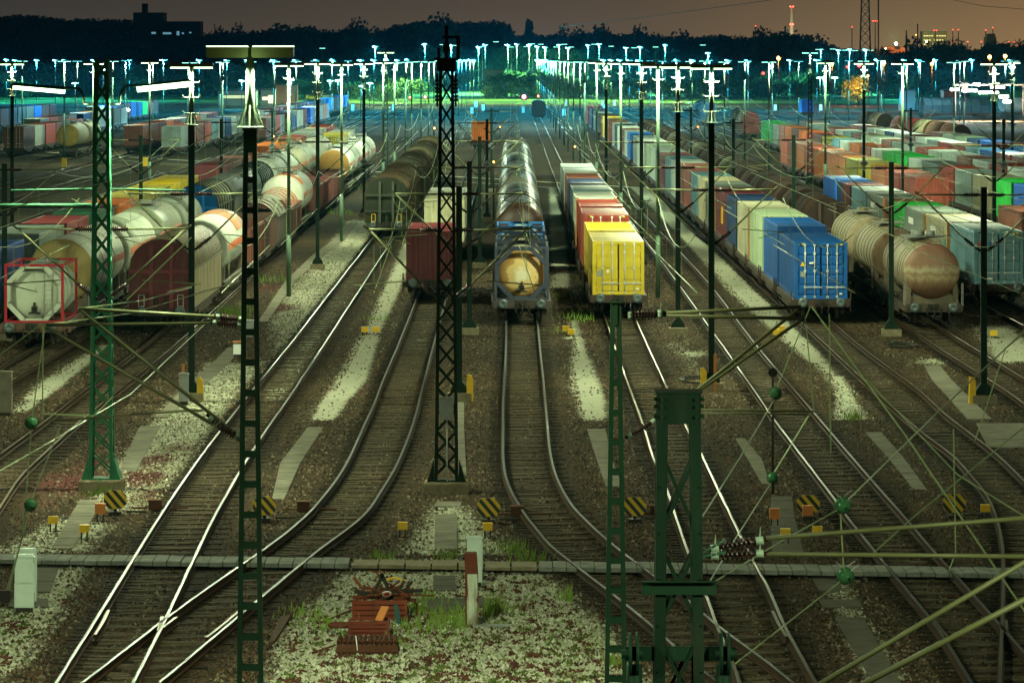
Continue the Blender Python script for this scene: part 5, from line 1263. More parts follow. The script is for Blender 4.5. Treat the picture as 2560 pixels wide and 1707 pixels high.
# big riveted lattice mast in front
r = thing('lattice_mast', 'big riveted dark green lattice mast cut off by the bottom edge', 'mast', (2.32, 62.5, 0), 'near catenary masts')
make('post', lattice_fn(7.66, .78, .60, 1.28, .15, .42, True), ['mast'], r, None, (.0045, .019, .009))
def plates(mb):
    w = .64
    mb.box(-.52, .52, -.40, -.36, 4.88, 5.06); mb.box(-.52, .52, -.50, -.36, 5.06, 5.075)
    for z in (7.34, 7.48, 7.58):
        for x in (-.24, .24): mb.tube((x, -.33, z), (x, -.36, z), .025, 6)
        for s in (-1, 1): mb.tube((s * .30, -.22, z), (s * .35, -.22, z), .03, 6); 
make('cross_plate', plates, ['mast'], r, None, (.007, .030, .014))
def pulley(mb):
    mb.box(-.75, .75, -.3, -.24, 3.95, 4.15)
    for s in (-1, 1):
        for k in (0, .1): mb.tube((s * (.56 + k), -.3, 4.05), (s * (.60 + k), -.3, 4.05), .30, 18)
        mb.tube((s * .5, -.3, 4.05), (s * .8, -.3, 4.05), .06, 8); mb.tube((s * .62, -.3, 3.2), (s * .62, -.3, 3.9), .11, 10)
make('tension_wheel', pulley, ['mast'], r, None, (.006, .028, .014))
cant_pts(r, 62.5, [((1760, 1236), (2420, 1184)), ((1760, 1272), (2420, 1278))], [((1622, 1262), (1765, 1238)), ((1622, 1276), (1765, 1270))], (), 'olivetube')
def chainl(mb):
    o = r.location
    for a, b_ in (((1612, 1270), (1668, 1238)), ((1612, 1278), (1668, 1268))):
        p, q = atd(*a, 62.2) - o, atd(*b_, 62.2) - o
        for k in range(5): c = p.lerp(q, k / 5); e = p.lerp(q, (k + .9) / 5); mb.tube(c, e, .022, 5)
make('chain', chainl, ['mast'], r, None, (.03, .08, .05))
# bracket tubes entering from the lower right
def br(mb):
    for a, b_, rr in (((1850, 1590), (2480, 1215), .036), ((1945, 1590), (2480, 1310), .042)): mb.tube(atd(*a, 60), atd(*b_, 60), rr, 8)
tag(make('bracket_tube', br, ['olivetube']), 'pair of olive bracket tubes crossing the lower right corner', 'bracket')

# left lattice mast with two lit arms
r = thing('lattice_mast', 'green lattice mast with two lit fluorescent arms at the left', 'mast', (-11.7, 127.8, 0), 'near catenary masts')
ob('footing', shared(('foot2',), foot2, ['concrete']), r)
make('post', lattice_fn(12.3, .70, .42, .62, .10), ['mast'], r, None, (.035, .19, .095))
for nm, a, b_, k in (('lamp_arm', (33, 216), (162, 227), -1), ('lamp_arm', (343, 221), (478, 207), 1)):
    pa, pb = at(*a, 127.8) - r.location, at(*b_, 127.8) - r.location
    inner, outer = (pb, pa) if k < 0 else (pa, pb)
    m0 = Vector((k * .22, 0, 11.0)); m1 = Vector((k * .5, 0, 11.02)); m2 = Vector((k * .53, 0, 11.3)); m3 = Vector((k * .68, 0, inner.z + .07))
    arm = make('lamp_arm', lambda mb: (mb.path([m0, m1, m2, m3, inner + Vector((0, 0, .07)), outer + Vector((0, 0, .07))], .035, 6), mb.tube(inner + Vector((0, 0, .05)), outer + Vector((0, 0, .05)), .055, 8)), ['mast'], r, None, (.03, .06, .04))
    make('lamp_tube', lambda mb: mb.tube(inner + Vector((0, 0, -.03)), outer + Vector((0, 0, -.03)), .085 if k > 0 else .06, 10), ['tube'], arm)  # right tube made thicker to stand in for its bloom
    for f in (.3, .75): lamp(r, inner.lerp(outer, f) + Vector((0, -.05, -.2)), PW * .6, NEARC, .09, True)
def arms(mb):
    o = r.location
    mb.tube(atd(-40, 473, 127.8) - o, atd(228, 472, 127.8) - o, .07, 8)
    mb.tube(Vector((-.2, 0, 8.6)), Vector((-2.6, 0, 8.55)), .03, 6); mb.tube(Vector((.2, 0, 8.6)), Vector((2.4, 0, 8.55)), .03, 6)
make('cantilever', arms, ['mast'], r, None, (.025, .09, .05))
cantilever(r, -1, 2.4); cantilever(r, 1, 2.4)
# dark central lattice mast
r = thing('lattice_mast', 'tall dark lattice mast with switchgear on top, in the middle', 'mast', (-1.86, 127.2, 0), 'near catenary masts')
ob('footing', shared(('foot2',), foot2, ['concrete']), r)
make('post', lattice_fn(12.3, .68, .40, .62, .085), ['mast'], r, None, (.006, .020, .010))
def sw(mb):
    mb.box(-.05, .05, -.05, .05, 12.3, 13.25); mb.box(-.12, .38, -.04, .04, 12.88, 12.96); mb.box(.28, .38, -.05, .05, 12.32, 12.9); mb.box(-.35, .36, -.05, .05, 12.25, 12.33)
    mb.box(-.26, -.18, -.05, .05, 12.3, 12.62); mb.box(-.1, .1, -.1, .1, 12.5, 12.75); mb.box(-.27, .27, -.15, .15, 11.95, 12.3)
    for s in (-1, 1):
        for k in range(6): mb.tube((s * .26, 0, 11.1 + .11 * k), (s * .255, 0, 11.17 + .11 * k), .075, 8)
        mb.tube((s * .26, 0, 10.95), (s * .26, 0, 11.9), .03, 6)
make('switchgear', sw, ['dark'], r)
make('control_box', lambda mb: (mb.box(-.20, .20, -.46, -.26, 2.1, 2.75), mb.tube((.02, -.36, 0), (.02, -.36, 2.1), .02, 6)), ['galv'], r)
cantilever(r, -1, 2.2); cantilever(r, 1, 2.3)
# far lattice masts with lamps
for X, Y, lab in ((-11.5, 408, 'lattice mast with a raised lit lamp, behind the white tanks'), (28.6, 430, 'lattice mast with a raised lit lamp, above the salmon containers')):
    r = lamp_mast(X, Y, 'x', lab, h=13.05, power=PW)
    make('post', lattice_fn(10.9, .55, .36, .55, .09), ['mast'], r, None, (.02, .05, .035)); ob('upper_pole', shared(('upper', 10.9, 13.05), upper_fn(10.93, 13.02), ['mast']), r, None, PALE)
    if X < 0: diamond(r, 5.0)
# --- plain catenary posts
PR = [(-1.9, 'centre row', [161, 200, 264, 340, 415]), (16.85, 'row between the blue container and the rusty tank', [160, 199, 268, 341, 422]), (-22.2, 'row left of the big white tanks', [196, 268, 342, 415]), (37.2, 'row among the right containers', [339, 418])]
for X, nm, zs in PR:
    for i, Y in enumerate(zs):
        c = thing('catenary_post', 'lampless catenary post, %s in the %s' % (nth(i + 1), nm), 'post', (X, Y, 0), 'catenary posts')
        ob('footing', shared(('footing',), footing_fn, ['concrete']), c)
        ob('post', shared(('post', 7.7), post_fn(7.7), ['mast']), c, None, GREEN)
        cantilever(c, -1, 2.3); cantilever(c, 1, 2.3)
        if Y > 330: diamond(c, 4.3)
# --- overhead line over each track
SUP = [62, 84, 128, 161, 200, 264, 305, 345, 415, 480, 560, 640, 720]
for X, nm in ((-20.3, 'the white tank wagons at left'), (-15.7, 'the beige covered wagon'), (-8.5, 'the dark covered wagons'), (-4.15, 'the maroon box container'), (.45, 'the centre tank row'), (5.1, 'the yellow train'), (9.6, 'the empty track'), (14.3, 'the blue-headed train'), (18.9, 'the rusty tank wagons'), (24.1, 'the grey-blue train'), (29.7, 'the brown train at right')):
    def fn(mb):
        for a, b_ in zip(SUP[:-1], SUP[1:]):
            if a < 120: continue
            n = 8; pts = []
            for k in range(n + 1):
                t = k / n; pts.append(Vector((X + .2 * math.sin(a), a + (b_ - a) * t, 7.3 - 4 * t * (1 - t) * .95)))
            mb.path(pts, .015, 4)
    r = make('overhead_line', fn, ['wire']); tag(r, 'overhead line wires hanging above %s' % nm, 'overhead line', 'overhead lines above the tracks')
    def f2(mb):
        for a, b_ in zip(SUP[:-1], SUP[1:]):
            if a < 120: continue
            mb.tube((X + .2, a, 5.62), (X - .2, b_, 5.62), .015, 4)
    make('contact_wire', f2, ['wire'], r)
    def f3(mb):
        for a, b_ in zip(SUP[:-1], SUP[1:]):
            if a < 120 or a > 420: continue
            for t in (.2, .4, .6, .8): mb.tube((X, a + (b_ - a) * t, 5.62), (X, a + (b_ - a) * t, 7.3 - 4 * t * (1 - t) * .95), .008, 4)
    make('dropper', f3, ['wire'], r)
# --- traced wires in the foreground with green egg insulators
def wire(pts, Y, label, r=.012, Y2=None):
    n = len(pts); P = [atd(x, y, Y + ((Y2 or Y) - Y) * i / max(1, n - 1)) for i, (x, y) in enumerate(pts)]
    tag(make('wire', lambda mb: mb.path(P, r, 5), ['wire']), label, 'wire', 'wires in the foreground')
def egg(x, y, Y, label, horns=False, rad=.12):
    c = atd(x, y, Y)
    def fn(mb):
        mb.rev([(-rad * 1.1, .02)] + [(-rad * math.cos(t), rad * math.sin(t) + .01 * (k % 2)) for k, t in enumerate(np.linspace(.3, math.pi - .3, 9))] + [(rad * 1.1, .02)], 0, 0, 18)
    o = make('egg_insulator', fn, ['insulg'], None, c); o.rotation_euler = (.25, 0, .35); tag(o, label, 'insulator', 'green egg insulators')
    if horns: make('arcing_horn', lambda mb: [mb.path([(s * .04, dy, .1), (s * .09, dy - .02, .17), (s * .16, dy - .03, .22)], .007, 4) for s in (-1, 1) for dy in (-.08, .08)], ['galv'], o)
egg(72, 972, 82, 'upper green egg insulator at the left edge', rad=.115); egg(70, 1160, 82, 'lower green egg insulator at the left edge', rad=.115)
egg(1782, 903, 84, 'top green egg insulator on the wires right of the big mast', rad=.115); egg(1775, 1097, 84, 'second green egg insulator, above the orange boxes', rad=.11)
egg(1935, 1160, 70, 'glossy green egg insulator with wire horns, the higher one', True, rad=.13); egg(1942, 1322, 70, 'glossy green egg insulator with wire horns, the lower one', True, rad=.13)
wire([(103, 746), (75, 955)], 82.3, 'wire from the left cantilever down to the upper egg insulator'); wire([(72, 985), (52, 1230), (18, 1362)], 82, 'wire from the upper left egg insulator to the edge block')
wire([(140, 975), (74, 1145)], 82.3, 'short wire above the lower left egg insulator'); wire([(68, 1175), (12, 1366)], 82, 'wire from the lower left egg insulator to the edge block'); wire([(12, 1395), (-20, 1500)], 82, 'wire below the edge block at left')
wire([(-20, 1092), (120, 1012), (215, 955), (300, 905), (470, 745)], 82, 'slanting contact wire across the left masts', .014, 120); wire([(-20, 830), (90, 748)], 82, 'contact wire entering at the left edge')
wire([(100, 950), (215, 955), (260, 910)], 90, 'short steady wire by the left lattice mast'); wire([(98, 748), (98, 965)], 82.2, 'thin dropper hanging from the left cantilever')
wire([(1862, 703), (1785, 890)], 85, 'wire from the right cantilever to the top egg insulator'); wire([(1778, 918), (1700, 1050), (1614, 1185)], 84, 'wire from the top egg insulator to the big mast', Y2=63)
wire([(1860, 950), (1778, 1085)], 85, 'wire from the steady arm to the second egg insulator'); wire([(1770, 1110), (1690, 1235), (1620, 1352)], 84, 'wire from the second egg insulator to the big mast', Y2=63)
wire([(2400, 715), (2140, 960), (1945, 1150)], 88, 'long wire from the right edge to the glossy egg insulator', .014, 70); wire([(1925, 1170), (1790, 1245), (1617, 1350)], 70, 'wire from the glossy egg insulator to the big mast', Y2=63)
wire([(1930, 1172), (1938, 1312)], 70, 'thin link between the two glossy egg insulators'); wire([(1930, 1335), (1688, 1524)], 70, 'wire from the lower glossy egg insulator to the clamp', Y2=66)
wire([(2420, 925), (2100, 1185), (2000, 1275)], 74, 'long pale wire rising to the right edge'); wire([(1865, 705), (2080, 1000), (2352, 1400), (2480, 1590)], 86, 'pale contact wire running beside the empty track', .016, 60)
wire([(1850, 730), (1870, 945)], 85, 'thin dropper under the right cantilever'); wire([(1990, 870), (2200, 1090), (2480, 1265)], 95, 'pale contact wire over the curving right track', .014, 75)
wire([(1905, 720), (1908, 1040)], 85, 'thin hanging wire right of the cantilever'); wire([(2190, 985), (2195, 1270), (2180, 1310)], 78, 'thin hanging wire at the right')
wire([(2480, 660), (2310, 800), (2240, 1010)], 92, 'pale wire rising to the upper right edge'); wire([(180, 709), (330, 690), (440, 660)], 83, 'pale catenary wire leaving the left cantilever', .014, 110); wire([(103, 746), (300, 720), (570, 640)], 83, 'second pale catenary wire leaving the left cantilever', .014, 110)
wire([(290, 690), (440, 545)], 100, 'orange-lit stay wire beside the dark red wagon', .016); wire([(-20, 490), (330, 395), (500, 300)], 100, 'faint sloping wire across the left lattice mast')
def blk(mb): mb.box(-.16, .16, -.08, .08, -.09, .09)
tag(make('edge_block', lambda mb: mb.box(-.14, .14, -.08, .08, -.09, .09), ['dark'], None, atd(6, 1366, 82)), 'dark square block hanging on wires at the left edge', 'block')
# lollipop post at right
p = gnd(1932, 1236); r = thing('lollipop_post', 'thin dark post with a round black disc, beside the big mast', 'post', tuple(p))
make('pole', lambda mb: mb.tube((0, 0, 0), (0, 0, 3.35), .035, 8), ['dark'], r); make('disc', lambda mb: mb.tube((0, -.03, 3.45), (0, .03, 3.45), .13, 18), ['black'], r)

# ---------------------------------------------------------------- small yard things
def marker(x, y, label):
    p = gnd(x, y); r = thing('striped_marker', label, 'marker', tuple(p), 'striped track markers')
    make('stand', lambda mb: (mb.box(-.2, .2, -.1, .35, 0, .12), mb.tube((0, .05, .1), (0, .05, .4), .05, 8)), ['dark'], r)
    make('board', lambda mb: mb.prism([(-.37, -.14), (-.22, -.3), (.22, -.3), (.37, -.14), (.37, .14), (.22, .3), (-.22, .3), (-.37, .14)], -.03, .02), ['hazard'], r, (0, 0, .52))
    make('housing', lambda mb: mb.prism([(-.34, -.12), (-.2, -.27), (.2, -.27), (.34, -.12), (.34, .12), (.2, .27), (-.2, .27), (-.34, .12)], .02, .22), ['black'], r, (0, 0, .52))
    make('lever', lambda mb: mb.tube((.35, .1, .12), (1.0, .3, .1), .03, 6), ['dark'], r)
    r.scale = (.82, .82, .82)
for x, y, l in ((288, 1288, 'black and yellow striped marker by the left lattice mast'), (661, 1304, 'black and yellow striped marker behind the tall ladder mast'), (1222, 1308, 'black and yellow striped marker beside the centre track curve'),
                (1587, 1306, 'black and yellow striped marker right of the shorter ladder mast'), (2021, 1300, 'black and yellow striped marker behind an orange box'), (2386, 1297, 'black and yellow striped marker at the right')): marker(x, y, l)
def sbox(name, x, y, w, h, d, mat, label, cat, grp, legs=.22):
    p = gnd(x, y); r = thing(name, label, cat, tuple(p), grp)
    make('case', lambda mb: (mb.box(-w / 2, w / 2, 0, d, legs, legs + h), mb.prism([(-w / 2 - .01, legs + h), (w / 2 + .01, legs + h), (w / 2, legs + h + .02), (-w / 2, legs + h + .02)], -.01, d + .01)), [mat], r)
    make('stand', lambda mb: [mb.tube((s * w * .3, d * .5, 0), (s * w * .3, d * .5, legs), .02, 5) for s in (-1, 1)] + [mb.tube((0, d * .6, .02), (w * .9, d, .01), .02, 5)], ['dark'], r)
GYB = 'yellow lineside boxes'
for x, y, l in ((132, 1330, 'small yellow box on legs left of the slab path'), (210, 1352, 'small yellow box on legs at the edge of the left slab path'), (1006, 1345, 'small yellow box on legs before the walkway, left of centre'), (1219, 1347, 'small yellow box on legs below the centre marker'),
                (2044, 1356, 'small yellow box under the orange box group'), (1964, 1362, 'small yellow box by the dark slabs, partly behind the bracket tube'), (2464, 1300, 'small yellow box beside the right marker')): sbox('lineside_box', x, y, .24, .17, .18, 'yellow', l, 'box', GYB)
for x, y, l in ((250, 1305, 'salmon orange box on legs beside the left striped marker'), (1937, 1318, 'orange box beside the dark slab path'), (2020, 1310, 'orange box standing in front of the striped marker')): sbox('junction_box', x, y, .27, .25, .2, 'orange', l, 'box', 'orange junction boxes')
for x, y, l in ((912, 836, 'small yellow marker box at the start of the pale strip, left one'), (940, 836, 'small yellow marker box at the start of the pale strip, right one'), (1415, 834, 'upper yellow marker box left of the rusty track'), (1428, 842, 'lower yellow marker box left of the rusty track'),
                (1942, 843, 'left yellow marker box by the blue container track'), (1956, 834, 'right yellow marker box by the blue container track'), (2485, 845, 'yellow marker box at the right by the rusty tank'), (160, 420, 'far yellow cabinet at the left beside the curving rails'), (363, 418, 'far yellow cabinet behind the left lattice mast')):
    far = y < 500; sbox('lineside_box', x, y, .3 if not far else .55, .22 if not far else 1.0, .25, 'yellow', l, 'box', GYB, .1)
for x, y, s in ((386, 1276, 1), (758, 1280, 1), (1292, 1292, 1), (1640, 1290, 1)):
    p = gnd(x, y); make('x', lambda mb: mb.box(0, 0.01, 0, .01, 0, .01), ['dark']) if False else tag(make('point_motor', lambda mb: (mb.box(-.16, .16, 0, .4, .02, .26), mb.tube((-.6, .2, .06), (.9, .2, .06), .025, 5), mb.box(-.18, .18, -.02, .42, .26, .29)), ['rust'], None, tuple(p)), 'small rusty point motor beside the rail near the %s marker' % {386: 'leftmost striped', 758: 'ladder mast', 1292: 'centre striped', 1640: 'shorter mast'}[x], 'point motor', 'point motors')
# cabinets
def cabinet(x, y, w, h, d, mat, label, cap=True, legs=.12, rot=0.0):
    p = gnd(x, y); r = thing('cabinet', label, 'cabinet', tuple(p), 'trackside cabinets', rot)
    def fn(mb):
        mb.prism([(-w / 2, legs), (w / 2, legs), (w / 2, legs + h * .48), (-w / 2, legs + h * .48)], 0, d); mb.prism([(-w / 2 + .006, legs + h * .485), (w / 2 - .006, legs + h * .485), (w / 2 - .006, legs + h), (-w / 2 + .006, legs + h)], .006, d - .004)
        if cap: mb.box(-w / 2 - .015, w / 2 + .015, -.015, d + .015, legs + h, legs + h + .04); mb.box(-w / 2 + .02, w / 2 - .02, .02, d - .02, legs + h + .04, legs + h + .07)
        mb.box(w / 2 - .02, w / 2 + .012, .05, .09, legs + h * .3, legs + h * .9)
    make('case', fn, [mat], r)
    make('door', lambda mb: (mb.box(-w / 2 + .03, -.01, -.012, 0, legs + .03, legs + h * .45), mb.box(.01, w / 2 - .03, -.012, 0, legs + .03, legs + h * .45), mb.box(-w / 2 + .03, w / 2 - .03, -.012, 0.006, legs + h * .51, legs + h - .04)), [mat], r)
    make('plinth', lambda mb: mb.box(-w / 2 + .03, w / 2 - .03, .03, d - .03, 0, legs), ['dark'], r)
cabinet(60, 1532, .43, 1.1, .2, 'cabinet', 'pale green cabinet at the lower left, the front one'); cabinet(67, 1516, .42, 1.12, .2, 'cabinet', 'pale green cabinet standing just behind the front one at lower left')
cabinet(1186, 1468, .36, 1.0, .22, 'cabinet', 'white cabinet behind the rusty one near the scrap heap')
cabinet(8, 1040, .55, 1.35, .45, 'slab', 'grey cabinet cut off at the left edge'); cabinet(459, 1012, .34, .95, .25, 'galv', 'blue-grey cabinet at the foot of a thick lamp mast')
cabinet(594, 893, .36, .34, .3, 'white', 'small white bin with an orange lid by the slab path'); 
p = gnd(594, 893); tag(make('bin_lid', lambda mb: mb.box(-.2, .2, -.02, .32, .60, .66), ['orange'], None, tuple(p)), 'faded orange lid on the small white bin', 'lid')
p = gnd(622, 842); tag(make('relay_box', lambda mb: (mb.box(-.2, .2, 0, .25, .1, .7), mb.box(-.22, .22, -.02, .27, .7, .74), mb.box(-.15, .15, .05, .2, 0, .1)), ['galv'], None, tuple(p)), 'blue-grey relay box behind the white bin', 'box')
# rusty upright with peeled white face
p = gnd(1180, 1566); r = thing('rusty_cabinet', 'tall narrow cabinet with rusty top and peeling white face', 'cabinet', tuple(p), 'trackside cabinets')
make('case', lambda mb: (mb.box(-.15, .13, .012, .45, .0, 1.15), mb.prism([(-.15, 1.15), (.13, 1.15), (.10, 1.58), (-.16, 1.58)], .012, .45)), ['rust'], r, None, (.13, .04, .025))
make('panel', lambda mb: (mb.prism([(-.10, .05), (.12, .05), (.12, .5), (.09, .58), (.12, .7), (.115, 1.14), (-.10, 1.14), (-.09, .7), (-.115, .55)], .0, .011)), ['rusttank'], r, None, (.50, .56, .44))

tag(make('base_plate', lambda mb: mb.box(-.1, .75, -.05, .25, .01, .05), ['galv'], None, tuple(gnd(1192, 1568))), 'pale steel base plate lying at the foot of the rusty cabinet', 'plate')
# scrap heap: two crates, bars and signs, pile of track links
def crate(x, y, w, d, h, label, col):
    p = gnd(x, y); r = thing('scrap_crate', label, 'crate', tuple(p), 'rusty scrap crates')
    def fn(mb):
        n = 4
        for i in range(n):
            a, b_ = h * i / n + .012, h * (i + 1) / n - .012
            mb.box(-w / 2, w / 2, -.02, .02, a, b_); mb.box(-w / 2, w / 2, d - .02, d + .02, a, b_)
            for s in (-1, 1): mb.box(s * w / 2 - .02, s * w / 2 + .02, .03, d - .03, a, b_)
        mb.box(-w / 2 + .02, w / 2 - .02, .02, d - .02, 0, h * .55)
        for s in (-1, 1): mb.box(s * w / 2 - .03, s * w / 2 + .03, -.045, -.02, 0, h)
    make('planks', fn, ['rust'], r, None, col)
    return r
crate(949, 1551, 1.15, .95, .46, 'large rusty crate heaped with scrap metal', (.20, .05, .03)); crate(922, 1591, .82, .7, .34, 'small rusty crate in front of the large scrap crate', (.19, .045, .03))
c0 = gnd(949, 1551)
def scrap(mb):
    rnd = random.Random(4)
    for i in range(46):
        a = Vector((rnd.uniform(-.5, .55), rnd.uniform(.1, .85), .42 + rnd.uniform(0, .22))); d = Vector((rnd.uniform(-1, 1), rnd.uniform(-.6, .6), rnd.uniform(-.35, .6))).normalized() * rnd.uniform(.25, .8)
        if rnd.random() < .5: mb.bar(a - d * .4, a + d * .6, rnd.uniform(.03, .09), .02, rnd.choice((0, 0, 1)))
        else: mb.tube(a - d * .4, a + d * .6, rnd.uniform(.01, .025), 5, 0)
    mb.bar((-.55, .3, .62), (-.05, .3, .48), .1, .03, 1); mb.bar((-.15, .5, .5), (.05, .5, .95), .08, .05, 1); mb.bar((.25, .5, .5), (.02, .5, .98), .08, .05, 1)
    mb.path([(-.3, .6, 1.02), (.35, .6, 1.0)], .012, 4); mb.path([(-.1, .6, 1.02), (.05, .6, .8), (.45, .6, .62), (.8, .6, .3), (.82, .6, .05)], .02, 5); mb.path([(.5, .5, .5), (1.2, .6, .48)], .02, 5)
tag(make('scrap_metal', scrap, ['rust', 'dark'], None, tuple(c0), (.17, .055, .03)), 'tangle of rusty bars and strips heaped on the large crate', 'scrap', kind='stuff')
p = gnd(967, 1551) + Vector((0, -.08, .60)); r = thing('signal_disc', 'white disc with a red centre lying on the scrap heap', 'sign', tuple(p)); r.rotation_euler = (R(52), 0, R(8))
make('plate', lambda mb: mb.tube((0, -.01, 0), (0, .01, 0), .105, 24), ['white'], r); make('spot', lambda mb: mb.tube((0, -.016, 0), (0, -.011, 0), .065, 20), ['red'], r)
p = gnd(985, 1545); tag(make('cable_hoop', lambda mb: mb.path([(.22 * math.cos(t), .1, .72 + .16 * math.sin(t)) for t in np.linspace(.3, 2.9, 9)], .022, 5), ['yellow'], None, tuple(p)), 'yellow cable hoop sticking out of the scrap heap', 'cable')
p = gnd(948, 1588) + Vector((0, .2, .30)); o = make('wood_board', lambda mb: mb.box(-.1, .1, -.03, .0, -.02, .34), ['orange'], None, tuple(p)); o.rotation_euler = (R(-38), 0, R(-38)); tag(o, 'pale orange board sticking out of the small scrap crate', 'board')
p = gnd(992, 1558); tag(make('steel_duct', lambda mb: mb.prism([(-.06, 0), (.09, 0), (.06, .30), (.0, .42), (-.06, .42)], 0, .12), ['mast'], None, tuple(p), (.05, .10, .09)), 'dark grey-green steel offcut leaning on the large crate', 'scrap')
p = gnd(916, 1637)
def links(mb):
    rnd = random.Random(9)
    for row in range(2):
        for c in range(12):
            for k in range(3):
                x = -.62 + c * .105 + rnd.uniform(-.012, .012); z = .06 + k * .085; y = row * .38 + .16 * k
                mb.prism([(x, z - .03), (x + .045, z + .02), (x + .09, z - .03), (x + .09, z + .03), (x + .045, z + .08), (x, z + .03)], y, y + .34)
    mb.prism([(-.64, 0), (.66, 0), (.64, .16), (-.62, .2)], .05, .95)
tag(make('track_links', links, ['rust'], None, tuple(p), (.10, .045, .028)), 'pile of rusty chevron track links in front of the crates', 'scrap pile')
tag(make('strap', lambda mb: mb.path([(0, -.02, .0), (-.02, -.06, .2), (-.05, .1, .38)], .012, 4), ['white'], None, tuple(gnd(895, 1636))), 'white strap hanging over the rusty track links', 'strap')
def tyre(mb):
    pr = [(.1 + .05 * math.cos(t), .2 + .06 * math.sin(t)) for t in np.linspace(0, 2 * math.pi, 10)]; mb.rev(pr, 0, 0, 18)
o = make('pipe_ring', tyre, ['rust'], None, tuple(gnd(848, 1588) + Vector((0, .2, .1))), (.12, .04, .03)); o.rotation_euler = (R(90), 0, 0); tag(o, 'rusty pipe ring lying left of the small crate', 'ring')
for a, b_, l in (((812, 1556), (878, 1530), 'rusty bar lying in the weeds left of the large crate'), ((800, 1558), (870, 1563), 'second rusty bar, lying flat left of the crates'), ((775, 1637), (838, 1618), 'thin bent rod left of the track links'), ((1060, 1541), (1160, 1535), 'thin dark rod lying right of the scrap heap')):
    tag(make('scrap_bar', lambda mb: mb.tube(gnd(*a) + Vector((0, 0, .04)), gnd(*b_) + Vector((0, 0, .05)), .022, 5), ['rust'], None, None, (.15, .045, .03)), l, 'scrap bar', 'loose scrap bars')
def plate(mb):
    q = [gnd(672, 1612), gnd(686, 1610), gnd(729, 1542), gnd(700, 1548)]
    mb.face([v + Vector((0, 0, .07)) for v in q]); mb.face([q[0], q[1], q[1] + Vector((0, 0, .07)), q[0] + Vector((0, 0, .07))]); mb.face([q[1], q[2], q[2] + Vector((0, 0, .07)), q[1] + Vector((0, 0, .07))])
tag(make('steel_plate', plate, ['rust'], None, None, (.08, .05, .03)), 'long brown steel plate lying beside the ladder mast', 'plate')
tag(make('stone', lambda mb: mb.sphere((0, 0, .08), .13, 10, 0, .7), ['concrete'], None, tuple(gnd(970, 1420))), 'brownish stone below the concrete walkway', 'stone')
for x, l in ((401, 'dark block under the walkway inside the shiny track'), (698, 'dark block under the walkway by the ladder mast'), (1518, 'dark block under the walkway near the short ladder mast'), (2296, 'dark block under the right walkway')):
    tag(make('support_block', lambda mb: mb.box(-.15, .15, -.2, .15, 0, .14), ['dark'], None, tuple(gnd(x, 1412 + x * .012))), l, 'block', 'walkway support blocks')
# yellow shoes and orange strips at mast feet
for X, Y, l in ((7.4, 166, 'right'), (-11.5, 161, 'left')):
    tag(make('yellow_cover', lambda mb: mb.prism([(-.12, 0), (.1, 0), (.1, .75), (.0, .9), (-.12, .85)], -.1, .12), ['yellow'], None, (X + (-.3 if X > 0 else .32), Y - .25, .0)), 'yellow cable cover at the foot of the %s thick lamp mast' % l, 'cable cover', 'yellow cable covers')
    tag(make('orange_strip', lambda mb: mb.box(-.05, .05, -.03, .0, 0, 1.4), ['orange'], None, (X + (.1 if X > 0 else -.28), Y - .5, 0)), 'orange strip standing at the foot of the %s thick lamp mast' % l, 'strip', 'orange cable strips')
for X, Y, l in ((16.85, 160, 'post at the far right'), (-1.9, 161, 'centre post behind the lattice mast')):
    tag(make('yellow_cover', lambda mb: mb.prism([(-.13, 0), (.1, 0), (.1, .8), (.05, .95), (-.12, .98)], -.1, .12), ['yellow'], None, (X + (-.42 if X > 0 else .4), Y - .2, 0)), 'yellow cable cover at the foot of the %s' % l, 'cable cover', 'yellow cable covers')
def coil(mb):
    for k in range(3): mb.path([((.5 + .06 * k) * math.cos(t), (1.3 + .2 * k) * math.sin(t), .05 + .03 * k) for t in np.linspace(0, 2 * math.pi, 20)], .025, 4)
tag(make('cable_coil', coil, ['black'], None, tuple(gnd(2255, 868))), 'dark cable coil on the gravel by the rusty tank wagon', 'cable'); tag(make('cable_coil', coil, ['black'], None, tuple(gnd(1740, 955))), 'dark cable coil beside the thick lamp mast at right', 'cable')

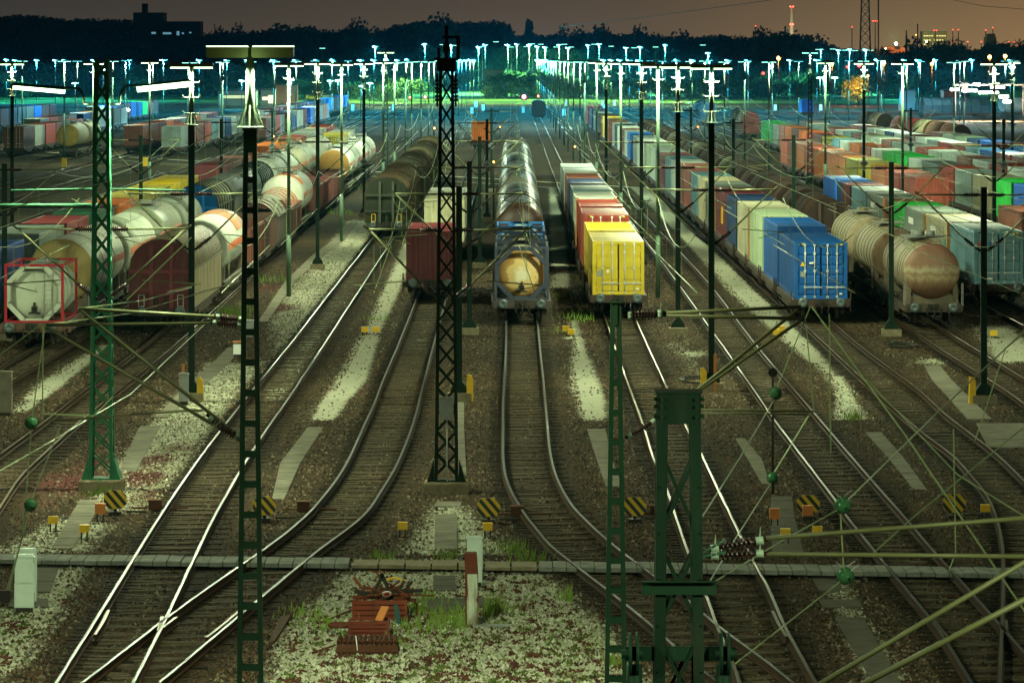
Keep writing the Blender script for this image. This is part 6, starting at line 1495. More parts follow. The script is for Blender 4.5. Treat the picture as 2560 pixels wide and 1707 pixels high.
# ---------------------------------------------------------------- weeds and moss tufts
def weeds():
    rnd = random.Random(21); mb = MB()
    def tuft(x, y, n, h, sp, mi=0):
        c = gnd(x, y)
        for i in range(int(n * (.55 if h > .2 else 1))):
            a = rnd.gauss(0, sp * 1.3), rnd.gauss(0, sp * 3.2); hh = h * rnd.uniform(.25, .95); t = rnd.uniform(-.5, .5) * hh; w = .012 + .02 * hh
            p = Vector((c.x + a[0], c.y + a[1], 0)); mb.face([p + Vector((-w, 0, 0)), p + Vector((w, 0, 0)), p + Vector((t, rnd.uniform(-.1, .1), hh))], mi if mi else rnd.choice((0, 0, 2)))
    for x, y, n, h, s in ((1275, 1375, 120, .4, .2), (1325, 1400, 120, .35, .25), (1120, 1395, 80, .3, .15), (955, 1396, 80, .3, .15), (1180, 1540, 70, .5, .18), (1240, 1530, 120, .55, .12), (1110, 1570, 160, .35, .3), (1135, 1560, 120, .4, .2), (1085, 1545, 80, .35, .15), (1420, 1500, 60, .5, .06),
                          (750, 1530, 60, .3, .2), (790, 1560, 80, .35, .25), (835, 1580, 60, .3, .2), (1040, 1530, 90, .4, .15), (1020, 1570, 60, .3, .15), (1530, 1660, 60, .45, .12), (185, 1412, 30, .3, .08), (2132, 1048, 90, .45, .12), (580, 790, 160, .8, .4), (690, 704, 80, .5, .5),
                          (1400, 830, 60, .4, .3), (1440, 800, 80, .5, .4), (1385, 745, 80, .5, .5), (940, 800, 60, .3, .3), (255, 1235, 40, .4, .12), (225, 1240, 30, .35, .1), (1075, 1500, 60, .4, .12), (1000, 1610, 60, .25, .25), (860, 535, 90, .6, .8), (905, 470, 80, .6, 1)): tuft(x, y, n, h, s)
    for i in range(260):                                    # scattered small growth on the pale gravel
        x = rnd.uniform(720, 1560); y = rnd.uniform(1440, 1705)
        if x < 1000 - (y - 1440) * 1.3 + 60 or x > 1360 + (y - 1440) * .9: continue
        tuft(x, y, rnd.randint(20, 60), rnd.uniform(.03, .07), rnd.uniform(.05, .16), rnd.choice((0, 1, 1)))
    o = ob('weeds', mb.mesh('weeds', ['grass', 'moss', 'drygrass'])); o['kind'] = 'stuff'
weeds()
def loose_stones():
    rng = np.random.default_rng(12); n = 330000
    Yc = 84 + 190 * rng.random(n) ** 1.55; Xc = (rng.random(n) - .5) * (Yc * .235 + 3)
    ix = np.clip(((Xc - GRID['x0']) / .3).astype(int), 0, GRID['nx'] - 1); iy = np.clip(np.searchsorted(GRID['ys'], Yc) - 1, 0, len(GRID['ys']) - 1)
    pale = GRID['R'][iy, ix]; sand = GRID['B'][iy, ix]; stain = GRID['S'][iy, ix]; moss = GRID['G'][iy, ix]
    keep = ~((sand > .55) & (rng.random(n) < .93)) & (stain < .86)
    keep &= ~((stain > .25) & (rng.random(n) < .55))
    for (yy, xl, xr) in SLABS:                               # leave the slab paths clear
        l, r_ = np.interp(Yc, yy, xl), np.interp(Yc, yy, xr); keep &= ~((Yc > yy[0]) & (Yc < yy[-1]) & (Xc > l - .03) & (Xc < r_ + .03))
    Xc, Yc, pale, sand, stain, moss = (q[keep] for q in (Xc, Yc, pale, sand, stain, moss)); n = len(Xc)
    s_ = .018 + .042 * rng.random(n) ** 2; s_ *= np.where(stain > .2, .8, 1); ang = rng.random(n) * 6.283; h = s_ * (.7 + .8 * rng.random(n))
    V = np.zeros((n, 5, 3), np.float32)
    for k in range(4):
        rr = s_ * (.7 + .6 * rng.random(n)); V[:, k, 0] = Xc + rr * np.cos(ang + k * 1.571); V[:, k, 1] = Yc + rr * np.sin(ang + k * 1.571)
    V[:, 4, 0] = Xc + s_ * (rng.random(n) - .5) * .8; V[:, 4, 1] = Yc + s_ * (rng.random(n) - .5) * .8; V[:, 4, 2] = h
    base = np.arange(n)[:, None, None] * 5; tri = np.array([[0, 1, 4], [1, 2, 4], [2, 3, 4], [3, 0, 4]])[None] + base; tri = tri.reshape(-1, 3).astype(np.int32)
    me = bpy.data.meshes.new('gravel'); me.vertices.add(n * 5); me.vertices.foreach_set('co', V.ravel()); m_ = len(tri)
    me.loops.add(m_ * 3); me.loops.foreach_set('vertex_index', tri.ravel()); me.polygons.add(m_); me.polygons.foreach_set('loop_start', np.arange(m_, dtype=np.int32) * 3)
    u = rng.random((n, 1)); w = rng.random((n, 1))
    brown = np.array([[.018, .014, .009]]) * (1 - u) + np.array([[.130, .094, .052]]) * u ** 2 + .02 * u
    brown = np.where(w > .95, np.array([[.17, .155, .105]]), brown); brown = np.where(w < .12, np.array([[.085, .038, .02]]), brown)
    pl = np.array([[.17, .17, .11]]) * (1 - u) + np.array([[.54, .55, .42]]) * u; pl = np.where(w < .14, np.array([[.075, .04, .025]]), pl); pl = np.where((w > .14) & (w < .24), np.array([[.09, .12, .035]]), pl)
    pm = np.clip((pale[:, None] - .36) * 2.4 + (rng.random((n, 1)) - .5) * .8, 0, 1); col3 = brown * (1 - pm) + pl * pm
    col3 = np.where(sand[:, None] > .55, brown, col3)
    mm = ((moss[:, None] + (rng.random((n, 1)) - .5) * .7) > .68); col3 = np.where(mm, np.array([[.050, .017, .017]]) * (.5 + .9 * u), col3)
    cl = np.where((pale > .6) & (Yc < 112))[0]; nb_ = 900
    bc = cl[rng.integers(0, len(cl), nb_)]; br_ = .04 + .11 * rng.random(nb_) ** 1.5; kind = rng.random(nb_)
    for q in range(nb_):
        dd = ((Xc[cl] - Xc[bc[q]]) / (br_[q] * 1.2)) ** 2 + ((Yc[cl] - Yc[bc[q]]) / (br_[q] * 3.0)) ** 2
        hit = cl[dd < 1 - .5 * rng.random(len(cl))]
        col3[hit] = np.array([.085, .036, .022] if kind[q] < .6 else [.075, .10, .025] if kind[q] < .85 else [.05, .035, .02]) * (.5 + .8 * rng.random((len(hit), 1)))
    col3 = col3 * (1 - .55 * np.clip(stain[:, None], 0, 1))
    at_ = me.attributes.new('tint', 'FLOAT_COLOR', 'POINT'); cc = np.ones((n, 5, 4), np.float32); cc[:, :, :3] = col3[:, None, :]; at_.data.foreach_set('color', cc.ravel())
    me.update(calc_edges=True); me.validate(); m, nt, b = newmat('gravel_stone'); av = N(nt, 'ShaderNodeAttribute', attribute_name='tint'); L(nt, av.outputs['Color'], b.inputs['Base Color']); b.inputs['Roughness'].default_value = .9
    me.materials.append(m); o = ob('gravel', me); o['kind'] = 'stuff'
loose_stones()

# ---------------------------------------------------------------- signals and small far lights
def signal(x, y, Y, mat, label, hpole=None, s=.16, light=0, lc=(1, .1, .08)):
    p = at(x, y, Y); r = thing('signal_lamp', label, 'signal', (p.x, Y, 0), 'signal lamps')
    make('post', lambda mb: mb.tube((0, 0, 0), (0, 0, p.z), .06, 6), ['dark'], r); make('lens', lambda mb: mb.sphere((0, -.05, p.z), s, 8), [mat], r)
    make('hood', lambda mb: mb.box(-s * 1.3, s * 1.3, .0, .15, p.z - s * 1.5, p.z + s * 1.5), ['black'], r)
    if light: lamp(r, (0, -.5, p.z), light, lc, .2)
for x, y, Y, mt, l, s, lt in ((1310, 243, 1150, 'sigred', 'bright red signal lamp at the end of the centre tracks', .55, 1500), (1063, 243, 1200, 'sigred', 'red signal lamp left of the dark lattice mast', .35, 500), (1025, 244, 1210, 'sigred2', 'dim red signal lamp beyond the left lamp row', .35, 0), (1346, 241, 1220, 'sigred2', 'pair of dim red lamps right of the bright red signal', .35, 0),
                              (1086, 321, 640, 'tubeorange', 'orange lamp on a short post left of the dark lattice mast', .13, 60), (1234, 405, 330, 'tubeorange', 'warm orange lamp right of the dark lattice mast', .07, 20), (1250, 318, 650, 'tubeorange', 'small orange lamp beside the far orange container', .12, 40), (1437, 367, 400, 'tubeorange', 'small orange lamp right of the yellow train', .07, 10),
                              (1745, 318, 640, 'tubeorange', 'orange tail lamp near the faded red hooded wagon', .14, 40), (683, 341, 420, 'tubeorange', 'small orange lamp behind the tall ladder mast', .1, 20), (719, 260, 900, 'tubeorange', 'orange lamp above the left container rows', .2, 30), (577, 290, 750, 'tubeorange', 'orange lamp between the far left containers', .18, 30), (321, 275, 800, 'tubewhite', 'white lamp among the far left containers', .25, 60),
                              (2148, 163, 1100, 'sigred', 'red signal left of the pylon foot', .5, 0), (2118, 168, 1100, 'sigred2', 'dim red signal beside the orange-lit tree', .35, 0), (1908, 184, 1000, 'sigred2', 'dim red signal above the right lamp row', .35, 0), (2412, 216, 900, 'tubeorange', 'bright double orange signal left of the floodlights', .5, 1500), (2295, 303, 700, 'tubeorange', 'orange lamp behind the right containers', .15, 40)):
    lc = (1, .1, .08) if 'red' in mt else (1, .4, .1)
    signal(x, y, Y, mt, l, None, s, lt, lc)
for i, (x, y, Y) in enumerate(((1946, 146, 1010), (2080, 160, 1060), (2210, 158, 1040), (2330, 160, 1030), (2474, 143, 1000), (2513, 141, 1020))):
    signal(x, y, Y, 'tubeorange', 'sodium yard lamp glowing orange beyond the right container rows, %s from the left' % nth(i + 1), None, .3, 9000, (1.0, .32, .06))
# white marker posts on the blue ground
for i, (x, y) in enumerate(((988, 258), (984, 272), (882, 272), (1190, 264), (1208, 272), (1308, 278), (1415, 260), (1506, 260), (1536, 260), (1512, 272), (1410, 285), (1180, 280), (1938, 272), (2052, 272), (2251, 272))):
    p = gnd(x, y + 5); tag(make('marker_post', lambda mb: mb.box(-.35, .35, -.2, .2, 0, 1.5), ['white'], None, tuple(p)), 'pale marker cabinet standing on the far blue-lit tracks', 'marker', 'pale markers on the far tracks')

# ---------------------------------------------------------------- vegetation and far skyline
def crown_fn(kind, seed):
    def fn(mb):
        rnd = random.Random(seed)
        lobes = [(0, 0, .58, .42)] + [(rnd.uniform(-.36, .36), rnd.uniform(-.3, .3), rnd.uniform(.3, .85), rnd.uniform(.18, .3)) for _ in range(9)]
        if kind == 'bush': lobes = [(rnd.uniform(-.6, .6), rnd.uniform(-.3, .3), rnd.uniform(.15, .6), rnd.uniform(.2, .38)) for _ in range(11)]
        if kind == 'poplar': lobes = [(rnd.uniform(-.05, .05), rnd.uniform(-.05, .05), .2 + .08 * k, .16 - .011 * max(0, k - 5)) for k in range(10)]
        n = 1500
        for i in range(n):
            lx, ly, lz, lr = lobes[rnd.randrange(len(lobes))]
            d = Vector((rnd.gauss(0, 1), rnd.gauss(0, 1), rnd.gauss(0, 1))).normalized() * lr * (rnd.random() ** .4) * rnd.uniform(.85, 1.12)
            c = Vector((lx, ly, lz)) + d; s = rnd.uniform(.018, .045)
            u = Vector((rnd.gauss(0, 1), rnd.gauss(0, 1), rnd.gauss(0, 1))).normalized(); w = u.orthogonal().normalized()
            mb.face([c + u * s, c + w * s, c - u * s * 1.1, c - w * s * .8])
    return fn
def trunk_fn(mb):
    mb.tube((0, 0, 0), (0, 0, .5), .035, 7, r2=.02)
    for a in range(5):
        t = a * 1.25; mb.tube((0, 0, .25 + .05 * a), (.22 * math.cos(t), .22 * math.sin(t), .55 + .05 * a), .014, 5, r2=.005)
def tree(x, Y, h, wd, label, group, kind='round', mat='crown', k=0, base=0.0):
    X = (x - 1280) * Y / F
    r = thing('bush' if kind == 'bush' else 'tree', label, 'bush' if kind == 'bush' else 'tree', (X, Y, base), group)
    t = ob('trunk', shared(('trunk',), trunk_fn, ['trunk']), r); t.scale = (h, h, h)
    c = ob('crown', shared(('crown', kind, k % 4, mat), crown_fn(kind, 11 + k % 4), [mat]), r); c.scale = (wd, wd, h); c.rotation_euler = (0, 0, k * 1.3)
    return r
GB_ = 'green bushes behind the grass strip'
rnd = random.Random(3)
k = 0
for x0, x1, yb, n, hlo, hhi in ((880, 1050, 236, 9, 5, 8), (1230, 1420, 242, 10, 7, 11), (1400, 1560, 240, 9, 5, 8), (1560, 1800, 240, 12, 5, 8), (1800, 2080, 238, 13, 6, 10), (700, 880, 236, 7, 5, 7), (2200, 2420, 232, 6, 8, 12), (20, 640, 225, 22, 8, 14)):
    for i in range(n):
        k += 1; x = x0 + (x1 - x0) * (i + rnd.random()) / n; Y = 1430 + rnd.uniform(-60, 160); h = rnd.uniform(hlo, hhi)
        tree(x, Y, h, h * rnd.uniform(1.1, 1.7), 'lit green bush in the hedge line behind the far grass strip', GB_, 'bush', 'crown', k)
tree(958, 1290, 6, 6, 'bright green bush just right of the blue and red containers', None, 'bush', 'crown', 2)
tree(2146, 1180, 8.5, 9, 'orange-lit bare-looking tree on the right beyond the tracks', None, 'round', 'crown', 1)
lamp(None, at(2142, 205, 1172), 26000, (1.0, .27, .03), .3)
signal(2170, 190, 1176, 'tubeorange', 'sodium street lamp beside the orange-lit tree', None, .2, 5000, (1.0, .38, .05))
for i, (x, top, wpx) in enumerate(((895, 64, 70), (1505, 62, 62), (1320, 67, 18), (1440, 82, 60), (1600, 80, 55), (1965, 80, 90), (2030, 96, 80), (2320, 114, 60), (2385, 110, 65), (2500, 106, 75), (2555, 110, 40), (1900, 90, 50), (1100, 52, 90), (1240, 53, 70), (720, 71, 90), (560, 80, 60), (1700, 92, 70), (1850, 92, 40), (2200, 132, 60))):
    Y = 1830; zt = H - (top - YH) * Y / F
    tree(x, Y, zt + 2, wpx * Y / F * (1.75 if i != 2 else 4.5), '%s dark tree breaking the far ridge line' % ('broad' if wpx > 65 else 'round') if i not in (1, 2) else ('big round dark tree standing above the ridge, right of the middle' if i == 1 else 'slim dark poplar on the ridge right of the middle'), 'dark trees on the far ridge' if i not in (1, 2) else None, 'poplar' if i == 2 else 'round', 'darkcrown', i)
RIDGE = [(-60, 42), (0, 42), (50, 40), (100, 42), (150, 50), (250, 50), (330, 53), (372, 57), (377, 93), (503, 93), (520, 90), (560, 82), (600, 84), (640, 80), (720, 75), (800, 77), (840, 80), (870, 72), (900, 70), (920, 76), (928, 88), (945, 80), (1000, 62), (1050, 57), (1100, 55), (1150, 58), (1200, 57), (1250, 58), (1275, 64), (1284, 94), (1300, 92), (1318, 86), (1335, 84),
         (1345, 92), (1400, 86), (1430, 94), (1468, 88), (1500, 78), (1542, 88), (1600, 88), (1650, 93), (1720, 97), (1800, 90), (1850, 97), (1900, 96), (1960, 86), (2000, 92), (2010, 102), (2080, 114), (2100, 124), (2150, 127), (2200, 137), (2270, 130), (2310, 122), (2350, 122), (2400, 118), (2430, 130), (2480, 116), (2520, 112), (2535, 122), (2560, 116), (2620, 114)]
def hill_fn(mb):
    Y = 1900
    n = len(RIDGE)
    top = [((x - 1280) * Y / F, Y, H - (y + 3 - YH) * Y / F) for x, y in RIDGE]
    mid = [(p[0] * .985, Y - 45, max(3, p[2] * .55)) for p in top]; lo = [(p[0] * .95, Y - 95, -.5) for p in top]; bk = [(p[0], Y + 200, -.5) for p in top]
    for a, b_ in ((lo, mid), (mid, top), (top, bk)):
        for i in range(n - 1): mb.face([a[i], a[i + 1], b_[i + 1], b_[i]])
struct('hill', hill_fn, ['hill'])
def wood():
    rnd = random.Random(8); mb = MB(); xs = [q[0] for q in RIDGE]; ys = [q[1] for q in RIDGE]
    for i in range(15000):
        x = rnd.uniform(-40, 2600); Y = rnd.uniform(1790, 1890); zt = H - (np.interp(x, xs, ys) - YH) * 1880 / F
        z = zt * (1 - rnd.random() ** 1.7) + rnd.uniform(-.4, .5); Y = 1795 + 90 * max(0, z / max(zt, 1)) + rnd.uniform(-4, 4)
        c = Vector(((x - 1280) * Y / F, Y, max(.5, z))); s = rnd.uniform(.35, 1.0)
        u = Vector((rnd.gauss(0, 1), rnd.gauss(0, .6), rnd.gauss(0, 1))).normalized(); w = u.orthogonal().normalized(); mb.face([c + u * s, c + w * s * .8, c - u * s, c - w * s * .8])
    o = ob('woods', mb.mesh('woods', ['darkcrown'])); o['kind'] = 'stuff'
wood()
# buildings
def building(x0, x1, ytop, Y, label, mat, depth=14, wins=(), wmat='window', roof=True, base=0.0, extra=None, cat='building'):
    a, b_ = at(x0, ytop, Y), at(x1, ytop, Y); cx = (a.x + b_.x) / 2; hw = (b_.x - a.x) / 2; h = a.z - base
    r = thing('building', label, cat, (cx, Y, base))
    make('wall', lambda mb: mb.box(-hw, hw, 0, depth, 0, h), [mat], r)
    if roof: make('roof', lambda mb: mb.box(-hw - .15, hw + .15, -.15, depth + .15, h, h + .35), ['roofing'], r)
    for (fx, fz, ww, hh) in wins:
        f = make('window', lambda mb: mb.box(-ww / 2, ww / 2, -.06, -.02, -hh / 2, hh / 2), [wmat], r, (hw * fx, 0, h * fz))
        make('frame', lambda mb: (mb.box(-ww / 2 - .1, ww / 2 + .1, -.1, -.01, hh / 2, hh / 2 + .12), mb.box(-ww / 2 - .1, ww / 2 + .1, -.1, -.01, -hh / 2 - .12, -hh / 2)), ['dark'], f)
    if extra: extra(r, hw, h)
    return r
building(333, 408, 32, 1906, 'dark block-shaped building on the left hill', 'bldgdark', 20, (), roof=False, extra=lambda r, hw, h: make('roof_tower', lambda mb: mb.box(-hw * .45, -hw * .1, 2, 8, h, h + 3.8), ['dark'], r))
building(378, 500, 56, 1902, 'low lit building with bluish windows on the left hill', 'bldgdark', 20, [(-.9, .835, 1.9, .9), (-.35, .83, 3.6, .9), (.1, .83, 1.2, 1.8), (.3, .83, .9, .7), (.6, .84, 1.0, .6)], 'windowb')
building(545, 640, 228, 1180, 'long low shed with a row of small windows at the far left', 'bldg', 12, [(-.6, .6, 2, .8), (-.2, .6, 2, .8), (.2, .6, 2, .8)], 'window')
building(652, 684, 226, 1190, 'shed with a wide lit doorway behind the left containers', 'bldg', 12, [(.55, .4, 1.3, 2.2), (-.3, .45, 1.6, .9)], 'door')
building(690, 740, 214, 1230, 'brown shed beyond the lit doorway', 'brick', 12)
building(1210, 1258, 176, 1500, 'low red-brick building with a lit corner behind the far bushes', 'brick', 12, [(.82, .45, 1.6, 2.2)], 'door')
building(2256, 2288, 227, 1080, 'small grey relay building beside the right tracks', 'bldg', 8)
building(2360, 2402, 229, 1060, 'small brick building right of the relay building', 'brick', 8, [(-.5, .5, .7, .8), (.4, .5, .7, .8)], 'window')
def eng(x, y, label, col):
    p = gnd(x, y); r = thing('locomotive', label, 'locomotive', tuple(p))
    make('body', lambda mb: (mb.prism([(-1.4, 1.0), (1.4, 1.0), (1.4, 3.4), (1.0, 4.1), (-1.0, 4.1), (-1.4, 3.4)], 0, 14), mb.box(-1.3, 1.3, -.3, 0, .6, 1.3)), ['paint'], r, None, col); make('window', lambda mb: mb.box(-1.0, 1.0, -.04, -.01, 2.6, 3.4), ['glass'], r)
    make('wheelset', lambda mb: [wheel(mb, s * .78, yy) for s in (-1, 1) for yy in (2, 4, 10, 12)], ['wheel'], r)
eng(1178, 206.5, 'small red locomotive beyond the dark lattice mast', (.5, .03, .05))
# power plant, chimneys and beacons on the horizon
def farbox(name, x0, x1, y0, label, Y, mat, lights=(), wmat='window'):
    return building(x0, x1, y0, Y, label, mat, 20, lights, wmat, roof=True)
wl = [(-.82 + .205 * i, .50 + .10 * j, 1.5 + .6 * ((i * j) % 3 == 1), .9) for i in range(9) for j in range(5) if (i * 7 + j * 3) % 5]
farbox('power_plant', 2306, 2368, 80, 'power plant block covered in yellow-green lights on the horizon', 3800, 'plantwall', wl, 'plantlamp')
for i, (x, y) in enumerate(((2214, 122), (2272, 108), (2302, 124), (2352, 117), (2398, 128), (2440, 128), (2505, 127), (2540, 127), (2290, 88), (2150, 132), (2078, 130))):
    signal(x, y, 3200, 'tubeorange' if i % 3 else 'tubewhite', 'tiny %s lamp of the works on the right skyline, %s of the row of glints' % ('orange' if i % 3 else 'white', nth(i + 1)), None, .42, 0)
def beacon_mast(x, y, Y, label, n=1, w=.5, mast='dark', levels=None, wl=0, r_=1.0):
    p = at(x, y, Y); r = thing('beacon_mast', label, 'mast', (p.x, Y, 0), 'red-lit masts on the horizon')
    make('mast', lambda mb: mb.tube((0, 0, 0), (0, 0, p.z), w * 1.4, 8, r2=w), [mast], r)
    for dz in (levels or [0]):
        for i in range(n):
            make('beacon', lambda mb: mb.sphere(((i - (n - 1) / 2) * 2.6 * r_, -w - .3, p.z + dz), .75 * r_, 8), ['sigred2'], r)
M['chimneywhite'] = plain('pale_chimney', (.62, .58, .46), .8, 0, .1)
beacon_mast(1979, 17, 4000, 'tall pale chimney with red lamps at two heights', 2, 1.6, 'chimneywhite', [0, -15.8], r_=1.0)
lamp(None, (at(1979, 60, 4000).x - 4, 3940, 25), 150000, (1, .85, .55), 1)  # added unseen lamp brightening the chimney
beacon_mast(1963, 66, 3900, 'short dark stack left of the tall chimney', 0, .8)
for i, (x, y, n, l) in enumerate(((1889, 66, 1, 'slender mast with one red lamp left of the tall chimney'), (2130, 68, 1, 'slender mast with one red lamp left of the pylon'), (2188, 53, 3, 'stack topped by three red lamps right of the pylon'), (2338, 77, 2, 'mast with two red lamps above the power plant'), (2382, 75, 1, 'first of two thin red-tipped masts right of the power plant'), (2396, 75, 1, 'second of two thin red-tipped masts right of the power plant'),
                               (2464, 76, 1, 'red-tipped mast left of the dark tower block'), (2482, 70, 1, 'red-tipped mast on the dark tower block'), (2387, 105, 1, 'low red lamp right of the power plant'), (2419, 105, 1, 'low red lamp between the masts and the tower block'), (2453, 105, 1, 'low red lamp just left of the tower block'), (2290, 104, 1, 'low red lamp left of the power plant'), (2522, 106, 1, 'low red lamp right of the tower block'), (2536, 106, 1, 'low red lamp at the far right'))):
    beacon_mast(x, y, 3600 + 20 * i, l, n, .35, r_=.75)
farbox('tower', 2466, 2491, 94, 'dark tower block with red lamps on the right skyline', 3500, 'bldgdark'); farbox('tower', 2470, 2488, 86, 'upper dark storey block behind the tower block', 3560, 'bldgdark')
farbox('dome_hall', 2208, 2262, 118, 'long low hall lit by a bright orange lamp on the horizon', 3400, 'brick')
signal(2240, 110, 3380, 'tubewhite', 'bright orange-white lamp above the long low hall', None, 1.2, 30000, (1, .5, .12))
signal(2316, 105, 3380, 'tubewhite', 'small white lamp at the foot of the power plant', None, .6, 0)
lamp(None, (at(2337, 95, 3700).x, 3740, 34), 120000, (1, .9, .35), 1)  # added unseen lamp brightening the power plant wall
lamp(None, (at(2240, 110, 3300).x, 3330, 28), 500000, (1, .5, .12), 1)
# lattice pylon running out of the top of the frame
def pylon(mb, h=46, wb=4.4, wt=1.6, dz=3.2):
    W = lambda z: wb + (wt - wb) * z / h
    for sx_ in (-1, 1):
        for sy in (-1, 1): mb.tube((sx_ * wb / 2, sy * wb / 2, 0), (sx_ * wt / 2, sy * wt / 2, h), .14, 5)
    z = 0
    while z < h - dz:
        a, b_ = W(z) / 2, W(z + dz) / 2
        for s in (-1, 1):
            mb.tube((-a, s * a, z), (b_, s * b_, z + dz), .075, 4); mb.tube((a, s * a, z), (-b_, s * b_, z + dz), .075, 4); mb.tube((s * a, -a, z), (s * b_, b_, z + dz), .075, 4); mb.tube((-b_, s * b_, z + dz), (b_, s * b_, z + dz), .075, 4)
        z += dz
    for zz_ in (36, 41): mb.bar((-6, 0, zz_), (6, 0, zz_), .3, .3)
tag(make('pylon', pylon, ['dark'], None, (at(2163, 100, 1500).x, 1500, 0)), 'tall dark lattice pylon cut off by the top edge', 'pylon')
tag(make('pylon', lambda mb: pylon(mb, 32, 2.6, .5, 2.2) if False else (mb.tube((-.9, 0, 0), (0, 0, 23.2), .2, 5), mb.tube((.9, 0, 0), (0, 0, 23.2), .2, 5), [mb.tube((-.9 + .075 * k, 0, 2 * k), (.9 - .075 * (k + 1), 0, 2 * k + 2), .09, 4) for k in range(11)], mb.box(-.35, .35, -.1, .1, 8, 21)), ['dark'], None, (at(2266, 60, 1700).x, 1700, 0)), 'pointed dark lattice mast between pylon and power plant', 'pylon')
tag(make('steel_pole', lambda mb: mb.tube((0, 0, 0), (0, 0, 30), .16, 8), ['dark'], None, (at(2196, 80, 920).x, 920, 0)), 'thin black pole right of the pylon, reaching above the frame', 'pole')
tag(make('steel_pole', lambda mb: mb.tube((0, 0, 0), (0, 0, 22.5), .18, 8), ['dark'], None, (at(2294, 60, 1300).x, 1300, 0)), 'dark pole left of the power plant', 'pole')
tag(make('power_line', lambda mb: mb.path([at(1400, 68, 1550), at(1600, 45, 1540), at(1920, 2, 1500), at(2163, -40, 1500)], .1, 4), ['dark']), 'faint power line rising from the wood to the pylon', 'power line', 'power lines')
tag(make('power_line', lambda mb: mb.path([at(2163, -60, 1500), at(2380, 0, 1480), at(2460, 16, 1480), at(2640, 30, 1480)], .1, 4), ['dark']), 'faint power line running off at the upper right', 'power line', 'power lines')
# floodlights at far right
p = at(2470, 236, 890); r = thing('floodlight_gantry', 'gantry of blinding white floodlights at the right edge', 'floodlights', (p.x, 890, 0))
make('beam', lambda mb: (mb.box(-7, 8, -.1, .1, 7.0, 7.3), mb.tube((-6.5, 0, 0), (-6.5, 0, 7), .12, 6), mb.tube((7, 0, 0), (7, 0, 7), .12, 6)), ['dark'], r)
for (a, b_, z) in ((-7.5, -5.8, 6.0), (-5.2, -2.2, 5.8), (-1.8, 2, 5.4), (2.2, 4.0, 4.6), (-3, -1.6, 7.0), (.5, 3.2, 6.5), (3.0, 5.0, 3.6)): make('flood_lamp', lambda mb: mb.box(a, b_, -.5, -.2, z, z + .45), ['tubewhite'], r)
lamp(r, (-3, -2.5, 6), 50000, (1, .85, .7), .4); lamp(r, (3, -2.5, 5), 50000, (1, .8, .6), .4)
for i, x in enumerate((2050, 2058, 2087)):
    p = at(x, 196, 1120); r = thing('street_lamp', 'white street lamp beside the right-hand bushes, %s of three' % nth(i + 1), 'street lamp', (p.x, 1120, 0), 'white street lamps'); make('pole', lambda mb: mb.tube((0, 0, 0), (0, 0, p.z), .07, 6), ['dark'], r); make('lamp_head', lambda mb: mb.box(-.9, .7, -.2, .2, p.z, p.z + .22), ['tubefar'], r); lamp(r, (0, -.4, p.z - .3), 5000, (.2, .85, .85), .2)
for i, (x, y) in enumerate(((728, 202), (825, 204), (845, 203), (924, 210), (905, 217), (628, 204), (604, 204), (258, 176), (188, 210))):
    p = at(x, y, 1100); r = thing('street_lamp', 'white street lamp on the far left access road, %s from the right' % nth(9 - i), 'street lamp', (p.x, 1100, 0), 'white street lamps'); make('pole', lambda mb: mb.tube((0, 0, 0), (0, 0, p.z), .07, 6), ['dark'], r); make('lamp_head', lambda mb: mb.box(-.7, .7, -.2, .2, p.z, p.z + .22), ['tubefar'], r); lamp(r, (0, -.4, p.z - .3), 5000, (.2, .8, .95), .2)
def car(x, y, label, col):
    p = gnd(x, y); r = thing('parked_car', label, 'car', tuple(p), 'far parked cars', R(80))
    make('body', lambda mb: mb.prism([(-.85, .3), (.85, .3), (.9, .8), (.7, .95), (.55, 1.45), (-.55, 1.45), (-.7, .95), (-.9, .8)], -2.1, 2.1), ['paint'], r, None, col)
    make('window', lambda mb: (mb.box(-.74, -.6, -1.3, 1.2, 1.0, 1.32), mb.box(.6, .74, -1.3, 1.2, 1.0, 1.32)), ['glass'], r); make('wheels', lambda mb: [mb.tube((s * .8, yy, .32), (s * .92, yy, .32), .32, 12) for s in (-1, 1) for yy in (-1.3, 1.3)], ['wheel'], r)
car(783, 250, 'bright yellow car parked beyond the left trains', (.75, .55, .02)); car(815, 246, 'white car parked behind the yellow one', (.6, .6, .55))

for m_ in bpy.data.materials:                                # rough, dusty surfaces have almost no sheen at grazing angles
    b_ = m_.node_tree.nodes.get('Principled BSDF') if m_.node_tree else None
    if not b_ or b_.inputs['Metallic'].default_value > .25: continue
    r_ = b_.inputs['Roughness'].default_value
    b_.inputs['Specular IOR Level'].default_value = .03 if r_ >= .74 else .12 if r_ >= .6 else .28 if r_ >= .4 else .5
# ---------------------------------------------------------------- air, sky, camera
w = bpy.data.worlds.new('World'); SC.world = w; w.use_nodes = True; nt = w.node_tree
bg = nt.nodes['Background']; out = nt.nodes['World Output']
sky = N(nt, 'ShaderNodeTexSky', sky_type='NISHITA'); sky.sun_disc = False; sky.sun_elevation = R(-8); sky.sun_rotation = R(60)
L(nt, sky.outputs[0], bg.inputs[0]); bg.inputs[1].default_value = 0.05
tc = N(nt, 'ShaderNodeTexCoord'); sx = N(nt, 'ShaderNodeSeparateXYZ'); L(nt, tc.outputs['Generated'], sx.inputs[0])
c1 = ramp(nt, mrange(nt, sx.outputs[0], -.13, .22), [(0, (.050, .044, .039)), (.22, (.078, .058, .040)), (.45, (.125, .083, .047)), (.72, (.29, .17, .075)), (1, (.40, .22, .085))])
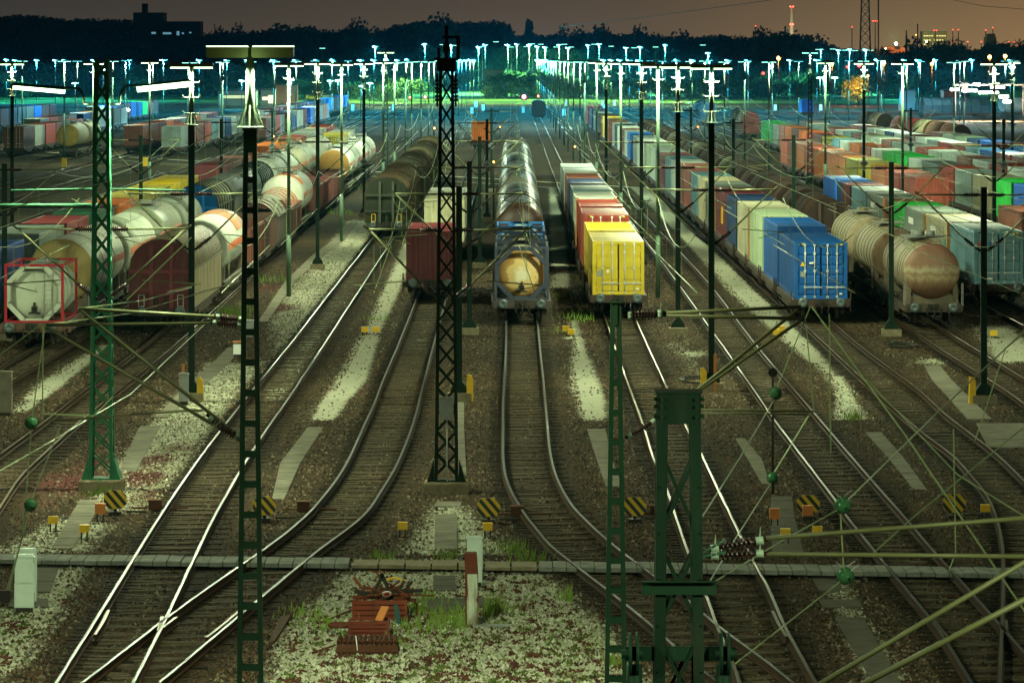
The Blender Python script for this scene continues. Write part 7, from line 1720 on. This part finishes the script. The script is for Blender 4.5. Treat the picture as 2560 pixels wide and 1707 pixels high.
# town glow: strongest near the horizon at the right, fading upward
gl = ramp(nt, mrange(nt, sx.outputs[2], 0.0, .22), [(0, (1.15, 1.15, 1.1)), (.06, (.85, .85, .85)), (.22, (.30, .30, .32)), (.6, (.07, .11, .12)), (1, (.03, .07, .08))])
bg2 = N(nt, 'ShaderNodeBackground'); L(nt, mix(nt, 1.0, c1, gl, 'MULTIPLY'), bg2.inputs[0]); bg2.inputs[1].default_value = 1.0
ads = N(nt, 'ShaderNodeAddShader'); L(nt, bg.outputs[0], ads.inputs[0]); L(nt, bg2.outputs[0], ads.inputs[1]); L(nt, ads.outputs[0], out.inputs[0])

HAZE = 0.00004
if HAZE:
    def hz(mb): mb.box(-420, 420, -60, 4600, -1, 70)
    m, nt, b = newmat('night_haze'); nt.nodes.remove(b)
    pv = N(nt, 'ShaderNodeVolumePrincipled'); pv.inputs['Color'].default_value = (.12, .70, .90, 1); pv.inputs['Density'].default_value = HAZE; pv.inputs['Anisotropy'].default_value = 0.25
    L(nt, pv.outputs[0], nt.nodes['Material Output'].inputs['Volume']); M['haze'] = m
    o = make('haze', hz, ['haze']); o['kind'] = 'stuff'

cam = bpy.data.cameras.new('camera'); co = bpy.data.objects.new('camera', cam); COL.objects.link(co); SC.camera = co
co.location = (0, 0, H); co.rotation_euler = (R(90), 0, 0)
cam.sensor_width = 36.0; cam.lens = 36.0 * F / 2560; cam.shift_y = -(853.5 - YH) / 2560; cam.clip_start = 1; cam.clip_end = 12000
SC.view_settings.view_transform = 'Standard'; SC.view_settings.look = 'None'; SC.view_settings.exposure = 0; SC.view_settings.gamma = 1
SC.cycles.use_denoising = True; SC.cycles.max_bounces = 4; SC.cycles.diffuse_bounces = 2; SC.cycles.glossy_bounces = 2; SC.cycles.transmission_bounces = 1; SC.cycles.volume_bounces = 0
SC.cycles.use_light_tree = True; SC.cycles.sample_clamp_indirect = 3; SC.cycles.caustics_reflective = False; SC.cycles.caustics_refractive = False
for l_, g_ in LABELS.items():
    if len(l_.split()) > 16: print('LONG', l_)
    if len(g_) > 1 and any(x is None for x in g_): print('DUP LABEL', l_, g_)
